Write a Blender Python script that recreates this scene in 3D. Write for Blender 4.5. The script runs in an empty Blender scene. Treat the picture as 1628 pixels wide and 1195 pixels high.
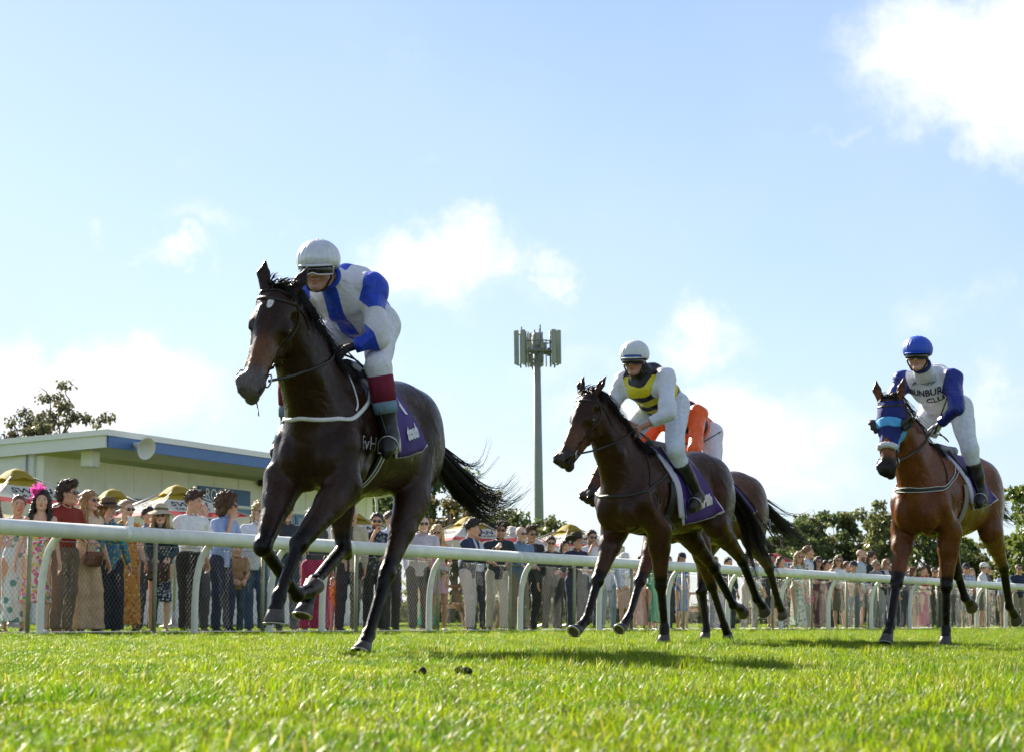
import bpy, math, random
import numpy as np
from mathutils import Vector, Matrix
from mathutils.bvhtree import BVHTree
random.seed(7); RNG = np.random.default_rng(7)
SC = bpy.context.scene
COL = SC.collection
R_ = math.radians

# ------------------------------------------------------------------ camera
PITCH, ROLL = math.atan(385.5/3400), .005
cam_d = bpy.data.cameras.new('camera'); cam = bpy.data.objects.new('camera', cam_d); COL.objects.link(cam)
cam.matrix_world = Matrix.Translation((0, 0, .2)) @ Matrix.Rotation(math.pi/2+PITCH, 4, 'X') @ Matrix.Rotation(ROLL, 4, 'Z')
cam_d.sensor_width = 36; cam_d.lens = 36*3400/1628; cam_d.clip_start = .05; cam_d.clip_end = 3000
cam_d.dof.use_dof = True; cam_d.dof.focus_distance = 13.2; cam_d.dof.aperture_fstop = 11
SC.camera = cam
CAMR = np.array(cam.matrix_world.to_3x3()); CAMP = np.array([0, 0, .2])

# ------------------------------------------------------------------ sun, sky, exposure
SUN_EL, SUN_AZ = R_(29), R_(-33)          # azimuth measured from +Y towards +X (sun behind the field, to the left)
sdir = Vector((math.sin(SUN_AZ)*math.cos(SUN_EL), math.cos(SUN_AZ)*math.cos(SUN_EL), math.sin(SUN_EL)))
sun_d = bpy.data.lights.new('sun', 'SUN'); sun_d.energy = 5.0; sun_d.angle = R_(.5); sun_d.color = (1, .91, .76)
sun = bpy.data.objects.new('sun', sun_d); COL.objects.link(sun)
sun.rotation_euler = (-sdir).to_track_quat('-Z', 'Y').to_euler()
SC.view_settings.view_transform = 'Standard'; SC.view_settings.look = 'None'
SC.view_settings.exposure = 1.42; SC.view_settings.gamma = 1; SC.view_settings.use_curve_mapping = False
W = bpy.data.worlds.new('World'); SC.world = W; W.use_nodes = True

class NT:
    """tiny helper for node trees"""
    def __init__(s, tree): s.t = tree; s.n = tree.nodes; s.l = tree.links
    def new(s, typ, **kw):
        nd = s.n.new(typ)
        for k, v in kw.items():
            if k.startswith('i_'):
                key = k[2:]; key = int(key) if key.isdigit() else key.replace('_', ' ')
                s.set(nd.inputs[key], v)
            else: setattr(nd, k, v)
        return nd
    def set(s, sock, v):
        if hasattr(v, 'is_output'): s.l.new(v, sock)
        elif hasattr(v, 'outputs'): s.l.new(v.outputs[0], sock)
        else: sock.default_value = v
    def math(s, op, a, b=None, c=None, clamp=False):
        nd = s.n.new('ShaderNodeMath'); nd.operation = op; nd.use_clamp = clamp
        for i, x in enumerate((a, b, c)):
            if x is not None: s.set(nd.inputs[i], x)
        return nd.outputs[0]
    def vmath(s, op, a, b=None, out=0):
        nd = s.n.new('ShaderNodeVectorMath'); nd.operation = op
        s.set(nd.inputs[0], a)
        if b is not None: s.set(nd.inputs[1], b)
        return nd.outputs[out]
    def mix(s, f, a, b, blend='MIX'):
        nd = s.n.new('ShaderNodeMix'); nd.data_type = 'RGBA'; nd.blend_type = blend
        s.set(nd.inputs[0], f); s.set(nd.inputs[6], a); s.set(nd.inputs[7], b)
        return nd.outputs[2]
    def ramp(s, f, lo, hi, a=0., b=1., interp='SMOOTHSTEP'):
        nd = s.n.new('ShaderNodeMapRange'); nd.interpolation_type = interp
        for i, x in enumerate((f, lo, hi, a, b)): s.set(nd.inputs[i], x)
        return nd.outputs[0]
    def noise(s, vec, scale, detail=4, rough=.55, out=0, dist=0):
        nd = s.n.new('ShaderNodeTexNoise')
        if vec is not None: s.set(nd.inputs['Vector'], vec)
        nd.inputs['Scale'].default_value = scale; nd.inputs['Detail'].default_value = detail
        nd.inputs['Roughness'].default_value = rough; nd.inputs['Distortion'].default_value = dist
        return nd.outputs[out]

w = NT(W.node_tree); w.n.clear()
sky = w.new('ShaderNodeTexSky', sky_type='NISHITA', sun_disc=False, sun_elevation=SUN_EL, sun_rotation=SUN_AZ,
            air_density=1.0, dust_density=.25, ozone_density=3.0, altitude=0)
tc = w.new('ShaderNodeTexCoord'); D = tc.outputs['Generated']
sx = w.new('ShaderNodeSeparateXYZ'); w.l.new(D, sx.inputs[0])
def pxdir(u, v):
    d = CAMR @ np.array([(u-814)/3400, (597.5-v)/3400, -1.]); return d/np.linalg.norm(d)
warp = w.vmath('ADD', D, w.vmath('SCALE', w.vmath('SUBTRACT', w.noise(D, 26, 5, .6, 1), (.5, .5, .5)), None))
warp.node.inputs[1].links[0].from_node.inputs['Scale'].default_value = .07
# clouds: centre in the sky, half sizes (radians), weight
blobs = [(1590, 85, .075, .055, 1.3), (1500, 140, .03, .028, .85), (1620, 200, .03, .03, .95), (725, 405, .052, .034, 1.25),
         (640, 440, .028, .016, .8), (885, 435, .018, .012, .55), (1115, 540, .03, .02, .62), (115, 620, .08, .033, 1.2),
         (285, 408, .028, .008, .5), (155, 382, .012, .007, .45), (20, 660, .05, .02, .8), (700, 640, .11, .014, .4),
         (1350, 185, .015, .010, .4), (1370, 560, .03, .014, .35), (1600, 640, .06, .02, .45), (900, 590, .05, .02, .45),
         (230, 650, .03, .018, .8), (740, 480, .07, .022, .5), (1380, 60, .05, .02, .4), (760, 330, .03, .014, .6), (1010, 660, .07, .018, .55), (1250, 700, .10, .03, .62), (1480, 480, .05, .02, .34), (820, 380, .03, .012, .4), (330, 350, .05, .012, .28), (1130, 760, .12, .025, .7), (560, 560, .08, .02, .42)]
acc = None
for (u, v, ax, az, wt) in blobs:
    d = pxdir(u, v)
    dv = w.vmath('MULTIPLY', w.vmath('SUBTRACT', warp, tuple(d)), (1/ax, 0, 1/az))
    b = w.ramp(w.vmath('LENGTH', dv, out=1), 1.25, 0., 0, wt)
    acc = b if acc is None else w.math('MAXIMUM', acc, b)
n1 = w.noise(D, 15, 8, .62); n2 = w.noise(D, 5, 3, .5)
gen = w.math('MULTIPLY', w.ramp(n2, .48, .64), .85)
backside = w.ramp(sx.outputs[1], .92, .75, 0, 1)      # scattered cloud added out of view, made denser to brighten camera-facing shade
acc = w.math('MAXIMUM', acc, w.math('MULTIPLY', gen, backside))
cmask = w.ramp(w.math('ADD', acc, w.math('MULTIPLY', w.math('SUBTRACT', n1, .5), 1.35)), .12, 1.0)
cmask = w.math('MULTIPLY', cmask, w.ramp(sx.outputs[2], -.02, .03))
hazem = w.math('MULTIPLY', w.ramp(sx.outputs[2], .46, .0, 0, 1, 'LINEAR'), w.ramp(w.noise(D, 7, 5, .5), .3, .75, .5, .95))
ccol = w.mix(w.ramp(n1, .35, .65), (.86, .92, .98, 1), (1, 1, 1, 1))
bg1 = w.new('ShaderNodeBackground', i_Color=w.mix(1., sky.outputs[0], (1.0, .945, 1.0, 1), 'MULTIPLY'), i_Strength=.056)
bg2 = w.new('ShaderNodeBackground', i_Color=ccol, i_Strength=.45)
bg3 = w.new('ShaderNodeBackground', i_Color=(.70, .855, 1.0, 1), i_Strength=.385)
m0 = w.new('ShaderNodeMixShader'); w.set(m0.inputs[0], w.math('MULTIPLY', hazem, 1.)); w.l.new(bg1.outputs[0], m0.inputs[1]); w.l.new(bg3.outputs[0], m0.inputs[2])
m1 = w.new('ShaderNodeMixShader'); w.set(m1.inputs[0], cmask); w.l.new(m0.outputs[0], m1.inputs[1]); w.l.new(bg2.outputs[0], m1.inputs[2])
wo = w.new('ShaderNodeOutputWorld'); w.l.new(m1.outputs[0], wo.inputs[0])
SC.cycles.max_bounces = 6; SC.cycles.transparent_max_bounces = 8

# ------------------------------------------------------------------ materials
MATS = {}
def mat(name, col=(.5, .5, .5), rough=.6, metal=0., spec=.5, var=0., vscale=20., bump=0., bscale=60., coat=0., sheen=0., attr=None, bdist=.01,
        over=(), transl=0., vcol2=None, trans=0.):
    """principled material; attr = vertex colour name; over = [(float attribute, colour)] crisp printed regions"""
    if name in MATS: return MATS[name]
    m = bpy.data.materials.new(name); m.use_nodes = True; MATS[name] = m
    n = NT(m.node_tree); bs = n.n['Principled BSDF']
    c4 = (*col, 1)
    if attr:
        a = n.new('ShaderNodeAttribute', attribute_name=attr); c = a.outputs[0]
    else: c = None
    tcn = n.new('ShaderNodeTexCoord'); oc = tcn.outputs['Object']
    src = c if c is not None else c4
    for (an, oc_) in over:
        a = n.new('ShaderNodeAttribute', attribute_name=an)
        src = n.mix(n.ramp(a.outputs['Fac'], -.0015, .0015, interp='LINEAR'), src, (*oc_, 1))
    if var or vcol2:
        nz = n.noise(oc, vscale, 5, .6)
        if vcol2: src = n.mix(n.ramp(nz, .38, .62), src, (*vcol2, 1))
        else:
            hs = n.new('ShaderNodeHueSaturation'); n.set(hs.inputs['Color'], src)
            n.set(hs.inputs['Value'], n.ramp(nz, .25, .75, 1-var, 1+var)); src = hs.outputs[0]
    n.set(bs.inputs['Base Color'], src)
    bs.inputs['Roughness'].default_value = rough; bs.inputs['Metallic'].default_value = metal
    bs.inputs['Specular IOR Level'].default_value = spec
    bs.inputs['Coat Weight'].default_value = coat; bs.inputs['Sheen Weight'].default_value = sheen
    if trans: bs.inputs['Transmission Weight'].default_value = trans
    if bump:
        b = n.new('ShaderNodeBump'); b.inputs['Strength'].default_value = bump; b.inputs['Distance'].default_value = bdist
        n.set(b.inputs['Height'], n.noise(oc, bscale, 4 if bdist < .02 else 2, .6, dist=0 if bdist < .02 else 1.2)); n.l.new(b.outputs[0], bs.inputs['Normal'])
    if transl:
        out = n.n['Material Output']; t = n.new('ShaderNodeBsdfTranslucent'); n.set(t.inputs[0], src)
        mx = n.new('ShaderNodeMixShader'); mx.inputs[0].default_value = transl
        n.l.new(bs.outputs[0], mx.inputs[1]); n.l.new(t.outputs[0], mx.inputs[2]); n.l.new(mx.outputs[0], out.inputs[0])
    return m

def print_mat(name, base, cols, scale, rough=.8, kind='flower', transl=.12):
    """printed cloth: blotches of several colours"""
    if name in MATS: return MATS[name]
    m = bpy.data.materials.new(name); m.use_nodes = True; MATS[name] = m
    n = NT(m.node_tree); bs = n.n['Principled BSDF']; oc = n.new('ShaderNodeTexCoord').outputs['Object']
    src = (*base, 1)
    for i, c in enumerate(cols):
        if kind == 'flower':
            vo = n.new('ShaderNodeTexVoronoi', i_Scale=scale*(1+.25*i)); n.set(vo.inputs['Vector'], n.vmath('ADD', n.vmath('ADD', oc, n.vmath('SCALE', n.noise(oc, scale*2, 2, .5, 1), None)), (i*3.7, i*1.3, i*2.1)))
            f = n.ramp(vo.outputs[0], .42, .34)
        elif kind == 'check':
            s3 = n.new('ShaderNodeSeparateXYZ'); n.l.new(oc, s3.inputs[0])
            f = n.math('MULTIPLY', n.math('GREATER_THAN', n.math('SINE', n.math('MULTIPLY', s3.outputs[2 if i else 1], scale*6.28)), .2), .6)
        else:
            s3 = n.new('ShaderNodeSeparateXYZ'); n.l.new(oc, s3.inputs[0])
            f = n.math('GREATER_THAN', n.math('SINE', n.math('MULTIPLY', s3.outputs[1], scale*6.28)), .3)
        src = n.mix(f, src, (*c, 1))
    for nd in n.n:
        if nd.type == 'VECT_MATH' and nd.operation == 'SCALE': nd.inputs['Scale'].default_value = .5/scale
    n.set(bs.inputs['Base Color'], src); bs.inputs['Roughness'].default_value = rough
    b = n.new('ShaderNodeBump'); b.inputs['Strength'].default_value = .4; b.inputs['Distance'].default_value = .02
    n.set(b.inputs['Height'], n.noise(n.vmath('MULTIPLY', oc, (14, 14, 4)), 1, 3, .6)); n.l.new(b.outputs[0], bs.inputs['Normal'])
    return m

def cloth(col, rough=.85, glossy=False):
    key = 'cloth_%02x%02x%02x%s' % (*[int(255*c) for c in col], 's' if glossy else '')
    if key in MATS: return MATS[key]
    m = bpy.data.materials.new(key); m.use_nodes = True; MATS[key] = m
    n = NT(m.node_tree); bs = n.n['Principled BSDF']; oc = n.new('ShaderNodeTexCoord').outputs['Object']
    hs = n.new('ShaderNodeHueSaturation'); hs.inputs['Color'].default_value = (*col, 1)
    n.set(hs.inputs['Value'], n.ramp(n.noise(oc, 30, 5, .6), .2, .8, .82, 1.15)); n.l.new(hs.outputs[0], bs.inputs['Base Color'])
    bs.inputs['Roughness'].default_value = .45 if glossy else rough
    b = n.new('ShaderNodeBump'); b.inputs['Strength'].default_value = .4; b.inputs['Distance'].default_value = .02
    n.set(b.inputs['Height'], n.noise(n.vmath('MULTIPLY', oc, (11, 7, 4)), 1, 1.5, .45, dist=1.6)); n.l.new(b.outputs[0], bs.inputs['Normal'])
    return m

# ------------------------------------------------------------------ object helpers
def link(o, parent=None):
    COL.objects.link(o)
    if parent is not None: o.parent = parent
    return o
def empty(name, loc, rz=0., label=None, cat=None, group=None):
    o = bpy.data.objects.new(name, None); o.empty_display_size = .2; link(o)
    o.location = loc; o.rotation_euler = (0, 0, rz)
    return tag(o, label, cat, group)
def tag(o, label=None, cat=None, group=None, kind=None):
    for k, v in (('label', label), ('category', cat), ('group', group), ('kind', kind)):
        if v: o[k] = v
    return o
def mesh(name, V, F, attrs=None, smooth=True, mats=(), mi=None):
    """V (n,3), F: (m,4)/(m,3) array or list of faces"""
    me = bpy.data.meshes.new(name)
    V = np.asarray(V, np.float32)
    if isinstance(F, np.ndarray):
        me.vertices.add(len(V)); me.vertices.foreach_set('co', V.ravel())
        k = F.shape[1]; me.loops.add(F.size); me.loops.foreach_set('vertex_index', F.ravel().astype(np.int32))
        me.polygons.add(len(F)); me.polygons.foreach_set('loop_start', np.arange(0, F.size, k, dtype=np.int32))
        me.polygons.foreach_set('loop_total', np.full(len(F), k, np.int32)); me.update(calc_edges=True)
    else:
        me.from_pydata([tuple(v) for v in V], [], F); me.update()
    if smooth and len(me.polygons): me.polygons.foreach_set('use_smooth', np.ones(len(me.polygons), bool))
    for a, val in (attrs or {}).items():
        val = np.asarray(val, np.float32)
        if val.ndim == 2:
            at = me.attributes.new(a, 'FLOAT_COLOR', 'POINT')
            at.data.foreach_set('color', np.concatenate([val, np.ones((len(val), 1), np.float32)], 1).ravel())
        else:
            at = me.attributes.new(a, 'FLOAT', 'POINT'); at.data.foreach_set('value', val)
    for m in mats: me.materials.append(m)
    if mi is not None: me.polygons.foreach_set('material_index', np.asarray(mi, np.int32))
    me.validate(); return me
def obj(name, me, parent=None, m=None, loc=None):
    o = bpy.data.objects.new(name, me); link(o, parent)
    if m is not None: me.materials.clear(); me.materials.append(m)
    if loc is not None: o.location = loc
    return o

class MB:
    """collects faces of boxes, tubes and sheets into one mesh"""
    def __init__(s): s.V = []; s.F = []; s.M = []; s.cur = 0
    def add(s, V, F):
        b = len(s.V); s.V += [tuple(v) for v in V]; s.F += [tuple(i+b for i in f) for f in F]; s.M += [s.cur]*len(F)
    def box(s, c, d, ax=None, bev=0.):
        c = np.array(c, float); d = np.array(d, float)/2; A = np.eye(3) if ax is None else np.array(ax, float)
        b = min(bev, d.min()*.9)
        if b <= 0:
            V = [c + A.T @ (d*np.array(q)) for q in [(x, y, z) for x in (-1, 1) for y in (-1, 1) for z in (-1, 1)]]
            s.add(V, [(0, 1, 3, 2), (4, 6, 7, 5), (0, 4, 5, 1), (2, 3, 7, 6), (0, 2, 6, 4), (1, 5, 7, 3)]); return
        V = []; idx = {}
        for x in (-1, 1):
            for y in (-1, 1):
                for z in (-1, 1):
                    q = np.array((x, y, z))
                    for a in range(3):
                        e = d*q - b*q; e[a] = d[a]*q[a]; idx[(x, y, z, a)] = len(V); V.append(c + A.T @ e)
        F = []
        g = lambda x, y, z, a: idx[(x, y, z, a)]
        for a in range(3):
            o1, o2 = [i for i in range(3) if i != a]
            for sg in (-1, 1):
                f = []
                for p, q in ((-1, -1), (1, -1), (1, 1), (-1, 1)):
                    k = [0, 0, 0]; k[a] = sg; k[o1] = p; k[o2] = q; f.append(g(*k, a))
                F.append(f)
            for p in (-1, 1):
                for q in (-1, 1):
                    k1 = [0, 0, 0]; k1[o1] = p; k1[o2] = q; k2 = list(k1); k1[a] = -1; k2[a] = 1
                    F.append([g(*k1, o1), g(*k2, o1), g(*k2, o2), g(*k1, o2)])
        for x in (-1, 1):
            for y in (-1, 1):
                for z in (-1, 1): F.append([g(x, y, z, 0), g(x, y, z, 1), g(x, y, z, 2)])
        s.add(V, F)
    def tube(s, P, r, n=8, cap=True, flat=None, up=None):
        """tube along points P, radius r (number or list); flat=(width factor, thickness factor) relative to r, up = list of normals"""
        P = [np.array(p, float) for p in P]; m = len(P); r = [r]*m if np.isscalar(r) else list(r)
        V = []; prev = None
        for i in range(m):
            t = P[min(i+1, m-1)]-P[max(i-1, 0)]; t /= (np.linalg.norm(t)+1e-9)
            if up is not None: a = np.array(up[i] if isinstance(up, list) else up, float)
            elif prev is not None: a = prev
            else: a = np.array((0, 0, 1.)) if abs(t[2]) < .9 else np.array((1., 0, 0))
            a = a - t*(a@t); a /= (np.linalg.norm(a)+1e-9); prev = a; b = np.cross(t, a)
            fw, ft = flat or (1, 1)
            for k in range(n):
                th = 2*math.pi*(k+.5)/n; V.append(P[i] + r[i]*(fw*math.cos(th)*b + ft*math.sin(th)*a))
        F = [(i*n+k, i*n+(k+1) % n, (i+1)*n+(k+1) % n, (i+1)*n+k) for i in range(m-1) for k in range(n)]
        if cap: F += [tuple(range(n-1, -1, -1)), tuple(range((m-1)*n, m*n))]
        s.add(V, F)
    def lathe(s, prof, c=(0, 0, 0), n=24, ax=None, sx=1., sy=1.):
        A = np.eye(3) if ax is None else np.array(ax, float); c = np.array(c, float)
        V = [c + A.T @ np.array((r*sx*math.cos(2*math.pi*k/n), r*sy*math.sin(2*math.pi*k/n), z)) for r, z in prof for k in range(n)]
        F = [(i*n+k, i*n+(k+1) % n, (i+1)*n+(k+1) % n, (i+1)*n+k) for i in range(len(prof)-1) for k in range(n)]
        s.add(V, F)
    def build(s, name, m, parent=None, smooth=False, loc=None):
        ms = m if isinstance(m, (list, tuple)) else [m]
        me = mesh(name, s.V, s.F, smooth=smooth, mats=ms, mi=s.M)
        return obj(name, me, parent, None, loc)
def smooth_path(P, n=6):
    P = [np.array(p, float) for p in P]; out = []
    Q = [2*P[0]-P[1]]+P+[2*P[-1]-P[-2]]
    for i in range(1, len(Q)-2):
        a, b, c, d = Q[i-1:i+3]
        for k in range(n):
            t = k/n; out.append(.5*((2*b)+(c-a)*t+(2*a-5*b+4*c-d)*t*t+(3*b-a-3*c+d)*t**3))
    out.append(P[-1]); return out

# ------------------------------------------------------------------ signed-distance modelling (organic shapes)
def surface_nets(f, xs, ys, zs):
    s = f < 0
    cnt = np.zeros(tuple(d-1 for d in f.shape), np.int8)
    for a in (0, 1):
        for b in (0, 1):
            for c in (0, 1): cnt += s[a:s.shape[0]-1+a, b:s.shape[1]-1+b, c:s.shape[2]-1+c]
    act = (cnt > 0) & (cnt < 8); I = np.argwhere(act); idg = np.full(act.shape, -1, np.int32); idg[act] = np.arange(len(I))
    cv = {}
    for a in (0, 1):
        for b in (0, 1):
            for c in (0, 1): cv[a, b, c] = f[I[:, 0]+a, I[:, 1]+b, I[:, 2]+c]
    P = np.zeros((len(I), 3)); N = np.zeros(len(I))
    for ax in range(3):
        for p in (0, 1):
            for q in (0, 1):
                k0 = [p, q]; k0.insert(ax, 0); k1 = [p, q]; k1.insert(ax, 1)
                f0, f1 = cv[tuple(k0)], cv[tuple(k1)]; m = (f0 < 0) != (f1 < 0)
                t = np.where(m, f0/np.where(m, f0-f1, 1), 0)
                for j in range(3): P[:, j] += np.where(m, k0[j] if j != ax else t, 0)
                N += m
    P /= N[:, None]
    V = np.empty_like(P)
    for j, g in enumerate((xs, ys, zs)): V[:, j] = g[I[:, j]] + P[:, j]*(g[I[:, j]+1]-g[I[:, j]])
    Q = []
    for ax in range(3):
        sl0 = [slice(1, -1)]*3; sl1 = [slice(1, -1)]*3; sl0[ax] = slice(0, -1); sl1[ax] = slice(1, None)
        s0, s1 = s[tuple(sl0)], s[tuple(sl1)]; E = np.argwhere(s0 != s1)
        if not len(E): continue
        flip = s0[tuple(E.T)]
        o1, o2 = [(1, 2), (2, 0), (0, 1)][ax]
        E = E.copy(); E[:, o1] += 1; E[:, o2] += 1
        q = []
        for (d1, d2) in ((-1, -1), (0, -1), (0, 0), (-1, 0)):
            C = E.copy(); C[:, o1] += d1; C[:, o2] += d2; q.append(idg[tuple(C.T)])
        q = np.stack(q, 1); q[~flip] = q[~flip][:, ::-1]; Q.append(q)
    return V, np.concatenate(Q)
def laplace(V, Q, it=1, lam=.5):
    E = np.concatenate([Q[:, [i, (i+1) % 4]] for i in range(4)])
    deg = np.bincount(E[:, 0], minlength=len(V))+np.bincount(E[:, 1], minlength=len(V))
    for _ in range(it):
        A = np.stack([np.bincount(E[:, 0], V[E[:, 1], j], len(V))+np.bincount(E[:, 1], V[E[:, 0], j], len(V)) for j in range(3)], 1)
        V = V + lam*(A/np.maximum(deg, 1)[:, None]-V)
    return V
class S:
    def __init__(s): s.p = []
    def cone(s, a, b, ra, rb=None, k=.03, n=None, q=1., sub=False):
        s.p.append(('c', np.array(a, float), np.array(b, float), ra, ra if rb is None else rb, k, None if n is None else np.array(n, float), q, sub)); return s
    def chain(s, P, r, k=.03, n=None, q=1.):
        for i in range(len(P)-1): s.cone(P[i], P[i+1], r[i], r[i+1], k, n, q)
        return s
    def ell(s, c, r, k=.03, ax=None, sub=False):
        s.p.append(('e', np.array(c, float), np.array(r if not np.isscalar(r) else (r, r, r), float), None if ax is None else np.array(ax, float), k, sub)); return s
    def both(s, c, r, k=.03, ax=None, sub=False):
        for sg in (1, -1):
            A = None if ax is None else np.array(ax, float)*np.array([1, sg, 1])
            s.ell((c[0], c[1]*sg, c[2]), r, k, A, sub)
        return s
    def bounds(s, inc_sub=False):
        lo, hi = [], []
        for p in s.p:
            if p[-1] and not inc_sub: continue
            if p[0] == 'c': r = max(p[3], p[4])*1.02; lo.append(np.minimum(p[1], p[2])-r); hi.append(np.maximum(p[1], p[2])+r)
            else:
                r = p[2] if p[3] is None else np.full(3, p[2].max()); lo.append(p[1]-r); hi.append(p[1]+r)
        return np.min(lo, 0), np.max(hi, 0)
    def field(s, xs, ys, zs):
        f = np.full((len(xs), len(ys), len(zs)), .5, np.float32)
        for p in s.p:
            k = p[5] if p[0] == 'c' else p[4]; sub = p[-1]
            if p[0] == 'c': r = max(p[3], p[4]); lo, hi = np.minimum(p[1], p[2])-r, np.maximum(p[1], p[2])+r
            else: r = p[2] if p[3] is None else p[2].max(); lo, hi = p[1]-r, p[1]+r
            pad = k+.03
            ix = [slice(np.searchsorted(g, lo[j]-pad), np.searchsorted(g, hi[j]+pad)) for j, g in enumerate((xs, ys, zs))]
            if any(i.stop-i.start < 1 for i in ix): continue
            G = [xs[ix[0]][:, None, None]-p[1][0], ys[ix[1]][None, :, None]-p[1][1], zs[ix[2]][None, None, :]-p[1][2]]
            G = [np.asarray(g, np.float32) for g in G]
            if p[0] == 'c':
                ab = p[2]-p[1]
                if p[6] is not None:
                    n = p[6]/np.linalg.norm(p[6]); dn = (G[0]*n[0]+G[1]*n[1]+G[2]*n[2])*np.float32(1/p[7]-1)
                    G = [G[j]+np.float32(n[j])*dn for j in range(3)]; ab = ab + n*(ab@n)*(1/p[7]-1)
                L = max(ab@ab, 1e-9)
                t = np.clip((G[0]*ab[0]+G[1]*ab[1]+G[2]*ab[2])/np.float32(L), 0, 1)
                d = np.sqrt((G[0]-t*ab[0])**2+(G[1]-t*ab[1])**2+(G[2]-t*ab[2])**2)-(p[3]+t*np.float32(p[4]-p[3]))
            else:
                if p[3] is not None:
                    A = p[3]; G = [sum(np.float32(A[i, j])*G[j] for j in range(3)) for i in range(3)]
                rr = p[2].astype(np.float32)
                k0 = np.sqrt((G[0]/rr[0])**2+(G[1]/rr[1])**2+(G[2]/rr[2])**2)
                k1 = np.sqrt((G[0]/rr[0]**2)**2+(G[1]/rr[1]**2)**2+(G[2]/rr[2]**2)**2)+1e-6
                d = k0*(k0-1)/k1
            F = f[ix[0], ix[1], ix[2]]; d = d.astype(np.float32)
            if sub:
                d = -d; h = np.maximum(k-np.abs(F-d), 0)/k; f[ix[0], ix[1], ix[2]] = np.maximum(F, d)+h*h*k/4
            else:
                h = np.maximum(k-np.abs(F-d), 0)/k; f[ix[0], ix[1], ix[2]] = np.minimum(F, d)-h*h*k/4
        return f
    def mesh(s, h, post=None, smooth=1, fine=None, lo=None, hi=None):
        """fine = (z0, z1, h2): finer steps between z0 and z1"""
        b0, b1 = s.bounds(); lo = b0-2.5*h if lo is None else np.array(lo); hi = b1+2.5*h if hi is None else np.array(hi)
        g = [np.arange(lo[j], hi[j]+h, h) for j in range(3)]
        f = s.field(*g)
        if post is not None: f = post(f, g[0][:, None, None], g[1][None, :, None], g[2][None, None, :])
        f[0] = f[-1] = .1; f[:, 0] = f[:, -1] = .1; f[:, :, 0] = f[:, :, -1] = .1
        V, Q = surface_nets(f, *g)
        return (laplace(V, Q, smooth) if smooth else V), Q
def unit(v): v = np.asarray(v, float); return v/np.linalg.norm(v)
def frame(x, z):
    x = unit(x); z = np.asarray(z, float); z = unit(z-x*(z@x)); y = np.cross(z, x); return np.stack([x, y, z], 1)   # columns
def join(parts):
    V, Q, A, b = [], [], {}, 0
    keys = set().union(*[p[2].keys() for p in parts]) if parts else set()
    for (v, q, a) in parts:
        V.append(v); Q.append(q+b); b += len(v)
        for k in keys:
            w0 = next(p[2][k] for p in parts if k in p[2]); A.setdefault(k, []).append(a[k] if k in a else np.zeros((len(v),)+w0.shape[1:], np.float32))
    return np.concatenate(V), np.concatenate(Q), {k: np.concatenate(v) for k, v in A.items()}
def place(tpl, Rm, t, sc=1., mirror=False):
    V, Q = tpl[0], tpl[1]
    if mirror: V = V*np.array([1, -1, 1]); Q = Q[:, ::-1]
    return (V*sc) @ Rm.T + np.asarray(t), Q
def bvh_of(V, Q): return BVHTree.FromPolygons([tuple(v) for v in V], [tuple(int(i) for i in q) for q in Q])
def seg_dist(V, a, b):
    a, b = np.asarray(a), np.asarray(b); ab = b-a; t = np.clip(((V-a)@ab)/(ab@ab), 0, 1); return np.linalg.norm(V-a-t[:, None]*ab, axis=1), t
def sstep(x, a, b): t = np.clip((x-a)/(b-a), 0, 1); return t*t*(3-2*t)

# text as thin geometry laid on a surface
def text_tris(txt, size, bold=0.):
    cu = bpy.data.curves.new('lettering', 'FONT'); cu.body = txt; cu.size = size; cu.align_x = 'CENTER'; cu.align_y = 'CENTER'; cu.offset = bold
    cu.resolution_u = 3
    o = bpy.data.objects.new('lettering', cu); COL.objects.link(o)
    me = bpy.data.meshes.new_from_object(o.evaluated_get(bpy.context.evaluated_depsgraph_get()))
    P = [tuple(v.co) for v in me.vertices]; F = [tuple(p.vertices) for p in me.polygons]
    bpy.data.objects.remove(o); bpy.data.meshes.remove(me); bpy.data.curves.remove(cu)
    return P, F
def lettering(name, txt, size, origin, right, up, m, parent, bvh=None, off=.004, bold=0., shear=0., curve=0.):
    P, F = text_tris(txt, size, bold); right = unit(right); up = unit(np.asarray(up)-right*(np.dot(up, right))); nrm = np.cross(right, up)
    V = []
    for (x, y, z) in P:
        y2 = y + curve*x*x; p = np.asarray(origin)+right*(x+shear*y)+up*y2
        if bvh is not None:
            h = bvh.ray_cast(Vector(p+nrm*.6), Vector(-nrm), 1.5)
            if h[0] is None: h = bvh.find_nearest(Vector(p))
            p = np.array(h[0])+nrm*off
        else: p = p+nrm*off
        V.append(p)
    return obj(name, mesh(name, V, F, smooth=False, mats=[m]), parent)
def snap(p, bvh, off):
    h = bvh.find_nearest(Vector(p)); n = np.array(h[1]); q = np.array(h[0])
    return q+n*off, n
def strap(mb, P, bvh, wd, th=.004, off=.003, n=6, dens=5):
    pts = smooth_path(P, dens); A = []; U = []
    for p in pts:
        q, nn = snap(p, bvh, off); A.append(q); U.append(nn)
    A = [A[0]]+[(A[i-1]+2*A[i]+A[i+1])/4 for i in range(1, len(A)-1)]+[A[-1]]
    mb.tube(A, 1., n, flat=(wd/2, th), up=U)

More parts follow.
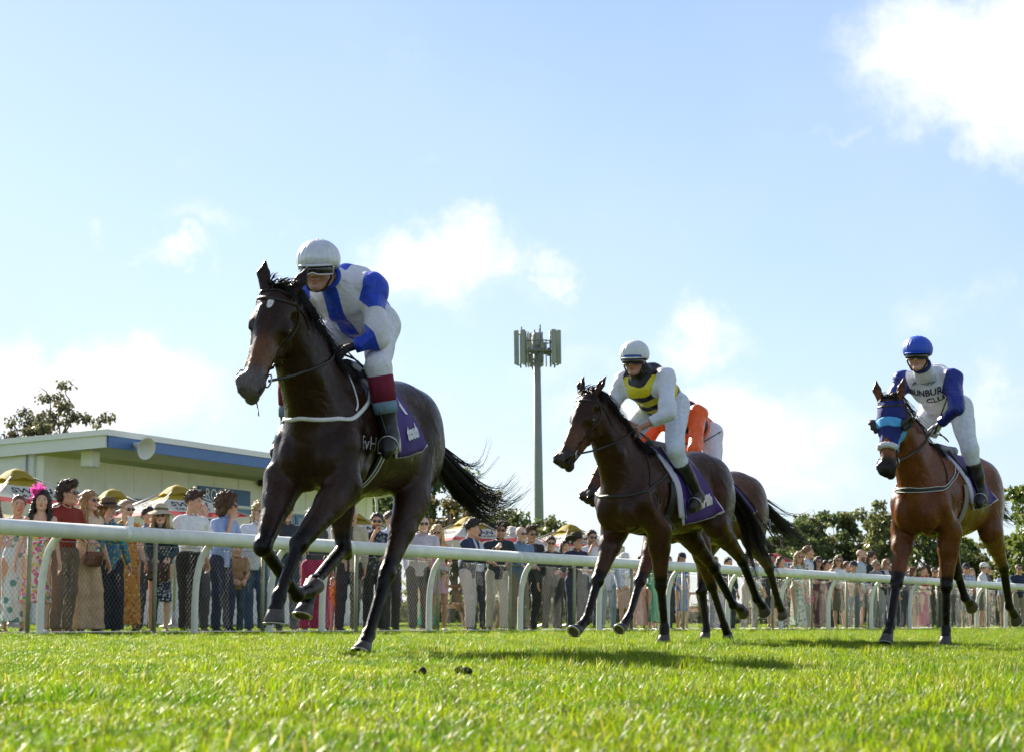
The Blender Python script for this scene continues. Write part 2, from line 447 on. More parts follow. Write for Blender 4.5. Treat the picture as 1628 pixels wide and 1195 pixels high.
# ------------------------------------------------------------------ ground and grass
def grass_shader(m, tuft):
    n = NT(m.node_tree); n.n.clear(); out = n.new('ShaderNodeOutputMaterial')
    geo = n.new('ShaderNodeNewGeometry'); pos = geo.outputs['Position']
    big = n.noise(pos, .9, 4, .6); mid = n.noise(pos, 5, 4, .6)
    f = n.math('ADD', n.math('MULTIPLY', big, .45), n.math('MULTIPLY', mid, .55))
    lush, dry = (.085, .18, .006, 1), (.235, .295, .014, 1)
    c = n.mix(n.ramp(f, .40, .60), lush, dry)
    if tuft:
        a = n.new('ShaderNodeAttribute', attribute_name='shade'); sh = a.outputs['Fac']
        c = n.mix(n.ramp(sh, .93, .96), c, (.36, .30, .14, 1))
        hs = n.new('ShaderNodeHueSaturation'); n.set(hs.inputs['Color'], c); n.set(hs.inputs['Value'], n.ramp(sh, 0, .92, .5, 1.3)); n.set(hs.inputs['Hue'], n.ramp(n.math('FRACT', n.math('MULTIPLY', sh, 7.3)), 0, 1, .485, .515)); c = hs.outputs[0]
        c = n.mix(n.math('MULTIPLY', n.ramp(n.noise(pos, 2.7, 5, .65), .60, .70), n.ramp(sh, .25, .6)), c, (.17, .125, .055, 1))
        b = n.new('ShaderNodeBsdfPrincipled'); n.set(b.inputs['Base Color'], c); b.inputs['Roughness'].default_value = .42; b.inputs['Specular IOR Level'].default_value = .35
        t = n.new('ShaderNodeBsdfTranslucent'); n.set(t.inputs[0], n.mix(1., c, (1.25, 1.3, .55, 1), 'MULTIPLY'))
        mx = n.new('ShaderNodeMixShader'); mx.inputs[0].default_value = .55; n.l.new(b.outputs[0], mx.inputs[1]); n.l.new(t.outputs[0], mx.inputs[2]); n.l.new(mx.outputs[0], out.inputs[0])
    else:
        c = n.mix(n.ramp(n.noise(pos, 14, 5, .65), .45, .7), c, (.075, .055, .03, 1))
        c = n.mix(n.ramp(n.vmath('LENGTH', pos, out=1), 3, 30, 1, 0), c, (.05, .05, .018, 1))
        b = n.new('ShaderNodeBsdfDiffuse'); n.set(b.inputs[0], c); n.l.new(b.outputs[0], out.inputs[0])
        bp = n.new('ShaderNodeBump'); bp.inputs['Strength'].default_value = .8; bp.inputs['Distance'].default_value = .05; n.set(bp.inputs['Height'], n.noise(pos, 22, 5, .7)); n.l.new(bp.outputs[0], b.inputs['Normal'])
gm = bpy.data.materials.new('turf'); gm.use_nodes = True; grass_shader(gm, False)
bm_ = bpy.data.materials.new('grass_blades'); bm_.use_nodes = True; grass_shader(bm_, True)
mb = MB(); mb.add([(-1500, -400, 0), (1500, -400, 0), (1500, 2500, 0), (-1500, 2500, 0)], [(0, 1, 2, 3)])
tag(mb.build('ground', gm), kind='structure')

def make_tuft(rng, nb, rad, h0, h1, wd, idx):
    V, F, Sh, Id = [], [], [], []
    for _ in range(nb):
        r = rad*math.sqrt(rng.random()); a = rng.random()*6.283; b0 = np.array((r*math.cos(a), r*math.sin(a), -.004))
        d = rng.random()*6.283; lean = rng.uniform(.15, .9); H = rng.uniform(h0, h1); hd = np.array((math.cos(d), math.sin(d), 0)); sd = np.array((-hd[1], hd[0], 0)); tw = rng.uniform(-.6, .6)
        sd = sd*math.cos(tw)+hd*math.sin(tw); w_ = wd*rng.uniform(.6, 1.3); b = len(V); s_ = rng.random()
        for k, (t, wf) in enumerate(((0, 1), (.4, .95), (.75, .6))):
            p = b0+hd*H*lean*t*t+np.array((0, 0, H*t*(1-.25*lean*t))); V += [p-sd*w_*wf, p+sd*w_*wf]
        V.append(b0+hd*H*lean+np.array((0, 0, H*(1-.28*lean))))
        F += [(b, b+1, b+3, b+2), (b+2, b+3, b+5, b+4), (b+4, b+5, b+6)]; Sh += [s_]*7; Id += [idx]*7
    return V, F, Sh, Id
def build_grass():
    rng = np.random.default_rng(3); V, F, Sh, Id = [], [], [], []
    kinds = [(60, .06, .012, .028, .0010)]*3+[(52, .055, .02, .042, .0012)]*3+[(38, .06, .036, .074, .0014)]*2
    for i, k in enumerate(kinds):
        v, f, s, d = make_tuft(rng, *k, i+1); b = len(V); V += v; F += [tuple(x+b for x in q) for q in f]; Sh += s; Id += d
    # scatter: density falls with distance
    pts = []
    for (d0, d1, dens) in ((1.2, 5, 380), (5, 9, 330), (9, 14, 220), (14, 20, 120), (20, 32, 60), (32, 52, 26), (52, 75, 12)):
        wl, wr = .30*d1+1.6, .30*d1+1.6; n = int((wl+wr)*(d1-d0)*dens)
        x = rng.uniform(-wl, wr, n); y = rng.uniform(d0, d1, n); k = abs(x) < .27*y+1.5; pts.append(np.stack([x[k], y[k]], 1))
    P = np.concatenate(pts); n = len(P)
    nz = .7*np.sin(P[:, 0]*17+2*np.sin(P[:, 1]*9))*np.sin(P[:, 1]*13+2*np.sin(P[:, 0]*11))+np.sin(P[:, 0]*2.1+1.3*np.sin(P[:, 1]*1.7))*np.sin(P[:, 1]*2.3+np.sin(P[:, 0]*3.1))+.6*np.sin(P[:, 0]*6.3+P[:, 1]*4.1)*np.sin(P[:, 1]*7.7)
    keep = nz > -1.45+.4*rng.random(n); P, nz = P[keep], nz[keep]; n = len(P)
    tall = rng.random(n)+.30*nz
    pick = np.where(tall > 1.08, rng.integers(6, 8, n), np.where(tall > .5, rng.integers(3, 6, n), rng.integers(0, 3, n)))
    sc = rng.uniform(.75, 1.15, n)*np.interp(P[:, 1], [0, 10, 20, 40, 75], [1., 1.0, 1.1, 1.35, 1.7])
    base = len(V); V += [(p[0], p[1], 0) for p in P]
    me = bpy.data.meshes.new('grass'); me.from_pydata([tuple(v) for v in V], [], F); me.materials.append(bm_)
    me.polygons.foreach_set('use_smooth', np.ones(len(me.polygons), bool))
    def attr(nm, typ, a, b_):
        at = me.attributes.new(nm, typ, 'POINT'); at.data.foreach_set('value', np.concatenate([np.asarray(a), np.asarray(b_)]).astype(np.int32 if typ == 'INT' else np.float32))
    attr('tuft', 'INT', Id, np.zeros(n)); attr('shade', 'FLOAT', Sh, np.zeros(n)); attr('pick', 'INT', np.zeros(base), pick)
    attr('rot', 'FLOAT', np.zeros(base), rng.uniform(0, 6.283, n)); attr('scl', 'FLOAT', np.zeros(base), sc)
    o = obj('grass', me); tag(o, kind='stuff')
    g = bpy.data.node_groups.new('scatter_tufts', 'GeometryNodeTree'); g.interface.new_socket('Geometry', in_out='INPUT', socket_type='NodeSocketGeometry'); g.interface.new_socket('Geometry', in_out='OUTPUT', socket_type='NodeSocketGeometry'); g.is_modifier = True
    N, L = g.nodes, g.links; gi, go = N.new('NodeGroupInput'), N.new('NodeGroupOutput')
    def named(nm, typ): a = N.new('GeometryNodeInputNamedAttribute'); a.data_type = typ; a.inputs[0].default_value = nm; return a.outputs[0]
    cmp = N.new('FunctionNodeCompare'); cmp.data_type = 'INT'; cmp.operation = 'GREATER_THAN'; L.new(named('tuft', 'INT'), cmp.inputs[2]); cmp.inputs[3].default_value = 0
    sg = N.new('GeometryNodeSeparateGeometry'); sg.domain = 'POINT'; L.new(gi.outputs[0], sg.inputs[0]); L.new(cmp.outputs[0], sg.inputs[1])
    sp = N.new('GeometryNodeSplitToInstances'); sp.domain = 'POINT'; L.new(sg.outputs[0], sp.inputs[0]); L.new(named('tuft', 'INT'), sp.inputs['Group ID'])
    ip = N.new('GeometryNodeInstanceOnPoints'); L.new(sg.outputs[1], ip.inputs['Points']); L.new(sp.outputs[0], ip.inputs['Instance']); ip.inputs['Pick Instance'].default_value = True
    L.new(named('pick', 'INT'), ip.inputs['Instance Index']); cx = N.new('ShaderNodeCombineXYZ'); L.new(named('rot', 'FLOAT'), cx.inputs[2])
    e2r = N.new('FunctionNodeEulerToRotation'); L.new(cx.outputs[0], e2r.inputs[0]); L.new(e2r.outputs[0], ip.inputs['Rotation']); L.new(named('scl', 'FLOAT'), ip.inputs['Scale'])
    L.new(ip.outputs[0], go.inputs[0]); md = o.modifiers.new('tufts', 'NODES'); md.node_group = g
build_grass()

# ------------------------------------------------------------------ running rail and fence behind it
RP, RD = np.array((-4.83, 22.92, 0)), unit((.4715, .8818, 0)); RN = np.array((-.8818, .4715, 0))     # point, direction, side of the crowd
RAIL = mat('rail_white', (.80, .81, .77), .38, var=.10, vscale=4, spec=.5, bump=.08, bscale=12); RAILP = mat('rail_post_white', (.76, .77, .72), .45, var=.08, vscale=6)
SP = 2.745; RZ = 1.12
rail = empty('running_rail', RP, 0, 'white rounded running rail on curved posts along the track', 'rail')
for k in range(-2, 15):
    a, b = RD*(SP*2*k*.85+1.1), RD*(SP*2*(k+1)*.85+1.1-.006); m = MB(); n = 22
    nn = 12; m.tube([a+np.array((0, 0, RZ)), b+np.array((0, 0, RZ))], .084, n); m.build('rail_section', RAIL, rail, True)
    m = MB(); m.tube([b-RD*.04+np.array((0, 0, RZ)), b+RD*.04+np.array((0, 0, RZ))], .0848, n, cap=False); m.build('rail_joint', RAIL, rail, True)
post_me = None
for k in [-2, -1, 0, 1, 1.57] + list(range(2, 18)):
    if post_me is None:
        m = MB(); P = smooth_path([RN*.23+np.array((0, 0, -.05)), RN*.23+np.array((0, 0, .35)), RN*.215+np.array((0, 0, .62)), RN*.16+np.array((0, 0, .86)), RN*.075+np.array((0, 0, 1.0)), RN*.0+np.array((0, 0, 1.06))], 6)
        m.tube(P, list(np.linspace(.045, .038, len(P))), 10, flat=(1.05, .8), up=RD); po = m.build('curved_post', RAILP, rail, True); post_me = po.data
    else: po = obj('curved_post', post_me, rail)
    po.location = RD*(SP*k)
FD = .58
fence = empty('chain_link_fence', RP+RN*FD, 0, 'low chain link fence on thin olive posts behind the white rail', 'fence')
POSTM = mat('fence_post_paint', (.24, .25, .16), .5, var=.15, vscale=9); WIRE = mat('galvanised_wire', (.17, .18, .17), .4, .7)
fp = None
for k in range(-3, 22):
    if fp is None:
        m = MB(); m.tube([(0, 0, -.1), (0, 0, 1.06)], .026, 10); m.lathe([(.03, 1.05), (.027, 1.075), (.0001, 1.085)], n=10); o = m.build('fence_post', POSTM, fence, True); fp = o.data
    else: o = obj('fence_post', fp, fence)
    o.location = RD*(.20+2.22*k)
def chain_link():
    p, st, L0, L1, Ht = .034, .037, -2.2, 40., 1.02
    nw, ns = int((L1-L0)/p), int(Ht/st)
    i = np.arange(nw)[:, None]; k = np.arange(ns+1)[None, :]
    s = L0+i*p+p*((k+i) % 2); z = .02+k*st+0*i; off = .0022*np.where((i+k) % 2 == 0, 1, -1)
    C = RD[None, None]*s[..., None]+RN[None, None]*off[..., None]; C[..., 2] += z; r = .0019
    ring = np.array([RD*r*math.cos(a)+RN*r*math.sin(a) for a in (0, 2.094, 4.188)])
    V = (C[:, :, None, :]+ring[None, None]).reshape(-1, 3)
    idx = np.arange(nw*(ns+1)*3).reshape(nw, ns+1, 3)
    q = [np.stack([idx[:, :-1, a], idx[:, :-1, (a+1) % 3], idx[:, 1:, (a+1) % 3], idx[:, 1:, a]], -1).reshape(-1, 4) for a in range(3)]
    o = obj('wire_mesh', mesh('wire_mesh', V, np.concatenate(q), mats=[WIRE]), fence); tag(o, kind='stuff')
chain_link()
for z, r_ in ((1.03, .004), (.03, .006)):
    m = MB(); m.tube([RD*-6+np.array((0, 0, z)), RD*48+np.array((0, 0, z))], r_, 6); m.build('straining_wire', WIRE if z > .5 else RAILP, fence, True)

# ------------------------------------------------------------------ clubhouse
CW = empty('clubhouse', (-10.27, 46.6, 0), math.atan2(.92, .39), 'low white clubhouse with blue fascia and wide eave', 'building')
CREAM = mat('cream_render', (.82, .815, .76), .9, var=.05, vscale=2, bump=.1, bscale=20); WHITEW = mat('white_wall_paint', (.74, .75, .76), .8, var=.05, vscale=1.5); BLUEP = mat('blue_fascia_paint', (.075, .17, .42), .5, var=.06, vscale=3)
TRIM = mat('white_trim', (.80, .81, .82), .6, var=.05); SOFF = mat('soffit_paint', (.70, .69, .62), .9, var=.04); ZINC = mat('roof_sheet', (.5, .52, .54), .45, .3); FRAME = mat('window_frame_blue', (.10, .22, .42), .5); GLASSW = mat('window_glass', (.10, .14, .18), .06, spec=.9)
def bxp(name, c, d, m, par=None, bev=0.): b = MB(); b.box(c, d, None, bev); return b.build(name, m, par)
bxp('wall', (8.1, .1, 1.85), (16.0, .2, 3.7), CREAM, CW); bxp('end_wall', (.1, 5.2, 1.95), (.2, 9.98, 3.9), WHITEW, CW); bxp('far_wall', (16.1, 5.2, 1.85), (.2, 10, 3.7), WHITEW, CW)
sl = .05
def slab(name, x0, x1, y0, y1, zt, th, m, par=CW):
    b = MB(); z = lambda y: zt-sl*(y+1.78)
    b.add([(x0, y0, z(y0)-th), (x1, y0, z(y0)-th), (x1, y1, z(y1)-th), (x0, y1, z(y1)-th), (x0, y0, z(y0)), (x1, y0, z(y0)), (x1, y1, z(y1)), (x0, y1, z(y1))], [(0, 3, 2, 1), (4, 5, 6, 7), (0, 1, 5, 4), (1, 2, 6, 5), (2, 3, 7, 6), (3, 0, 4, 7)]); return b.build(name, m, par)
roof = slab('roof', -.10, 16.4, -1.72, 10.4, 4.16, .05, ZINC)
slab('soffit', -.02, 16.3, -1.70, -.004, 3.93, .03, SOFF); slab('fascia_cap', -.16, 16.46, -1.80, -1.725, 4.205, .13, TRIM, roof); slab('blue_fascia', -.06, 16.4, -1.775, -1.735, 4.072, .25, BLUEP, roof)
slab('gable_cap', -.20, -.105, -1.795, 10.4, 4.20, .12, TRIM, roof); slab('gable_board', -.15, -.075, -1.73, 10.3, 4.077, .26, WHITEW, roof)
for x in np.arange(.9, 15.5, 1.62):
    f = bxp('window', (x, -.02, 2.06), (1.5, .06, 1.75), FRAME, CW); bxp('pane', (x-.36, -.055, 2.06), (.62, .012, 1.6), GLASSW, f); bxp('pane', (x+.36, -.055, 2.06), (.62, .012, 1.6), GLASSW, f)
bxp('window_head', (8.0, -.03, 2.99), (15.6, .08, .07), TRIM, CW)
sg = bxp('name_board', (7.75, -.04, 3.22), (2.5, .05, .40), mat('sign_blue', (.05, .13, .34), .5), CW); lettering('board_lettering', 'ROGA', .40, (7.35, -.066, 3.22), (1, 0, 0), (0, 0, 1), mat('sign_white', (.75, .75, .75), .6), sg, None, .004, .004)
bxp('box_lamp', (.55, -.9, 3.63), (.34, .3, .36), TRIM, CW, .03)
m = MB(); m.tube([(-.04, .35, 0), (-.04, .35, 3.8)], .02, 6); m.build('conduit', mat('conduit_grey', (.3, .3, .33), .6), CW, True)
for x in np.arange(1.3, 16, 1.2): bxp('cover_strip', (x, -.012, 3.38), (.045, .024, .62), CREAM, CW)
for y in np.arange(1.2, 10, 1.2): bxp('cover_strip', (-.012, y, 1.9), (.024, .05, 3.7), WHITEW, CW)
m = MB(); m.tube(smooth_path([(16.2, -1.84, 4.0), (16.2, -1.5, 3.8), (16.2, -.1, 3.65), (16.2, -.08, 3.4), (16.2, -.08, 0)], 4), .04, 8); m.build('downpipe', TRIM, CW, True)
fl = bxp('floodlight', (9.6, -.18, 3.66), (.5, .22, .16), mat('lamp_black', (.02, .02, .02), .4), CW, .02); bxp('lamp_lens', (9.6, -.27, 3.6), (.3, .1, .1), mat('lens_grey', (.4, .4, .4), .2), fl)
A = math.atan2(.92, .39); wl = lambda x, y: np.array((-10.27+math.cos(A)*x-math.sin(A)*y, 46.6+math.sin(A)*x+math.cos(A)*y))
hx = wl(.9, -1.86); horn = empty('loudspeaker_horn', (hx[0], hx[1], 3.93), 0, 'white horn loudspeaker on the corner of the blue fascia', 'loudspeaker')
dr = unit((.72, -.62, -.25)); ax = frame(dr, (0, 0, 1)); ax = np.stack([ax[:, 1], ax[:, 2], ax[:, 0]])
m = MB(); m.lathe([(.05, -.16), (.06, -.05), (.07, .0), (.10, .12), (.17, .26), (.24, .33), (.25, .34), (.235, .335), (.16, .255), (.08, .10), (.0001, .08)], (0, 0, 0), 22, ax); m.build('horn', mat('horn_white', (.66, .66, .62), .5), horn, True)
m = MB(); m.box((-.02, .1, -.02), (.05, .25, .05)); m.box((-.08, .2, .03), (.34, .04, .05)); m.build('bracket', mat('bracket_grey', (.2, .2, .22), .5), horn)

# ------------------------------------------------------------------ phone tower
TW = empty('phone_mast', (2.35, 170., 0), 0, 'tall grey phone mast with antenna panels at the top', 'mast'); TW.rotation_euler = (0, R_(-1.0), 0)
CONC = mat('mast_grey', (.23, .25, .26), .6, var=.08, vscale=.8); PANEL = mat('antenna_grey', (.27, .29, .28), .55); DARKM = mat('mast_steel', (.12, .13, .14), .5)
m = MB(); m.tube([(0, 0, -1), (0, 0, 22.)], [.42, .28], 18); m.build('pole', CONC, TW, True)
m = MB(); m.tube([(1.25*math.cos(a), 1.25*math.sin(a), 21.4) for a in np.linspace(0, 2*math.pi, 13)], .09, 6, cap=False); m.tube([(1.25*math.cos(a), 1.25*math.sin(a), 22.2) for a in np.linspace(0, 2*math.pi, 13)], .05, 6, cap=False)
for a in np.linspace(0, 2*math.pi, 7)[:-1]: m.tube([(0, 0, 21.4), (1.25*math.cos(a), 1.25*math.sin(a), 21.4)], .07, 6)
m.build('headframe', DARKM, TW, True)
for (x, y) in ((-1.62, -.3), (-1.1, -.75), (1.35, -.75), (1.75, -.2), (.3, 1.4), (-.4, 1.4)):
    m = MB(); m.box((x, y, 21.75), (.40, .2, 2.75), None, .05); p = m.build('antenna_panel', PANEL, TW)
    m = MB(); m.tube([(x*.8, y*.8, 20.1), (x*.8, y*.8, 23.0)], .06, 6); m.tube([(x*.8, y*.8, 20.3), (x, y, 20.35)], .05, 5); m.tube([(x*.8, y*.8, 22.8), (x, y, 22.8)], .05, 5); m.build('antenna_bracket', DARKM, p, True)
for i in range(14):
    a = i*.45; r = 1.2 if i % 2 else .75; m = MB(); x, y = r*math.cos(a), r*math.sin(a); m.tube([(x, y, 20.2+.3*(i % 3)), (x, y, 22.4+.35*(i % 4))], .05, 6); m.box((x*.9, y*.9, 21.9-.5*(i % 3)), (.28, .22, .55), None, .03); m.build('radio_unit', DARKM if i % 3 else PANEL, TW)
m = MB(); m.lathe([(.34, 21.9), (.34, 22.8), (.26, 22.95), (.0001, 22.97)], n=14); m.build('top_cap', PANEL, TW, True)

# ------------------------------------------------------------------ beer garden umbrellas
GOLD = mat('gold_canvas', (.40, .30, .035), .8, transl=.30, var=.1, vscale=6); CANW = mat('white_canvas', (.68, .66, .60), .8, transl=.22, var=.06, vscale=5); CANR = mat('red_canvas', (.62, .05, .06), .8, transl=.22); UPOLE = mat('umbrella_pole', (.4, .4, .38), .4, .5); INK = mat('ink_navy', (.02, .02, .06), .8)
def umbrella(x, y, zt, half, rz, label, scheme='gold', w1='SWAN', w2='DRAUGHT', w3='GOLD'):
    r = empty('patio_umbrella', (x, y, 0), rz, label, 'umbrella', 'beer garden umbrellas')
    m = MB(); m.tube([(0, 0, 0), (0, 0, zt-.1)], .025, 10); m.lathe([(.25, 0), (.25, .05), (.06, .09), (.03, .3)], n=14); m.build('pole', UPOLE, r, True)
    drop = .52; top = GOLD if scheme == 'gold' else (CANW if scheme == 'white' else CANR)
    mt = [top, CANW, CANR if scheme != 'white' else CANW]
    for q in range(4):
        a0 = q*math.pi/2; A_ = np.array([[math.cos(a0), -math.sin(a0), 0], [math.sin(a0), math.cos(a0), 0], [0, 0, 1]])
        m = MB(); rows = [.06, .2, .36, .37, .52, .66, .80, .81, .92, 1.0]; V = []; nx = 6
        for t in rows:
            for i in range(nx+1):
                s = (i/nx*2-1); sag = -.03*math.sin(math.pi*t)*(1-.3*s*s)-.03*(1-s*s)*t
                V.append(A_ @ np.array((half*t, half*t*s, zt-drop*t**.92+sag)))
        F = []; M = []
        for j in range(len(rows)-1):
            for i in range(nx): F.append((j*(nx+1)+i, (j+1)*(nx+1)+i, (j+1)*(nx+1)+i+1, j*(nx+1)+i+1)); M.append(0 if rows[j+1] <= .37 else (1 if rows[j+1] <= .81 else 2))
        me = mesh('canopy_panel', V, F, mats=mt, mi=M); p = obj('canopy_panel', me, r); sb = bvh_of(np.array(V), F)
        m = MB(); V2 = []
        for dz in (0, -.09, -.19):
            for i in range(nx+1): s = i/nx*2-1; V2.append(A_ @ np.array((half*(1.0)+.004, half*s, zt-drop-.035*(1-s*s)+dz+.012*math.sin(9*s+q)*(dz < 0))))
        m.add(V2, [(j*(nx+1)+i, (j+1)*(nx+1)+i, (j+1)*(nx+1)+i+1, j*(nx+1)+i+1) for j in range(2) for i in range(nx)]); vl = m.build('valance', CANW, p, True)
        if scheme != 'white':
            out = A_ @ np.array((1, 0, 0)); rt = A_ @ np.array((0, 1, 0)); sl_ = unit(A_ @ np.array((-1, 0, drop/half)))
            c = A_ @ np.array((half*.56, 0, zt-drop*.56)); lettering('canopy_lettering', w1, .26*half, c, rt, sl_, INK, p, sb, .006, .004, .25)
            c = A_ @ np.array((half*.73, 0, zt-drop*.735)); lettering('canopy_lettering', w2, .15*half, c, rt, sl_, INK, p, sb, .006, .002)
            c = A_ @ np.array((half+.012, 0, zt-drop-.135)); lettering('valance_lettering', w3, .17, c, rt, (0, 0, 1), INK, vl, None, .012, .003)
        m = MB(); m.tube([A_ @ np.array((.05, .05, zt-.02)), A_ @ np.array((half, half, zt-drop+.0))], .012, 5); m.build('rib', UPOLE, r, True)
    m = MB(); V = []; 
    for t, z in ((.01, .05), (.12, .0), (.27, -.105)):
        for i in range(16):
            a = i/16*2*math.pi; k = 1/max(abs(math.cos(a)), abs(math.sin(a))); V.append((half*t*math.cos(a)*k, half*t*math.sin(a)*k, zt+z-.05*(1 if t > .2 else 0)*(.5+.5*math.cos(4*a+math.pi))))
    m.add(V, [(j*16+i, j*16+(i+1) % 16, (j+1)*16+(i+1) % 16, (j+1)*16+i) for j in range(2) for i in range(16)]+[tuple(range(15, -1, -1))]); m.build('vent_cap', top, r, True)
    return r
UMB = [(-7.75, 33.4, 2.45, .95, .75, 'gold umbrella behind the woman with the pink fascinator', 'gold'), (-7.2, 38.6, 2.45, .95, .5, 'gold umbrella seen over the brown wide brimmed hat', 'gold'),
       (-5.92, 37.8, 2.48, .95, .62, 'gold umbrella between the straw hat and the man in the white shirt', 'gold'), (-3.45, 46.5, 2.45, 1.0, .6, 'gold umbrella behind the bearded man in the dark patterned shirt', 'gold'),
       (-.98, 48.5, 2.45, .95, .55, 'gold umbrella behind the man in the navy blazer', 'gold'), (.0, 51., 2.35, .95, .7, 'plain white umbrella between two gold umbrellas', 'white'),
       (.85, 51.5, 2.05, .9, .35, 'red and white umbrella beside the mast', 'red'), (1.42, 52., 2.45, .95, .62, 'gold umbrella behind the black wide brimmed hat', 'gold'), (8.7, 71., 2.35, 1.2, .6, 'red topped umbrella near the far trees', 'red')]
for u in UMB: umbrella(*u)

# ------------------------------------------------------------------ trees
BARK = mat('gum_bark', (.16, .12, .09), .9, var=.3, vscale=8, bump=.5, bscale=15)
def leaf_mat(name, c1, c2):
    if name in MATS: return MATS[name]
    m = bpy.data.materials.new(name); m.use_nodes = True; MATS[name] = m; n = NT(m.node_tree); n.n.clear()
    a = n.new('ShaderNodeAttribute', attribute_name='shade'); c = n.mix(a.outputs['Fac'], (*c1, 1), (*c2, 1))
    b = n.new('ShaderNodeBsdfPrincipled'); n.set(b.inputs['Base Color'], c); b.inputs['Roughness'].default_value = .45; b.inputs['Specular IOR Level'].default_value = .5
    t = n.new('ShaderNodeBsdfTranslucent'); n.set(t.inputs[0], c); mx = n.new('ShaderNodeMixShader'); mx.inputs[0].default_value = .5
    n.l.new(b.outputs[0], mx.inputs[1]); n.l.new(t.outputs[0], mx.inputs[2]); o = n.new('ShaderNodeOutputMaterial'); n.l.new(mx.outputs[0], o.inputs[0]); return m
LEAFM = [leaf_mat('gum_leaf_dark', (.048, .075, .026), (.16, .20, .07)), leaf_mat('gum_leaf_olive', (.075, .095, .032), (.24, .25, .09)), leaf_mat('gum_leaf_bronze', (.07, .06, .022), (.17, .13, .045)), leaf_mat('bright_leaf', (.07, .11, .02), (.22, .26, .05)), leaf_mat('grey_gum_leaf', (.07, .075, .045), (.20, .19, .11))]
def tree(x, y, h, cw, base, nl, ls, mi, label, seed, gaps=.5, squash=.8, name='gum_tree', cl=.17):
    rng = np.random.default_rng(seed); r = empty(name, (x, y, 0), rng.uniform(0, 6), label, 'tree', 'trees beyond the crowd')
    mbk = MB(); tips = []; hb = h*base; top = np.array((rng.normal(0, .15*cw), rng.normal(0, .1*cw), h*.8)); tr = .022*h+.05
    trunk = smooth_path([(0, 0, -.1), (rng.normal(0, .03*h), rng.normal(0, .03*h), hb), tuple(top)], 5); mbk.tube(trunk, list(np.linspace(tr, tr*.25, len(trunk))), 8)
    cc = np.array((0, 0, (h+hb)/2)); rr = np.array((cw/2, cw/2, (h-hb)/2))
    nlimb = int(15+8*rng.random())
    for i in range(nlimb):
        d = unit(rng.normal(0, 1, 3)*np.array((1, 1, squash))+np.array((0, 0, .25))); e = cc+d*rr*rng.uniform(.68, .98)
        s = trunk[rng.integers(3, len(trunk)-1)]; midp = (s+e)/2+np.array((0, 0, -.04*h))+rng.normal(0, .04*cw, 3)
        P = smooth_path([s, midp, e], 4); mbk.tube(P, list(np.linspace(tr*.35, tr*.07, len(P))), 5); tips.append(e)
        for j in range(4):
            f = P[rng.integers(4, len(P))]; e2 = f+unit(rng.normal(0, 1, 3)+d*.8)*cw*rng.uniform(.07, .17); mbk.tube([f, (f+e2)/2+rng.normal(0, .02*cw, 3), e2], [tr*.12, tr*.08, tr*.03], 4); tips.append(e2)
    mbk.build('trunk', BARK, r, True)
    T = np.array(tips); T = T[rng.random(len(T)) > gaps*.25]; c = T[rng.integers(0, len(T), nl)]; off = rng.normal(0, 1, (nl, 3)); off /= np.linalg.norm(off, axis=1)[:, None]; off *= (rng.random((nl, 1))**.45)*cw*cl*np.array((.6, .6, .42))
    p = c+off; a = rng.normal(0, 1, (nl, 3)); a /= np.linalg.norm(a, axis=1)[:, None]; a[:, 2] -= .5; b = np.cross(a, rng.normal(0, 1, (nl, 3))); b /= np.linalg.norm(b, axis=1)[:, None]
    l = ls*rng.uniform(.6, 1.3, (nl, 1)); wd = l*.42
    V = np.stack([p, p+a*l*.5+b*wd, p+a*l, p+a*l*.5-b*wd], 1).reshape(-1, 3); Q = np.arange(nl*4).reshape(-1, 4)
    sh = np.repeat(np.clip(rng.beta(2, 2.5, nl)+.1*rng.normal(0, 1, nl), 0, 1), 4)
    obj('crown', mesh('crown', V, Q, {'shade': sh}, smooth=False, mats=[LEAFM[mi]]), r)
L0 = 'gum tree'
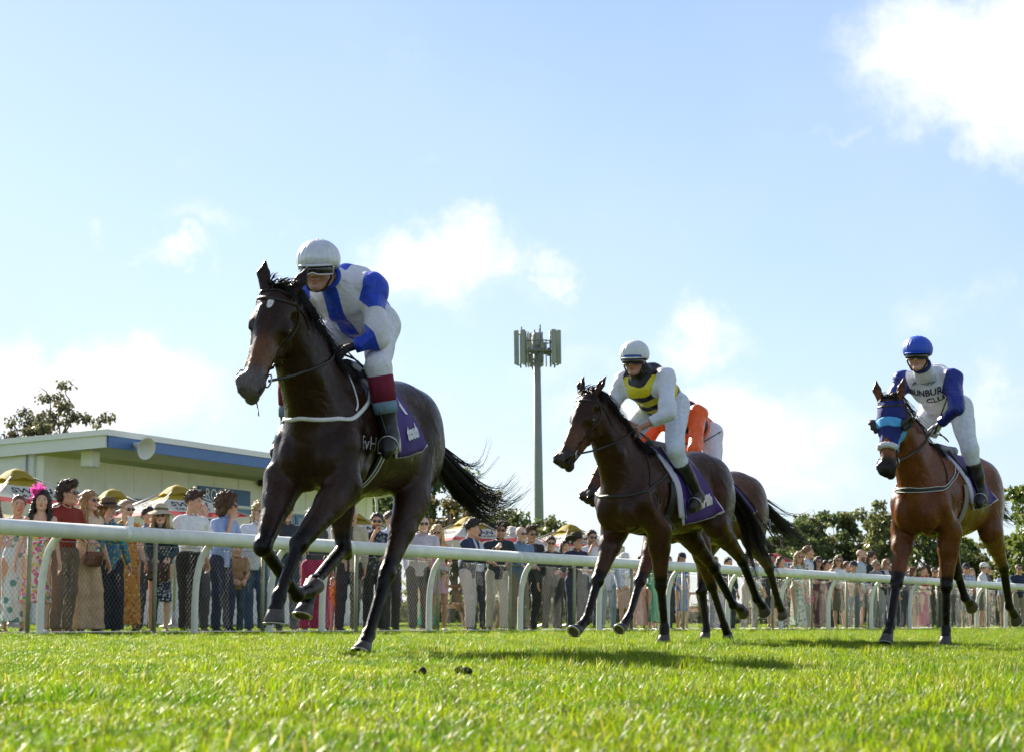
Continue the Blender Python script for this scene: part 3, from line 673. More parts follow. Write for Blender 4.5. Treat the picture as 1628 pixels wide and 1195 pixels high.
TREES = [(-15.9, 75, 8.5, 3.7, .5, 5000, .13, 4, 'tall sparse tree rising above the clubhouse roof', 1, 1.0, .7, 'gum_tree', .145), (-18.1, 75, 7.0, 3.0, .6, 2600, .16, 2, 'low bronze tree at the left edge beyond the clubhouse roof', 2, .5, .6),
    (-6.6, 95, 6.5, 4.2, .25, 3200, .22, 0, 'dark tree directly behind the gold umbrella, left of the leading horse\'s hind leg', 3, .6, .8), (-4.0, 100, 8.3, 5.0, .3, 5200, .22, 0, 'tall dark tree behind the leading horse\'s tail', 4, .7, .8), (-2.6, 92, 6.2, 3.4, .3, 2800, .2, 2, 'bronze tinted tree below the leading horse\'s tail', 5, .6, .7),
    (-1.4, 104, 6.9, 3.4, .35, 2800, .22, 1, 'olive tree under the tip of the flying tail', 6, .8, .7), (.2, 100, 5.7, 3.6, .3, 2800, .22, 0, 'small dark tree left of the mast foot', 7, .7, .8), (1.9, 96, 4.9, 2.0, .3, 1500, .2, 1, 'little olive tree right of the mast foot', 8, .8, .7),
    (13.6, 105, 5.4, 3.4, .2, 3000, .22, 0, 'sparse dark tree behind the second horse\'s tail', 9, .9, .8), (15.3, 108, 6.4, 4.2, .2, 5200, .22, 0, 'dark gum tree above the blonde couple', 10, .5, .8), (17.1, 110, 6.5, 4.2, .18, 5200, .22, 1, 'round olive gum tree above the bald man', 11, .5, .8), (18.7, 106, 6.4, 4.0, .15, 5200, .22, 1, 'olive gum tree touching the chest of the third horse', 12, .4, .8),
    (19.9, 100, 5.0, 3.6, .1, 4000, .22, 0, 'dark tree seen between the legs of the third horse', 13, .5, .8), (21.6, 104, 4.3, 3.4, .1, 3000, .22, 3, 'pale green low tree under the belly of the third horse', 14, .5, .8), (23.2, 100, 5.2, 3.8, .15, 4000, .22, 1, 'olive tree behind the hind legs of the third horse', 15, .5, .8),
    (23.9, 94, 7.0, 4.6, .12, 6500, .22, 3, 'tall bright green tree at the right edge', 16, .3, .8), (25.8, 98, 7.6, 4.4, .15, 5200, .22, 0, 'dark tree partly cut by the right edge', 17, .4, .8)]
for t in TREES: tree(*t)
# low hedge far behind the crowd
def hedge():
    rng = np.random.default_rng(8); n = 16000; u = rng.random(n); x = -12+u*52; y = 118+6*np.sin(x*.2)+rng.normal(0, .6, n); z = np.abs(rng.beta(1.2, 1.6, n))*(2.0+.7*np.sin(x*.9)+.5*np.sin(x*2.3)+.9*np.sin(x*.37+1))
    p = np.stack([x, y, z], 1); a = rng.normal(0, 1, (n, 3)); b = rng.normal(0, 1, (n, 3)); l = .34
    V = np.stack([p, p+a*l*.5+b*l*.2, p+a*l, p+a*l*.5-b*l*.2], 1).reshape(-1, 3)
    o = obj('bushland', mesh('bushland', V, np.arange(n*4).reshape(-1, 4), {'shade': np.repeat(rng.random(n), 4)}, smooth=False, mats=[LEAFM[1]])); tag(o, kind='stuff')
hedge()

# ------------------------------------------------------------------ shared templates: human head, hands, helmet
def human_head(h=.006, neck=True):
    s = S()
    s.ell((-.015, 0, .032), (.096, .077, .088), .02).ell((.022, 0, -.03), (.068, .062, .085), .03)
    s.cone((.0, .045, -.075), (.062, .012, -.098), .024, .02, .02).cone((.0, -.045, -.075), (.062, -.012, -.098), .024, .02, .02)
    s.ell((.076, 0, -.099), (.018, .022, .016), .02)
    s.both((.058, .043, -.028), (.026, .02, .02), .025)
    s.cone((.084, -.036, .026), (.084, .036, .026), .013, .013, .016)
    s.both((.104, .032, .006), (.019, .018, .012), .014, None, True)
    s.cone((.088, 0, .012), (.112, 0, -.028), .008, .0125, .012).both((.1, .012, -.034), (.012, .009, .008), .008)
    s.ell((.09, 0, -.059), (.011, .023, .006), .006).ell((.088, 0, -.070), (.011, .019, .007), .006)
    s.ell((.104, 0, -.0645), (.014, .02, .0016), .003, None, True)
    s.both((-.008, .079, -.006), (.02, .008, .031), .006)
    if neck: s.cone((-.015, 0, -.05), (-.03, 0, -.165), .05, .053, .03)
    V, Q = s.mesh(h, smooth=1)
    x, y, z = V.T; ay = abs(y)
    lip = sstep(-((x-.09)/.02)**2-((y)/.025)**2-((z+.064)/.0125)**2, -1.1, -.7)
    brow = sstep(-((x-.09)/.03)**2-((ay-.034)/.022)**2-((z-.0255)/.0055)**2, -1.1, -.6)
    eye = sstep(-((x-.088)/.03)**2-((ay-.032)/.015)**2-((z-.006)/.007)**2, -1.1, -.7)
    beard = sstep(-z, .035, .06)*sstep(x, -.01, .03)*sstep(z, -.14, -.11)*(1-lip)
    beard = np.maximum(beard, sstep(-((x-.095)/.02)**2-(y/.034)**2-((z+.049)/.008)**2, -1.2, -.6)*(1-lip))
    return V, Q, lip, brow, eye, beard
def human_hand(kind, h=.006):
    s = S(); ys = (-.03, -.0105, .0095, .029); ln = (.8, .95, 1., .92)
    s.ell((.05, 0, 0), (.05, .042, .017), .012).cone((-.07, 0, 0), (.015, 0, 0), .029, .026, .02, (0, 0, 1), .8)
    for y, l in zip(ys, ln):
        if kind == 'fist': P = [(.085, y, .004), (.085+.026*l, y, -.016), (.075+.014*l, y*.95, -.042), (.052, y*.9, -.034)]
        else: P = [(.085, y, .002), (.085+.035*l, y*1.08, -.006), (.085+.058*l, y*1.12, -.024), (.085+.068*l, y*1.1, -.045)]
        s.chain(P, (.0105, .0098, .009, .0075), .005)
    if kind == 'fist': s.chain([(.02, .035, -.01), (.062, .05, -.026), (.09, .03, -.046)], (.014, .0115, .009), .008)
    else: s.chain([(.02, .035, -.006), (.058, .06, -.02), (.09, .064, -.034)], (.014, .011, .009), .008)
    return s.mesh(h, smooth=1)
HEAD_F, HEAD_C = human_head(.005, False), human_head(.0085)
FIST_F, HAND_F = human_hand('fist', .0045), human_hand('open', .005)
FIST_C, HAND_C = human_hand('fist', .0075), human_hand('open', .0075)
def head_colors(tpl, skin, hairc=(.05, .03, .02), beard=0., lipc=None):
    V, Q, lip, brow, eye, bd = tpl; n = len(V); skin = np.array(skin)
    c = np.tile(skin, (n, 1)); lipc = np.array(lipc if lipc is not None else skin*np.array([.88, .62, .60]))
    x, y, z = V.T
    flush = np.exp(-(((abs(y)-.045)/.025)**2+((z+.03)/.03)**2))*(x > .02)+np.exp(-((y/.02)**2+((z+.025)/.02)**2))*(x > .09)
    c = c*(1-flush[:, None]*np.array([.02, .14, .16]))
    c = c+(lipc-c)*lip[:, None]; c = c+(np.array(hairc)-c)*(brow*.85)[:, None]
    c = c+(np.array(hairc)*.9-c)*(bd*beard)[:, None]
    e = eye[:, None]; iris = np.exp(-(((abs(y)-.032)/.006)**2))[:, None]
    return c+((np.array([.65, .63, .6])*(1-iris)+np.array([.03, .02, .015])*iris)-c)*e*.9

SKIN = mat('skin', attr='Col', rough=.5, spec=.4, bump=.05, bscale=300)
HORN = mat('hoof_horn', (.06, .05, .045), .45, var=.3, vscale=40)
STEEL = mat('aluminium', (.55, .56, .58), .35, .9)
LEATHER = mat('black_leather', (.012, .012, .013), .38, bump=.15, bscale=120)
BROWNLEA = mat('dark_strap_leather', (.02, .015, .012), .5, bump=.2, bscale=120)
EYEB = mat('eye_dark', (.012, .007, .004), .06, coat=1.)
WHITE_STRAP = mat('white_strap', (.72, .72, .70), .6, var=.08)
GLASS_D = mat('smoked_lens', (.012, .012, .014), .08, spec=.8)
WHITE_PL = mat('white_plastic', (.75, .75, .74), .35)

# ------------------------------------------------------------------ horses
def coat_mat(name):
    m = bpy.data.materials.new(name); m.use_nodes = True; n = NT(m.node_tree); bs = n.n['Principled BSDF']
    oc = n.new('ShaderNodeTexCoord').outputs['Object']; a = n.new('ShaderNodeAttribute', attribute_name='Col')
    hair = n.noise(n.vmath('MULTIPLY', oc, (30, 110, 55)), 1, 3, .6, dist=.5); blot = n.noise(oc, 6, 4, .6)
    hs = n.new('ShaderNodeHueSaturation'); n.set(hs.inputs['Color'], a.outputs[0]); n.set(hs.inputs['Value'], n.math('MULTIPLY', n.ramp(hair, .25, .75, .72, 1.3), n.ramp(blot, .3, .7, .8, 1.25))); n.l.new(hs.outputs[0], bs.inputs['Base Color'])
    n.set(bs.inputs['Roughness'], n.ramp(n.noise(oc, 11, 4, .6), .35, .65, .24, .42)); bs.inputs['Specular IOR Level'].default_value = .22
    b1 = n.new('ShaderNodeBump'); b1.inputs['Strength'].default_value = .38; b1.inputs['Distance'].default_value = .035; n.set(b1.inputs['Height'], n.noise(oc, 6.5, 2.2, .5, dist=.9))
    b2 = n.new('ShaderNodeBump'); b2.inputs['Strength'].default_value = .20; b2.inputs['Distance'].default_value = .010; n.set(b2.inputs['Height'], n.noise(n.vmath('MULTIPLY', oc, (26, 40, 18)), 1, 4, .65, dist=1.2)); n.l.new(b1.outputs[0], b2.inputs['Normal'])
    b3 = n.new('ShaderNodeBump'); b3.inputs['Strength'].default_value = .25; b3.inputs['Distance'].default_value = .004; n.set(b3.inputs['Height'], hair); n.l.new(b2.outputs[0], b3.inputs['Normal']); n.l.new(b3.outputs[0], bs.inputs['Normal']); return m
def horse_head_sdf(s, Hm):
    """Hm: 4x4 head frame (origin poll, x along the face to the muzzle, y left, z out of the forehead)"""
    K = 1.07; s0 = s
    class _H:      # same calls, drawn a little larger
        def cone(q, a, b, ra, rb, k=.03, n=None, sq=1., sub=False): s0.cone(a, b, ra*K*1.05, rb*K*1.05, k, n, sq, sub)
        def ell(q, c, r, k, A, sub): s0.ell(c, np.array(r)*K*np.array((1, 1.12, 1)), k, A, sub)
    s = _H()
    P = lambda x, y, z: Hm[:3, :3] @ (np.array((x, y*1.12, z), float)*K)+Hm[:3, 3]
    Rx, Ry, Rz = Hm[:3, 0], Hm[:3, 1], Hm[:3, 2]; A = Hm[:3, :3].T
    E = lambda c, r, k=.03, sub=False: s.ell(P(*c), r, k, A, sub)
    E((.09, 0, -.045), (.125, .09, .095)); E((.18, 0, -.02), (.10, .078, .055))
    s.cone(P(.14, 0, -.045), P(.47, 0, -.05), .082, .054, .04, Ry, .82)
    for sg in (1, -1):
        E((.175, .052*sg, -.135), (.13, .034, .105), .04)
        E((.195, .071*sg, -.035), (.045, .026, .027), .025)
        s.cone(P(.24, .062*sg, -.085), P(.37, .048*sg, -.082), .017, .011, .03)
        E((.145, .088*sg, -.05), (.035, .012, .022), .03, True)
        E((.556, .040*sg, -.034), (.042, .026, .033), .018)
        s.cone(P(.548, .058*sg, -.012), P(.592, .050*sg, -.020), .009, .008, .012)
        s.cone(P(.170, .080*sg, -.026), P(.235, .078*sg, -.034), .011, .008, .012)
        s.cone(P(.180, .082*sg, -.064), P(.228, .076*sg, -.062), .007, .006, .010)
        s.cone(P(.33, .058*sg, -.055), P(.50, .046*sg, -.062), .006, .005, .014)
        E((.30, .066*sg, -.115), (.07, .012, .03), .03, True)
        # ears: outer shell and scooped front
        b0, b1, b2 = P(.02, .060*sg, .012), P(-.055, .086*sg, .034), P(-.140, .097*sg, .034)
        s.cone(b0, b1, .027, .031, .025, Rz, .62); s.cone(b1, b2, .031, .003, .012, Rz, .6)
        s.cone(P(-.012, .080*sg, .058), P(-.10, .098*sg, .060), .020, .009, .008, None, 1, True)
    s.cone(P(.23, 0, -.165), P(.50, 0, -.118), .052, .036, .04, Ry, .8)
    E((.535, 0, -.055), (.075, .056, .058)); E((.578, 0, -.078), (.038, .046, .036), .025)
    E((.565, 0, -.135), (.042, .034, .03), .02); E((.600, 0, -.106), (.06, .065, .0065), .006, True)
    s.cone(P(.5, .05, -.107), P(.6, .045, -.106), .005, .005, .006, None, 1, True); s.cone(P(.5, -.05, -.107), P(.6, -.045, -.106), .005, .005, .006, None, 1, True)
    for sg in (1, -1):
        E((.596, .052*sg, -.030), (.020, .016, .016), .008, True); E((.572, .060*sg, -.040), (.026, .014, .012), .008, True)
        s.cone(P(.560, .056*sg, -.014), P(.606, .040*sg, -.012), .008, .007, .010); s.cone(P(.606, .040*sg, -.012), P(.612, .034*sg, -.045), .007, .006, .010)
        s.cone(P(.545, .052*sg, -.055), P(.60, .046*sg, -.056), .007, .007, .010)
        E((.206, .098*sg, -.047), (.026, .014, .016), .010, True)
        s.cone(P(.176, .084*sg, -.030), P(.232, .083*sg, -.036), .010, .007, .010)
    return P

def build_horse(name, label, O, th, J, coat, h=.011, tack=None):
    root = empty('racehorse', (O[0], O[1], 0), -math.pi/2-R_(th), label, 'horse', 'racehorses on the track')
    s = S()
    # trunk
    s.ell((.12, 0, 1.205), (.60, .275, .325)).ell((.42, 0, 1.22), (.30, .215, .34), .06).ell((.60, 0, 1.14), (.19, .195, .23), .06)
    s.both((.675, .10, 1.06), (.115, .088, .15), .022); s.both((.60, .06, .95), (.09, .05, .07), .03)
    s.cone((.46, 0, 1.535), (.16, 0, 1.475), .075, .075, .09).cone((.2, 0, 1.40), (-.5, 0, 1.42), .145, .165, .07)
    s.ell((-.22, 0, 1.18), (.46, .255, .275), .07).ell((-.58, 0, 1.365), (.34, .235, .235), .07)
    s.both((-.64, .13, 1.24), (.23, .135, .30), .04).both((-.82, .085, 1.2), (.12, .095, .22), .03)
    s.cone((-.82, 0, 1.45), (-.93, 0, 1.36), .055, .04, .05)
    for sg in (1, -1):
        s.cone((.36, .13*sg, 1.43), (.60, .172*sg, 1.16), .08, .10, .028, (0, 1, 0), .7)
        s.cone((.30, .18*sg, 1.24), (.46, .18*sg, 1.02), .10, .085, .028, (0, 1, 0), .6)
    # neck
    Hm = np.eye(4); pl, mz = np.array(J['poll']), np.array(J['muzzle']); fx = unit(mz-pl)
    up = np.array(J.get('brow', (1, 0, .35)), float); Rm = frame(fx, up); Hm[:3, :3] = Rm; Hm[:3, 3] = pl
    A = np.array((.54, 0, 1.31)); B = pl+np.array((-.07, 0, -.10)); Mid = (A+B)/2+np.array(J.get('crest', (-.01, 0, .02)))
    s.cone(A, Mid, .275, .185, .07, (0, 1, 0), .62).cone(Mid, B, .185, .125, .05, (0, 1, 0), .68)
    s.cone(B, pl+fx*.10-Rm[:, 2]*.08, .115, .1, .05, (0, 1, 0), .8)
    s.cone((.6, 0, 1.22), Mid+np.array((.06, 0, -.08)), .14, .10, .06)
    for sg in (1, -1): s.cone((.60, .10*sg, 1.20), Mid+np.array((.05, .075*sg, -.10)), .06, .05, .03); s.cone(Mid+np.array((.05, .075*sg, -.10)), pl+fx*.12-Rm[:, 2]*.12+Rm[:, 1]*.05*sg, .05, .04, .03)
    HP = horse_head_sdf(s, Hm)
    lower = []; hooves = []
    for leg in ('FR', 'FL', 'HR', 'HL'):
        P = [np.array(p, float) for p in J[leg]]; sg = 1 if leg[1] == 'L' else -1
        if leg[0] == 'F':
            el, kn, fe, ho = P
            s.cone((.60, .155*sg, 1.12), el, .125, .105, .035, (0, 1, 0), .75)
            dr = unit(kn-el); m1 = el+(kn-el)*.3
            s.chain([el, m1, kn], (.105, .082, .047), .03); s.cone(m1+np.array((.03, 0, .0)), el+np.array((.03, .02*sg, .04)), .06, .08, .04)
            s.ell(kn, (.05, .05, .055), .02)
            kf = unit(kn-fe); bk = unit(np.cross(np.cross(kf, (1, 0, .01)), kf)); bk = -bk
            if (kn-el)@np.array((1, 0, 0)) > 0 and (fe-kn)[0] < 0: bk = unit(np.array((0, 0, -1.))-kf*(np.array((0, 0, -1.))@kf))*1.
            s.cone(kn, fe, .036, .03, .015); s.cone(kn+bk*.02, fe+bk*.017, .023, .02, .015)
            s.ell(kn+bk*.032, .026, .02)
        else:
            st, hk, fe, ho = P
            hip = np.array((-.58, .13*sg, 1.32))
            s.cone(hip, st, .19, .125, .045, (0, 1, 0), .72); s.cone((-.74, .12*sg, 1.22), st+(hk-st)*.25, .13, .095, .06, (0, 1, 0), .75)
            dd = hk-st; s.chain([st, st+dd*.42, hk], (.118, .083, .045), .035, (0, 1, 0), .85)
            cn = unit(fe-hk); bk = unit(unit(hk-st)-cn*.9)     # point of hock
            s.ell(hk, (.052, .045, .06), .02); s.cone(hk, hk+bk*.07, .042, .026, .02); s.cone(hk+bk*.06, st+dd*.5, .02, .03, .03)
            s.cone(hk, fe, .039, .032, .015); s.cone(hk+bk*.025, fe-np.array((.014, 0, 0)), .026, .021, .015)
        s.ell(fe, (.04, .037, .042), .018)
        ax = unit(J.get(leg+'a', ho-fe)); cor = ho-ax*.03
        s.cone(fe, cor, .033, .043, .02)
        lower.append((P[1], fe, cor, ho)); hooves.append((leg, ho, ax, fe))
    # the head is sampled finer than the rest; both pieces follow the same surface and overlap behind the poll
    nB = unit(pl-Mid); B0 = B+nB*.01
    side = lambda x, y, z, d: (x-B0[0])*nB[0]+(y-B0[1])*nB[1]+(z-B0[2])*nB[2]-d
    V, Q = s.mesh(h, lambda f, x, y, z: np.maximum(f, side(x, y, z, .02)), smooth=2)
    hc = [HP(*q) for q in ((-.22, -.16, -.32), (-.22, .16, -.32), (.68, .16, .12), (.68, -.16, .12), (-.22, .16, .12), (.68, .16, -.32), (-.22, -.16, .12), (.68, -.16, -.32))]
    V2, Q2 = s.mesh(.0058 if h < .0125 else .008, lambda f, x, y, z: np.maximum(f, -side(x, y, z, 0.)), smooth=1, lo=np.min(hc, 0), hi=np.max(hc, 0))
    V, Q, _ = join([(V, Q, {}), (V2, Q2, {})])
    # coat colours: dark points, lighter flanks and muzzle
    base, dark, muz = (np.array(coat[k]) for k in ('base', 'dark', 'muzzle'))
    c = np.tile(base, (len(V), 1))
    z, x = V[:, 2], V[:, 0]
    pts = np.zeros(len(V))
    for (a, f, k, ho) in lower:
        d1, t1 = seg_dist(V, a, f); d2, _ = seg_dist(V, f, ho)
        up_ = sstep(-np.minimum(d1, d2), -.12, -.075); pts = np.maximum(pts, up_)
    hl = (V-Hm[:3, 3]) @ Hm[:3, :3]
    inhead = (hl[:, 0] > -.2) & (abs(hl[:, 1]) < .14) & (hl[:, 2] > -.28) & (hl[:, 0] < .7) & (x > .75)
    mz_ = sstep(hl[:, 0], .43, .56)*inhead
    under = sstep(-(z), -1.08, -.9)*.5*(abs(x) < .9)
    if coat.get('belly') is not None: c = c+(np.array(coat['belly'])-c)*under[:, None]
    c = c+(dark-c)*(pts*coat.get('points', 1.))[:, None]
    ear = inhead & (hl[:, 0] < -.05); c = c+(dark-c)*(ear*.6)[:, None]
    c = c+(muz-c)*mz_[:, None]
    for sg in (1, -1):
        nd_ = np.linalg.norm((hl-1.07*np.array((.588, .060*sg, -.034)))/np.array((.036, .020, .022)), axis=1); c = c+(dark*.5-c)*(sstep(-nd_, -1.1, -.6)*inhead)[:, None]
        ed_ = np.linalg.norm((hl-1.07*np.array((.205, .087*sg, -.048)))/np.array((.04, .03, .028)), axis=1); c = c+(dark-c)*(sstep(-ed_, -1.2, -.7)*inhead*.7)[:, None]
    if coat.get('tan') is not None:
        tan = inhead*sstep(hl[:, 0], .26, .40)*sstep(-hl[:, 0], -.55, -.46)*.8; c = c+(np.array(coat['tan'])-c)*tan[:, None]
    if coat.get('star'):
        sx_, sy_, sr = coat['star']; st_ = sstep(-(((hl[:, 0]-sx_)/sr)**2+((hl[:, 1]-sy_)/(sr*.55))**2), -1.2, -.7)*inhead*(hl[:, 2] > -.05); c = c+(np.array((.7, .68, .66))-c)*st_[:, None]
    m = coat_mat('coat_'+name)
    body = obj('body', mesh('horse_body', V, Q, {'Col': c}, mats=[m]), root)
    bv = bvh_of(V, Q)
    # eyes
    for sg in (1, -1):
        mb = MB(); mb.lathe([(.0001, .024), (.0137, .02), (.0217, .0103), (.0242, 0), (.0217, -.0103), (.0137, -.02), (.0001, -.024)], HP(.206, .0765*sg, -.047), 14); mb.build('eye', EYEB, root, True)
    # hooves
    for (leg, ho, ax, fe) in hooves:
        toe = np.array(J.get(leg+'t', (1, 0, 0)), float)+ax*.01; fr = frame(ax, toe)      # columns: ax, side, toe
        fr = np.stack([fr[:, 2], fr[:, 1], fr[:, 0]], 1)
        mb = MB(); n = 20; rings = [(.043, .042, -.035, -.006), (.048, .047, -.01, 0.), (.061, .057, .042, .014), (.058, .054, .045, .014), (.05, .046, .043, .012), (.03, .028, .036, .008), (.002, .002, .034, .006)]
        Vh = []
        for (rt, rs, d, sh) in rings:
            for k in range(n):
                a = 2*math.pi*k/n; heel = 1 if math.cos(a) > 0 else .86
                Vh.append(ho+fr @ np.array((rt*math.cos(a)*heel+sh, rs*math.sin(a), d)))
        mb.add(Vh, [(i*n+k, i*n+(k+1) % n, (i+1)*n+(k+1) % n, (i+1)*n+k) for i in range(len(rings)-1) for k in range(n)])
        hf = mb.build('hoof', HORN, root, True)
        sh = MB(); pts_ = [ho+fr @ np.array((.053*math.cos(a)*(1 if math.cos(a) > 0 else .9)+.014, .05*math.sin(a), .048)) for a in np.linspace(-2.55, 2.55, 22)]
        sh.tube(pts_, 1., 6, flat=(.009, .004), up=fr[:, 2]); sh.build('horseshoe', STEEL, hf, True)
    # mane: strands along the crest
    mrng = np.random.default_rng(len(name)*7+1); mb = MB(); wind = np.array(J.get('wind', (-.5, .35, .25)), float)
    crest = smooth_path([pl+Rm[:, 2]*.02+fx*.02, pl+np.array((-.10, 0, .0)), Mid+np.array((-.10, 0, .13)), np.array((.46, 0, 1.62)), np.array((.36, 0, 1.60))], 8)
    ncr = len(crest)
    for i in range(int(coat.get('mane_n', 420)*2.2)):
        u = mrng.random(); p = crest[min(int(u*(ncr-1)), ncr-2)]*(1-(u*(ncr-1)) % 1)+crest[min(int(u*(ncr-1))+1, ncr-1)]*((u*(ncr-1)) % 1)
        q, nn = snap(p, bv, -.006)
        L = mrng.uniform(.14, .30)*(1-.35*u)*(.55+.45*min(1, u/.3)); side = mrng.choice([1, 1, 1, 1, 1, -1])
        P = [q]; v = unit(np.array((-.15, .8*side, .15))+mrng.normal(0, .15, 3)); lift = mrng.uniform(.004, .03); g = unit(np.array((.0, .25*side, -1.))+wind*mrng.uniform(.1, .55)+mrng.normal(0, .12, 3)); ns = 6
        for k_ in range(ns):
            v = unit(v*(1-.30)+g*.42); nxt = P[-1]+v*L/ns; q2, n2_ = snap(nxt, bv, 0.); dd = (nxt-q2)@n2_; mn = .004+lift*(k_+1)/ns
            if dd < mn: nxt = q2+n2_*mn
            P.append(nxt)
        wd = mrng.uniform(.0022, .0048); mb.tube(P, list(np.linspace(wd, .0008, len(P))), 3, cap=False, flat=(1.3, .7))
    for i in range(70):      # forelock
        b = HP(.0, mrng.uniform(-.04, .04), .05); b, nn = snap(b, bv, -.004); sd = mrng.choice([-1, 1])
        e = b+Rm[:, 0]*mrng.uniform(-.03, .05)+Rm[:, 2]*mrng.uniform(.01, .035)+Rm[:, 1]*mrng.uniform(-.03, .05)+np.array(J.get('lock', (-.05, .05, .02)))*mrng.uniform(.2, .8)
        mb.tube(smooth_path([b, (b+e)/2+Rm[:, 2]*.02, e], 3), [.0035, .0035, .003, .003, .0025, .002, .0008], 3, cap=False)
    HAIR = mat('hair_'+name, coat.get('mane', (.012, .01, .009)), .45, spec=.4)
    mb.build('mane', HAIR, root, True)
    # tail
    mb = MB(); T = [np.array(p, float) for p in J['tail']]
    for i in range(coat.get('tail_n', 520)):
        lk = i % 26; lr = np.random.default_rng(lk+31*len(name)); sp = lr.normal(0, 1, 3)*np.array((.5, 1, 1))+mrng.normal(0, .16, 3); k = lr.uniform(.66, 1.06)*mrng.uniform(.9, 1.04); L = len(T)
        P = []
        for j, p in enumerate(T):
            f = j/(L-1); P.append(T[0]+(p-T[0])*(1+(k-1)*f)+sp*(.018+J.get('tspread', .12)*f**1.3)*(1 if j else .8)+mrng.normal(0, .012, 3)*f)
        cut = mrng.integers(max(3, L-2), L+1); P = smooth_path(P[:cut], 3); wd = mrng.uniform(.0025, .006)
        mb.tube(P, list(np.linspace(wd, .0007, len(P))**1.0), 3, cap=False)
    for j in range(len(T)-2): mb.tube([T[j], T[j+1]], [.038*(1-.25*j), .038*(1-.25*(j+1))], 7)
    mb.build('tail', HAIR, root, True)
    return dict(root=root, V=V, Q=Q, bvh=bv, HP=HP, Rm=Rm, Hm=Hm, body=body)

def bridle(H, hands, m=BROWNLEA, metal=STEEL, nose=True, brow=None, white=None):
    HP, bv, root = H['HP'], H['bvh'], H['root']
    mb = MB()
    # crown piece, cheek straps, browband, throat lash, noseband - all lie on the skin
    for sg in (1, -1):
        strap(mb, [HP(.03, 0, .05), HP(.045, .07*sg, .03), HP(.07, .11*sg, -.03), HP(.13, .11*sg, -.10), HP(.28, .1*sg, -.11), HP(.44, .08*sg, -.10), HP(.475, .07*sg, -.095)], bv, .017, .003, .003)
        strap(mb, [HP(.07, .11*sg, -.03), HP(.06, .12*sg, -.12), HP(.10, .08*sg, -.22), HP(.13, 0, -.27)], bv, .010, .003, .004)
    b = root
    br = mb.build('bridle', m, root, True)
    mb2 = MB(); strap(mb2, [HP(.06, -.1, -.02), HP(.085, -.07, .03), HP(.10, 0, .06), HP(.085, .07, .03), HP(.06, .1, -.02)], bv, .022, .0035, .0045)
    mb2.build('browband', m if brow is None else brow, br, True)
    if nose:
        mb3 = MB(); strap(mb3, [HP(.36, .01, -.2), HP(.37, -.08, -.12), HP(.375, -.06, -.03), HP(.38, 0, .03), HP(.375, .06, -.03), HP(.37, .08, -.12), HP(.36, -.01, -.2)], bv, .018, .003, .0045)
        mb3.build('noseband', m if white is None else white, br, True)
    for sg in (1, -1):
        c, nn = snap(HP(.485, .09*sg, -.10), bv, .012); A = frame(nn, H['Rm'][:, 0])
        ring = MB(); ring.tube([c+A @ np.array((0, .034*math.cos(a), .034*math.sin(a))) for a in np.linspace(0, 2*math.pi, 21)], .0045, 6, cap=False)
        ring.build('bit_ring', metal, br, True)
        hd = np.array(hands[0 if sg > 0 else 1]); r = MB(); c2 = c+A @ np.array((0, .0, -.03))
        mid = (c2+hd)/2; q, nq = snap(mid, bv, .0); 
        out = np.array((0, .02*sg, -.03)); P = smooth_path([c, (2*c+hd)/3+out, (c+2*hd)/3+out, hd], 5)
        PP = []
        for p in P[:-1]:
            hh = bv.find_nearest(Vector(p)); nv = np.array(hh[1]); dlt = (p-np.array(hh[0]))@nv
            PP.append(p if dlt > .012 else np.array(hh[0])+nv*.012)
        PP.append(hd); r.tube(PP, 1., 6, flat=(.009, .0028), up=np.array((0, 1., .15)))
        r.build('rein', m, br, True)
    # slack of the reins over the withers
    l = MB(); a, c = np.array(hands[0]), np.array(hands[1]); d0 = np.array((-.09, .07, -.05))
    l.tube(smooth_path([a, a+np.array((-.03, .06, -.07)), a+np.array((-.12, .08, -.11)), a+np.array((-.13, .02, -.06)), c], 5), 1., 6, flat=(.009, .0028), up=np.array((0, 1., .2)))
    l.build('rein', m, br, True)
    return br

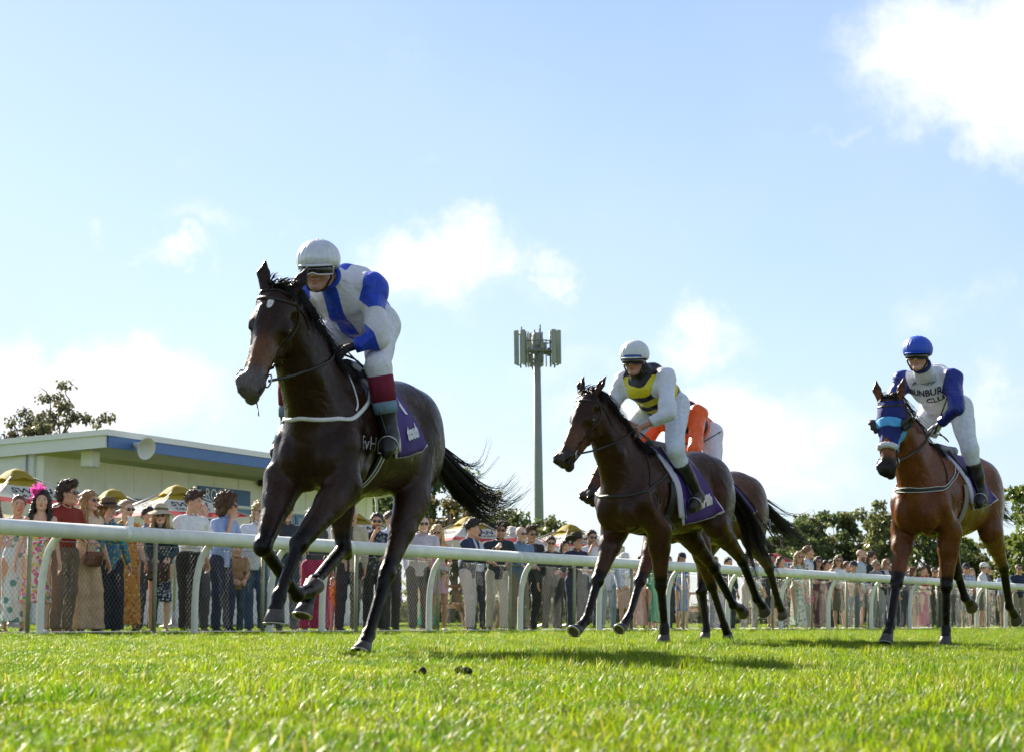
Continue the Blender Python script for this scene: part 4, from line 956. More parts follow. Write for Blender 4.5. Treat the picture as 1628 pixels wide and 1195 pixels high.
def saddle_set(H, cloth_m, edge_m, girth_m, texts, pad_front=.30, drop=1.75, flare=.34, stripe=None):
    """saddle, number cloth with lettering, girth"""
    bv, root = H['bvh'], H['root']
    def sheet(name, x_of, nu, nv, z0, m, off, edge=0., parent=root, th=.006):
        V = [None]*((nu+1)*(nv+1)); c0 = nv//2
        for i in range(nu+1):
            for sgn in (1, -1):
                prev = None; pd = None
                for q in range(c0+1):
                    j = c0+sgn*q; u, v = i/nu, q/c0
                    x, dn = x_of(u, v); ang = sgn*v*dn
                    o = np.array((x, math.sin(ang)*1.2, 1.18+math.cos(ang)*1.2)); c = Vector((x, 0, 1.18)); dr = (c-Vector(o)).normalized()
                    h = bv.ray_cast(Vector(o), dr, 3); p = np.array(h[0] if h[0] is not None else c)-np.array(dr)*(off+.006*math.sin(9*u+5*v)*v)
                    if prev is not None:
                        st = 1.2*.24*dn/c0
                        if v > .45 and (abs(p[1]) < abs(prev[1])-.006 or abs(p[1]) > abs(prev[1])+.035 or np.linalg.norm(p-prev) > 2.2*st): p = np.array((x, prev[1]-.003*sgn, prev[2]-st*.9))
                    V[i*(nv+1)+j] = p; prev = p
        F = [(i*(nv+1)+j, i*(nv+1)+j+1, (i+1)*(nv+1)+j+1, (i+1)*(nv+1)+j) for i in range(nu) for j in range(nv)]
        me = mesh(name, V, F, mats=[m]); o = obj(name, me, parent)
        md = o.modifiers.new('thickness', 'SOLIDIFY'); md.thickness = th; md.offset = 1
        return o, V
    # cloth: hangs lower at the back corner
    def edge(u, v, e):
        fr_, bk_ = pad_front+e-.20*v, -.12-e-flare*v**1.25; u2 = u-.10*u*(1-u)*v
        return fr_+(bk_-fr_)*u2, (drop+1.2*e)*(1.05-.17*u)*(1-.08*max(0, u-.85)/.15)
    def cx(u, v): return edge(u, v, 0.)
    def ex(u, v): return edge(u, v, .030)
    sheet('cloth_border', ex, 18, 34, 0, edge_m, .008)
    o, V = sheet('saddle_cloth', cx, 18, 34, 0, cloth_m, .016)
    # fleece pad under the front edge
    def px_(u, v): return (pad_front+.075-.095*u-.19*v, drop*.97)
    sheet('fleece_pad', px_, 4, 30, 0, edge_m, .004, th=.016)
    bv2 = None
    # girth
    mb = MB(); mb2 = MB(); n = 40
    P = []; U = []
    for k in range(n+1):
        a = R_(70)+R_(220)*k/n; d = np.array((0, math.sin(a), math.cos(a))); o_ = np.array((.20, 0, 1.2))+d*1.2; o_[0] = .28-.10*abs(math.sin(a/2))*1.0+.13*(1-math.cos(a))/2
        h = bv.ray_cast(Vector(o_), Vector(-d), 3)
        if h[0] is None: continue
        rad = np.linalg.norm(np.array(h[0])[1:]-np.array((0, 1.2)))
        if rad > .385: h = (Vector((h[0][0], d[1]*.34, 1.2+d[2]*.34)),)
        P.append(np.array(h[0])+d*.008); U.append(d)
    mb.tube(P, 1., 6, flat=(.062, .006), up=U); g = mb.build('girth', girth_m, root, True)
    if stripe is not None:
        for sft in (-.022, .022):
            mb2.tube([p+np.array((sft, 0, 0))+u*.005 for p, u in zip(P, U)], 1., 5, flat=(.006, .003), up=U)
        mb2.build('girth_stripe', stripe, g, True)
    # saddle: seat and flap
    s = S(); top = lambda x: np.array(bv.ray_cast(Vector((x, 0, 3)), Vector((0, 0, -1)))[0])[2]
    s.cone((.22, 0, top(.22)+.03), (-.1, 0, top(-.1)+.02), .045, .06, .03).cone((-.1, 0, top(-.1)+.02), (-.2, 0, top(-.2)+.045), .055, .04, .03)
    for sg in (1, -1): s.cone((.2, .1*sg, top(.2)-.03), (.2, .235*sg, 1.36), .05, .055, .03, (0, 1, 0), .45)
    Vv, Qq = s.mesh(.014); obj('saddle', mesh('saddle', Vv, Qq, mats=[LEATHER]), root)
    cb = BVHTree.FromPolygons([tuple(v) for v in V], [(i*35+j, i*35+j+1, (i+1)*35+j+1, (i+1)*35+j) for i in range(18) for j in range(34)])
    if V[34][1] < 0: V = [V[(i)*35+34-j] for i in range(19) for j in range(35)]
    G = lambda i, j: np.array(V[i*35+j])
    for (t, size, uu, vv, tl) in texts:
        i_, j_ = int(uu*18), int(17+vv*17); org = G(i_, j_); rt = unit(G(min(i_+2, 18), j_)-G(i_-2, j_))+np.array((0, 0, tl)); cv = 0
        if G(i_, 30)[1] < 0: rt = rt
        lettering('number_lettering', t, size, org, rt, G(i_, j_-3)-G(i_, min(j_+2, 34)), mat('print_white', (.75, .74, .78), .7), o, cb, .014, .004*size/.06, 0., cv)
    return o

def breast_strap(H, m, wd, x0=.30, zlow=1.14, edge=None, yoke=True, name='breastplate'):
    bv, root = H['bvh'], H['root']; mb = MB()
    loop = [(x0, .30, zlow+.24), (.45, .32, zlow+.14), (.60, .27, zlow+.06), (.74, .17, zlow+.01), (.88, 0, zlow-.015), (.74, -.17, zlow+.01), (.60, -.27, zlow+.06), (.45, -.32, zlow+.14), (x0, -.30, zlow+.24)]
    strap(mb, loop, bv, wd, .005, .005, 6, 6); b = mb.build(name, m, root, True)
    if edge is not None:
        for dz in (wd*.42, -wd*.42):
            e = MB(); strap(e, [(p[0], p[1], p[2]+dz) for p in loop], bv, .006, .004, .009, 5, 6); e.build('strap_edging', edge, b, True)
    if yoke:
        y = MB(); strap(y, [(.58, .26, zlow+.09), (.52, .2, 1.38), (.47, .10, 1.54), (.46, 0, 1.64), (.47, -.10, 1.54), (.52, -.2, 1.38), (.58, -.26, zlow+.09)], bv, wd*.45, .004, .005); y.build('neck_strap', m, b, True)
    return b

# ------------------------------------------------------------------ jockeys
def build_jockey(label, O, th, J, C):
    """J joints in the horse frame, C colours and options; base of the figure at the saddle"""
    root = empty('person', (O[0], O[1], 0), -math.pi/2-R_(th), label, 'person', 'jockeys riding in the race')
    base = np.array(J.get('seat', (.05, 0, 1.55))); 
    rz = -math.pi/2-R_(th); root.location = (O[0]+math.cos(rz)*base[0], O[1]+math.sin(rz)*base[0], base[2])
    P = {k: np.array(v, float)-base for k, v in J.items() if k not in ('seat', 'look', 'hands_up')}
    pel, che, nek, hd = P['pelvis'], P['chest'], P['neck'], P['head']
    look = unit(J['look']); HR = frame(look, np.array((0, 0, 1.)))
    parts = []
    # --- body (skin): trunk, limbs, head and hands as one figure
    def skeleton(gr, arms=True, legs=True, trunk=True, k=.04):
        s = S()
        if trunk:
            s.cone(pel, che, .125+gr, .135+gr, k); s.cone(che, nek, .125+gr, .06+gr, k)
            for a in 'LR': s.cone(che, P['sh'+a], .09+gr, .068+gr, k)
        if arms:
            for a in 'LR':
                s.chain([P['sh'+a], P['el'+a]], (.056+gr*.8, .042+gr*.8), k*.7); s.chain([P['el'+a], P['ha'+a]], (.042+gr*.7, .027+gr*.6), k*.5)
        if legs:
            for a in 'LR':
                s.chain([P['hi'+a], P['kn'+a]], (.105+gr, .062+gr), k); s.chain([P['kn'+a], P['kn'+a]*.6+P['an'+a]*.4, P['an'+a]], (.06+gr, .06+gr, .038+gr), k*.6)
        return s
    s = skeleton(-.006); s.cone(nek, hd+HR @ np.array((-.045, 0, -.045)), .058, .050, .03)
    V, Q = s.mesh(.016); sk = np.array(C['skin'])
    parts.append((V, Q, {'Col': np.tile(sk, (len(V), 1))}))
    hv, hq = place(HEAD_F, HR, hd, 1.); parts.append((hv, hq, {'Col': head_colors(HEAD_F, sk, C.get('hair', (.05, .03, .02)), C.get('beard', 0.))}))
    for a in 'LR':
        dr = unit(J.get('hdir'+a, P['ha'+a]-P['el'+a])); Rm = frame(dr, np.array((0, .5 if a == 'L' else -.5, 1.)))
        v, q = place(FIST_F, Rm, P['ha'+a], 1.05, mirror=(a == 'R')); col = C.get('glove', sk)
        parts.append((v, q, {'Col': np.tile(np.array(col), (len(v), 1))}))
    V, Q, A = join(parts); obj('body', mesh('jockey_body', V, Q, A, mats=[SKIN]), root)
    # --- silks (shirt)
    def wr(f, x, y, z, amp=.006, fr=38.):
        return f+amp*(np.sin(fr*(x*.8+z*.5)+2*np.sin(9*y))*np.sin(fr*(.6*y-z*.45+.3*x)+1.3)).astype(np.float32)
    s = skeleton(.022, True, False, True, .05)
    for a in 'LR': s.ell(P['el'+a]*.8+P['sh'+a]*.2, .060, .05)
    s.ell((pel+che)/2+np.array((.05, 0, -.06)), (.15, .14, .12), .06)
    s.cone(pel, che, .15, .15, .05); ndk = unit(hd-nek); s.cone(nek, nek+ndk*.11, .082, .070, .03); s.ell(che+np.array((.10, 0, -.05)), (.12, .15, .12), .06)
    ax = unit(che-pel)
    def cut(f, x, y, z):
        f = wr(wr(f, x, y, z, .007), z, x, y, .004, 46.)
        c0 = pel+ax*C.get('hem', -.05); g = -((x-c0[0])*ax[0]+(y-c0[1])*ax[1]+(z-c0[2])*ax[2]); f = np.maximum(f, g)
        nd = unit(hd-nek); c1 = nek+nd*.088; g2 = ((x-c1[0])*nd[0]+(y-c1[1])*nd[1]+(z-c1[2])*nd[2]); f = np.where(np.sqrt((x-nek[0])**2+(y-nek[1])**2+(z-nek[2])**2) < .16, np.maximum(f, g2), f)
        for a in 'LR':
            ca = P['el'+a]+(P['ha'+a]-P['el'+a])*C.get('sleeve', .88); da = unit(P['ha'+a]-P['el'+a])
            near = np.sqrt((x-ca[0])**2+(y-ca[1])**2+(z-ca[2])**2) < .13
            f = np.where(near, np.maximum(f, (x-ca[0])*da[0]+(y-ca[1])*da[1]+(z-ca[2])*da[2]), f)
        return f
    V, Q = s.mesh(.0105, cut, 1)
    attrs = C['pattern'](V, P) if C.get('pattern') else {}
    sm = mat('silks_'+C['id'], C['silk'], .38, over=[(k, C['cols'][k]) for k in attrs], bump=.75, bscale=8, bdist=.03, var=.05, sheen=.0, spec=.4)
    shirt = obj('silks', mesh('silks', V, Q, attrs, mats=[sm]), root); sb = bvh_of(V, Q)
    # collar
    col = MB(); nd = unit(hd-nek); fr = frame(nd, look); pr = [nek+nd*.088+fr @ np.array((0, .068*math.cos(a), .068*math.sin(a))) for a in np.linspace(0, 2*math.pi, 25)]
    col.tube(pr, 1., 6, cap=False, flat=(.012, .02), up=[nd]*25); col.build('collar', cloth(C.get('collar', C['silk'])), shirt, True)
    # --- breeches
    s = S()
    for a in 'LR':
        s.chain([P['hi'+a], P['kn'+a]], (.108, .070), .05); kk = P['kn'+a]; s.chain([kk, kk*.62+P['an'+a]*.38], (.067, .060), .03)
        s.cone(pel, P['hi'+a], .125, .11, .05)
    s.cone(pel, pel+ax*.16, .132, .130, .04); s.ell(pel-ax*.03, (.12, .145, .12), .05)
    def cutb(f, x, y, z):
        f = wr(f, x, y, z, .005, 30)
        for a in 'LR':
            t = C.get('boot_top', .3); c0 = P['kn'+a]*(1-t)+P['an'+a]*t; d = unit(P['an'+a]-P['kn'+a])
            near = np.sqrt((x-c0[0])**2+(y-c0[1])**2+(z-c0[2])**2) < .15
            f = np.where(near, np.maximum(f, (x-c0[0])*d[0]+(y-c0[1])*d[1]+(z-c0[2])*d[2]), f)
        return f
    V, Q = s.mesh(.0115, cutb, 1); obj('breeches', mesh('breeches', V, Q, mats=[cloth(C.get('breeches', (.78, .78, .80)))]), root)
    # --- boots
    for a in 'LR':
        k, an, to = P['kn'+a], P['an'+a], P['to'+a]; d = an-k; t = C.get('boot_top', .3)
        b = S(); b.chain([k+d*(t-.02), k+d*.6, an], (.066, .058, .046), .02); b.chain([an, an*.3+to*.7, to], (.048, .042, .036), .03); b.cone(an, an+unit(an-to)*.05+np.array((0, 0, -.03)), .045, .035, .02)
        b.cone(to+np.array((0, 0, -.03)), an+np.array((0, 0, -.075)), .022, .024, .02)
        ct = k+d*t
        V, Q = b.mesh(.009, lambda f, x, y, z: np.maximum(wr(f, x, y, z, .003, 60), -((x-ct[0])*d[0]+(y-ct[1])*d[1]+(z-ct[2])*d[2])/np.linalg.norm(d)), 1)
        bt = obj('boot', mesh('boot', V, Q, mats=[LEATHER]), root)
        for (t0, t1, cc) in C.get('bands', ()):
            m_ = MB(); m_.tube([k+d*t0, k+d*((t0+t1)/2), k+d*t1], [.0745-.012*t0, .0745-.012*t0, .0735-.012*t1], 20, cap=True); m_.build('boot_band', cloth(cc), bt, True)
        st = MB(); cen = (an*.35+to*.65)+np.array((0, 0, .0)); fz = unit(to-an); sd = unit(np.cross(fz, (0, 0, 1))); u2 = np.cross(sd, fz)
        st.tube([cen+sd*(.058*math.cos(q))*(1)+u2*(.075*math.sin(q)-.018 if math.sin(q) > 0 else -.05) for q in np.linspace(0, 2*math.pi, 19)], .0045, 6, cap=False)
        st.build('stirrup', STEEL, bt, True)
        lt = MB(); lt.tube(smooth_path([cen+u2*.055, cen*.5+k*.5+np.array((-.02, -.05 if a == 'L' else .05, .05)), P['hi'+a]*.2+k*.55+np.array((0, 0, -.05))], 4), 1., 6, flat=(.011, .003), up=(0, 1, 0)); lt.build('stirrup_leather', BROWNLEA, bt, True)
    # --- helmet with silk cap, peak and goggles
    s = S(); s.ell((-.012, 0, .052), (.126, .104, .106), .01); s.cone((-.012, -.02, .05), (-.012, .02, .05), .1, .1, .03)
    V, Q = s.mesh(.0075, lambda f, x, y, z: np.maximum(f+.0016*np.sin(22*np.arctan2(y, x+.012))*(z > .03), .006-(z-.018*(x > .0)*(x/.1)+.02*(x < 0)*(-x/.1))), 1)
    capm = mat('cap_'+C['id'], C['cap'], C.get('cap_rough', .35), C.get('cap_metal', 0.), var=.06, vscale=14, bump=.4, bscale=16, spec=.6)
    mh = lambda V: V @ HR.T + hd
    hel = obj('helmet', mesh('helmet', mh(V), Q, mats=[capm]), root)
    pk = MB(); Vp = []; n = 14
    for i in range(n+1):
        a = (i/n-.5)*2.3
        for (r, z) in ((1., .032), (1.25-.12*abs(a), .022), (1.24-.12*abs(a), .017), (1., .022)): Vp.append(mh(np.array((-.012+.122*math.cos(a)*r, .1*math.sin(a)*r, z))))
    pk.add(Vp, [(i*4+j, i*4+(j+1) % 4, (i+1)*4+(j+1) % 4, (i+1)*4+j) for i in range(n) for j in range(4)]); pk.build('helmet_peak', cloth(C.get('peak', C['cap'])), hel, True)
    if C.get('cap_band'):
        bd = MB(); bd.tube([mh(np.array((-.012+.1285*math.cos(a), .1065*math.sin(a), .027+.012*math.cos(a)))) for a in np.linspace(0, 2*math.pi, 41)], 1., 6, cap=False, flat=(.010, .004), up=[HR @ np.array((math.cos(a), math.sin(a), 0)) for a in np.linspace(0, 2*math.pi, 41)]); bd.build('cap_band', cloth(C['cap_band']), hel, True)
    bt_ = MB(); bt_.lathe([(.0001, .006), (.008, .004), (.010, 0)], mh(np.array((-.012, 0, .158))), 10); bt_.build('cap_button', capm, hel, True)
    ch = MB()
    for sg in (1, -1): ch.tube([mh(np.array(p)) for p in ((.02, .085*sg, .02), (.03, .078*sg, -.05), (.045, .045*sg, -.112), (.05, 0, -.122))], 1., 5, flat=(.008, .003), up=HR[:, 0])
    ch.build('chin_strap', BROWNLEA, hel, True)
    def goggles(scale_x, z0, hh, m, off, nm, par):
        g = MB(); Vg = []; n = 20
        for i in range(n+1):
            a = (i/n-.5)*2.5; bridge = 1-.45*math.exp(-(a/.2)**2)
            cx_, cy_ = .012+(.094+off)*math.cos(a), (.083+off)*math.sin(a)
            for (dz, o) in ((-hh*bridge, -.004), (-hh*.6, .008), (hh*.6, .008), (hh, -.004)): Vg.append(mh(np.array((cx_+o*math.cos(a), cy_+o*math.sin(a), z0+dz))))
        g.add(Vg, [(i*4+j, (i+1)*4+j, (i+1)*4+j+1, i*4+j+1) for i in range(n) for j in range(3)])
        o = g.build(nm, m, par, True); md = o.modifiers.new('thickness', 'SOLIDIFY'); md.thickness = .004; return o
    gg = goggles(1, -.003, .024, GLASS_D, .007, 'goggles', root)
    if C.get('goggle_frame'):
        fm = mat('goggle_frame_'+C['id'], C['goggle_frame'], .4)
        for sgn in (1, -1):
            t = MB(); t.tube([mh(np.array((.012+.112*math.cos(a),   .099*math.sin(a), -.003+sgn*.025*(1 if sgn > 0 else (1-.45*math.exp(-(a/.2)**2)))))) for a in np.linspace(-1.2, 1.2, 21)], .0042, 6); t.build('goggle_rim', fm, gg, True)
        for sgn in (1, -1):
            t = MB(); t.tube([mh(np.array(p)) for p in ((.05, .097*sgn, .004), (.0, .104*sgn, .03), (-.06, .098*sgn, .06))], 1., 6, flat=(.010, .003), up=HR @ np.array((0, sgn, .0))); t.build('goggle_strap', fm, gg, True)
    return dict(root=root, sb=sb, shirt=shirt, P=P, base=base, HR=HR)

def pick(*names): return names
# -- horse poses: leg joints elbow/stifle, knee/hock, fetlock, hoof in metres, x forward, y to the horse's left
HORSES = {}
lead_hands = [(.50, .09, 1.69), (.53, -.05, 1.70)]
HORSES['lead'] = H1 = build_horse('lead', 'dark brown racehorse leading, white breast strap and EvH brand on its shoulder', (-.87, 12.2), 18,
    dict(poll=(1.06, -.035, 1.925), muzzle=(1.36, -.06, 1.41), brow=(1, .30, .42), wind=(-.6, .5, .1), lock=(-.02, .10, .05),
         FR=[(.66, -.17, .92), (.97, -.15, .575), (.60, -.11, .325), (.42, -.105, .365)], FRa=(-.75, 0, .62), FRt=(-.6, 0, -.8),
         FL=[(.62, .16, .90), (.985, .065, .585), (1.16, .035, .31), (1.19, .03, .215)], FLa=(.12, 0, -1),
         HR=[(-.14, -.18, .98), (-.14, -.15, .60), (.27, -.15, .40), (.40, -.15, .245)], HRa=(.45, 0, -.9),
         HL=[(-.42, .17, .90), (-.10, .14, .455), (.13, .12, .105), (.205, .12, .035)], HLa=(.6, 0, -.8),
         tail=[(-.90, 0, 1.37), (-1.04, .08, 1.22), (-1.20, .18, 1.06), (-1.32, .28, .93), (-1.46, .36, .89), (-1.60, .43, .99)], tspread=.075),
    dict(base=(.026, .0105, .0050), dark=(.0055, .0038, .0028), muzzle=(.11, .095, .088), belly=(.05, .028, .018), tan=(.16, .068, .028), star=(.135, -.012, .032), mane_n=520, tail_n=560), .0095)
PURPLE = mat('purple_cloth', (.045, .014, .17), .75, bump=.3, bscale=40); LILAC = mat('white_border_cloth', (.62, .60, .74), .8, bump=.3, bscale=60)
bridle(H1, lead_hands, nose=False)
saddle_set(H1, PURPLE, LILAC, LEATHER, [('1', .26, .62, .46, 0), ('touch', .105, .60, .78, .06)], drop=1.78, flare=.27, stripe=WHITE_STRAP)
breast_strap(H1, WHITE_STRAP, .026, zlow=1.255)
lettering('freeze_brand', 'EvH', .105, (.455, .6, 1.15), (-1, 0, 0), (0, 0, 1), mat('brand_hair', (.5, .49, .48), .7), H1['body'], H1['bvh'], .003)
mb = MB(); mb.tube(smooth_path([H1['HP'](.50, -.07, -.12), H1['HP'](.44, -.04, -.22), H1['HP'](.52, 0, -.26), H1['HP'](.60, .03, -.23)], 4), 1., 6, flat=(.008, .003), up=(0, 1, 0)); mb.build('strap_end', BROWNLEA, H1['root'], True)
o = H1['HP']; bl = S()
h2_hands = [(.57, .09, 1.715), (.48, -.06, 1.76)]
HORSES['second'] = H2 = build_horse('second', 'dark bay racehorse behind the leader, under the yellow and black jockey', (1.24, 17.5), 35,
    dict(poll=(1.04, -.035, 1.955), muzzle=(1.39, -.115, 1.40), brow=(1, -.10, .5), wind=(-.6, .5, .4), lock=(-.12, .08, .05),
         FR=[(.46, -.17, .90), (.76, -.15, .50), (.955, -.13, .19), (1.08, -.13, .115)], FRa=(.85, 0, -.55),
         FL=[(.34, .17, .90), (.27, .14, .47), (.20, .13, .135), (.205, .13, .05)], FLa=(.1, 0, -1),
         HR=[(-.60, -.17, .98), (-1.08, -.14, .64), (-1.38, -.12, .33), (-1.53, -.12, .29)], HRa=(-.9, 0, -.3), HRt=(.3, 0, -1),
         HL=[(-.56, .18, .99), (-1.08, .14, .70), (-1.37, .12, .38), (-1.49, .12, .30)], HLa=(-.75, 0, -.7), HLt=(.7, 0, -.7),
         tail=[(-.90, 0, 1.38), (-1.02, .05, 1.30), (-1.20, .12, 1.08), (-1.32, .16, .85), (-1.42, .2, .66), (-1.52, .24, .5)], tspread=.07),
    dict(base=(.034, .0122, .0050), dark=(.006, .0042, .0031), muzzle=(.035, .025, .02), belly=(.075, .034, .015), tan=(.12, .05, .022), mane_n=520, tail_n=380), .0105)
bridle(H2, h2_hands, nose=False)
saddle_set(H2, PURPLE, LILAC, LEATHER, [('RPBh', .12, .68, .78, .05)], drop=2.28, flare=.38)
breast_strap(H2, BROWNLEA, .03, zlow=1.17)
lettering('freeze_brand', 'U S', .085, (.41, .6, 1.13), (-1, 0, 0), (0, 0, 1), mat('brand_faint', (.09, .08, .075), .7), H2['body'], H2['bvh'], .003)
h3_hands = [(.52, .09, 1.755), (.54, -.05, 1.75)]
HORSES['third'] = H3 = build_horse('third', 'bright bay racehorse on the right wearing a blue hood with blinkers', (3.6, 17.7), 31,
    dict(poll=(1.05, -.075, 1.955), muzzle=(1.27, -.045, 1.385), brow=(1, .02, .3), wind=(-.6, .5, .2),
         FR=[(.52, -.17, .91), (.80, -.14, .50), (1.0, -.12, .165), (1.08, -.12, .065)], FRa=(.35, 0, -.93),
         FL=[(.42, .17, .90), (.435, .14, .48), (.40, .12, .135), (.415, .12, .05)], FLa=(.1, 0, -1),
         HR=[(-.46, -.17, .98), (-.62, -.14, .63), (-.76, -.12, .40), (-.90, -.12, .35)], HRa=(-.9, 0, -.35), HRt=(.3, 0, -1),
         HL=[(-.58, .18, .96), (-1.02, .14, .66), (-1.22, .12, .33), (-1.38, .12, .24)], HLa=(-.75, 0, -.6), HLt=(.6, 0, -.75),
         tail=[(-.90, 0, 1.38), (-1.02, .04, 1.30), (-1.22, .05, 1.17), (-1.42, .05, 1.1), (-1.6, .06, 1.08)], tspread=.05),
    dict(base=(.135, .040, .0095), dark=(.0065, .0045, .0035), muzzle=(.02, .015, .013), belly=(.13, .048, .014), tan=(.22, .08, .026), mane_n=160, tail_n=260), .0105)
bridle(H3, h3_hands, white=mat('sheepskin', (.68, .70, .74), .95, bump=1., bscale=60))
saddle_set(H3, PURPLE, LILAC, mat('grey_girth', (.25, .22, .2), .7), [('GC', .11, .66, .76, .05)], drop=1.75, flare=.36)
breast_strap(H3, BROWNLEA, .036, edge=WHITE_STRAP, zlow=1.235)
lettering('freeze_brand', 'O', .12, (.36, .6, 1.12), (-1, 0, 0), (0, 0, 1), mat('brand_tan', (.24, .12, .05), .7), H3['body'], H3['bvh'], .003)
lettering('freeze_brand', 'H', .05, (.36, .6, 1.12), (-1, 0, 0), (0, 0, 1), MATS['brand_tan'], H3['body'], H3['bvh'], .003)
# hood, blinker cups and sheepskin of the third horse
HP3, bv3 = H3['HP'], H3['bvh']
def patch(name, fn, nu, nv, m, par, bv, off, th=.004):
    V = []
    for i in range(nu+1):
        for j in range(nv+1):
            q, nn = snap(fn(i/nu, j/nv*2-1), bv, off); V.append(q)
    F = [(i*(nv+1)+j, i*(nv+1)+j+1, (i+1)*(nv+1)+j+1, (i+1)*(nv+1)+j) for i in range(nu) for j in range(nv)]
    o = obj(name, mesh(name, V, F, mats=[m]), par); md = o.modifiers.new('thickness', 'SOLIDIFY'); md.thickness = th; md.offset = 1; return o
def hoodfn(x0, x1, wmax, dip=0.):
    def f(u, v):
        a = v*wmax; x = x0+(x1-x0)*u+dip*abs(v)*u
        return HP3(x, .14*math.sin(a), -.07+.14*math.cos(a))
    return f
NAVY = cloth((.012, .022, .16)); SKYB = cloth((.10, .42, .80))
hood = patch('hood', hoodfn(.045, .185, 1.9), 10, 26, NAVY, H3['root'], bv3, .004)
patch('hood_panel', hoodfn(.185, .255, 1.75, .03), 6, 26, SKYB, hood, bv3, .005)
patch('hood_nose', hoodfn(.255, .335, 1.6, .12), 8, 26, NAVY, hood, bv3, .004)
for sg in (1, -1):
    patch('hood_cheek', lambda u, v, sg=sg: HP3(.20+.22*u, .1*sg, -.10-.035*v+.02*u), 8, 6, SKYB if sg > 0 else NAVY, hood, bv3, .007)
    c = HP3(.205, .088*sg, -.048); nrm = unit(H3['Rm'] @ np.array((.1, sg, .12))); fr = frame(nrm, H3['Rm'][:, 0])
    cup = MB(); n = 16; Vc = []
    for (r, d) in ((.046, .0), (.054, .03), (.052, .055), (.045, .058), (.046, .03), (.03, .012), (.001, .01)):
        for k in range(n):
            a = 2*math.pi*k/n; back = .55 if math.cos(a) > .1 else 1.15     # open towards the front
            Vc.append(c+fr @ np.array((d*back, r*math.sin(a), r*1.1*math.cos(a)+.0)))
    cup.add(Vc, [(i*n+k, i*n+(k+1) % n, (i+1)*n+(k+1) % n, (i+1)*n+k) for i in range(6) for k in range(n)]); cup.build('blinker_cup', mat('blinker', (.02, .018, .017), .4), hood, True)
s = S()
for k in range(9):
    a = (k/8-.5)*2.2; q, nn = snap(HP3(.40, .1*math.sin(a), -.06+.1*math.cos(a)), bv3, .012); s.ell(q, (.024, .024, .024), .012)
V, Q = s.mesh(.006, lambda f, x, y, z: f+.0035*np.sin(260*x+3*np.sin(90*y))*np.sin(240*z+2*np.sin(110*x)), 0); obj('sheepskin_noseband', mesh('sheepskin_noseband', V, Q, mats=[MATS['sheepskin']]), H3['root'])
h4_hands = [(.66, .08, 1.66), (.68, -.06, 1.66)]
HORSES['fourth'] = H4 = build_horse('fourth', 'brown racehorse mostly hidden behind the yellow and black jockey\'s horse', (1.83, 19.9), 33,
    dict(poll=(1.24, -.26, 1.80), muzzle=(1.55, -.40, 1.31), brow=(1, -.2, .5), wind=(-.6, .3, .2),
         FR=[(.70, -.16, .91), (1.03, -.15, .53), (1.25, -.13, .225), (1.38, -.13, .125)], FRa=(.8, 0, -.6),
         FL=[(.50, .17, .88), (.20, .14, .50), (-.06, .13, .15), (-.13, .13, .05)], FLa=(-.35, 0, -1),
         HR=[(-.26, -.17, .94), (-.16, -.15, .48), (-.18, -.12, .12), (-.16, -.12, .05)], HRa=(.2, 0, -1),
         HL=[(-.55, .18, .97), (-.98, .14, .69), (-1.22, .12, .37), (-1.30, .12, .27)], HLa=(-.5, 0, -.85), HLt=(.8, 0, -.5),
         tail=[(-.92, 0, 1.37), (-1.04, .06, 1.28), (-1.24, .14, 1.10), (-1.46, .2, .98), (-1.66, .28, .9)], tspread=.08),
    dict(base=(.07, .024, .008), dark=(.010, .007, .006), muzzle=(.03, .022, .02), belly=(.07, .032, .014), mane_n=140, tail_n=260), .013)
bridle(H4, h4_hands)
saddle_set(H4, PURPLE, LILAC, BROWNLEA, [])

# -- jockeys
BLUE = (.012, .06, .52); SILV = (.66, .66, .70); BLACK = (.006, .0055, .009); YEL = (.66, .58, .02); ORG = (.82, .12, .02)
def pat1(V, P):
    che, nek = P['chest'], P['neck']; y, x = V[:, 1], V[:, 0]
    d = {}
    core = np.full(len(V), -.1); best = np.full(len(V), 9.)
    dt, _ = seg_dist(V, P['pelvis'], P['neck'])
    armv = np.full(len(V), -.1)
    for a in 'LR':
        d1, t1 = seg_dist(V, P['sh'+a], P['el'+a]); d2, t2 = seg_dist(V, P['el'+a], P['ha'+a])
        u = np.where(d1 < d2, t1, 1+t2); isarm = np.minimum(d1, d2)-(dt-.075)
        armv = np.maximum(armv, -isarm)
        pan = np.minimum(np.minimum(u-.48, 1.02-u)*.3, -isarm)
        best = np.where(-isarm > core, np.where(pan > -.08, pan, pan), best); core = np.maximum(core, -isarm)
    body_w = .058-abs(abs(y)-.105)            # white bands either side of a blue centre panel
    front = x-(che[0]-.17)
    sh = np.maximum(np.minimum(np.minimum(body_w, front), dt*0+.1), -.2)
    near = np.full(len(V), 9.); pan2 = np.full(len(V), -.1)
    for a in 'LR':
        d1, t1 = seg_dist(V, P['sh'+a], P['el'+a]); d2, t2 = seg_dist(V, P['el'+a], P['ha'+a]); u = t1+t2; dm = np.minimum(d1, d2)
        pan2 = np.where(dm < near, np.minimum(u-.48, 1.04-u)*.3, pan2); near = np.minimum(near, dm)
    d['white'] = np.maximum(np.minimum(armv, pan2), np.minimum(-armv, sh))
    return d
C1 = dict(id='lead', skin=(.50, .27, .19), hair=(.10, .07, .05), beard=.25, silk=BLUE, cols={'white': SILV}, pattern=pat1, collar=BLUE, breeches=(.74, .75, .80), boot_top=.20,
          bands=((.13, .52, (.17, .008, .03)), (.50, .67, (.16, .25, .32))), cap=(.66, .68, .72), cap_rough=.34, cap_metal=.25, peak=(.62, .63, .66), goggle_frame=(.7, .68, .66), glove=(.015, .015, .016), sleeve=.84)
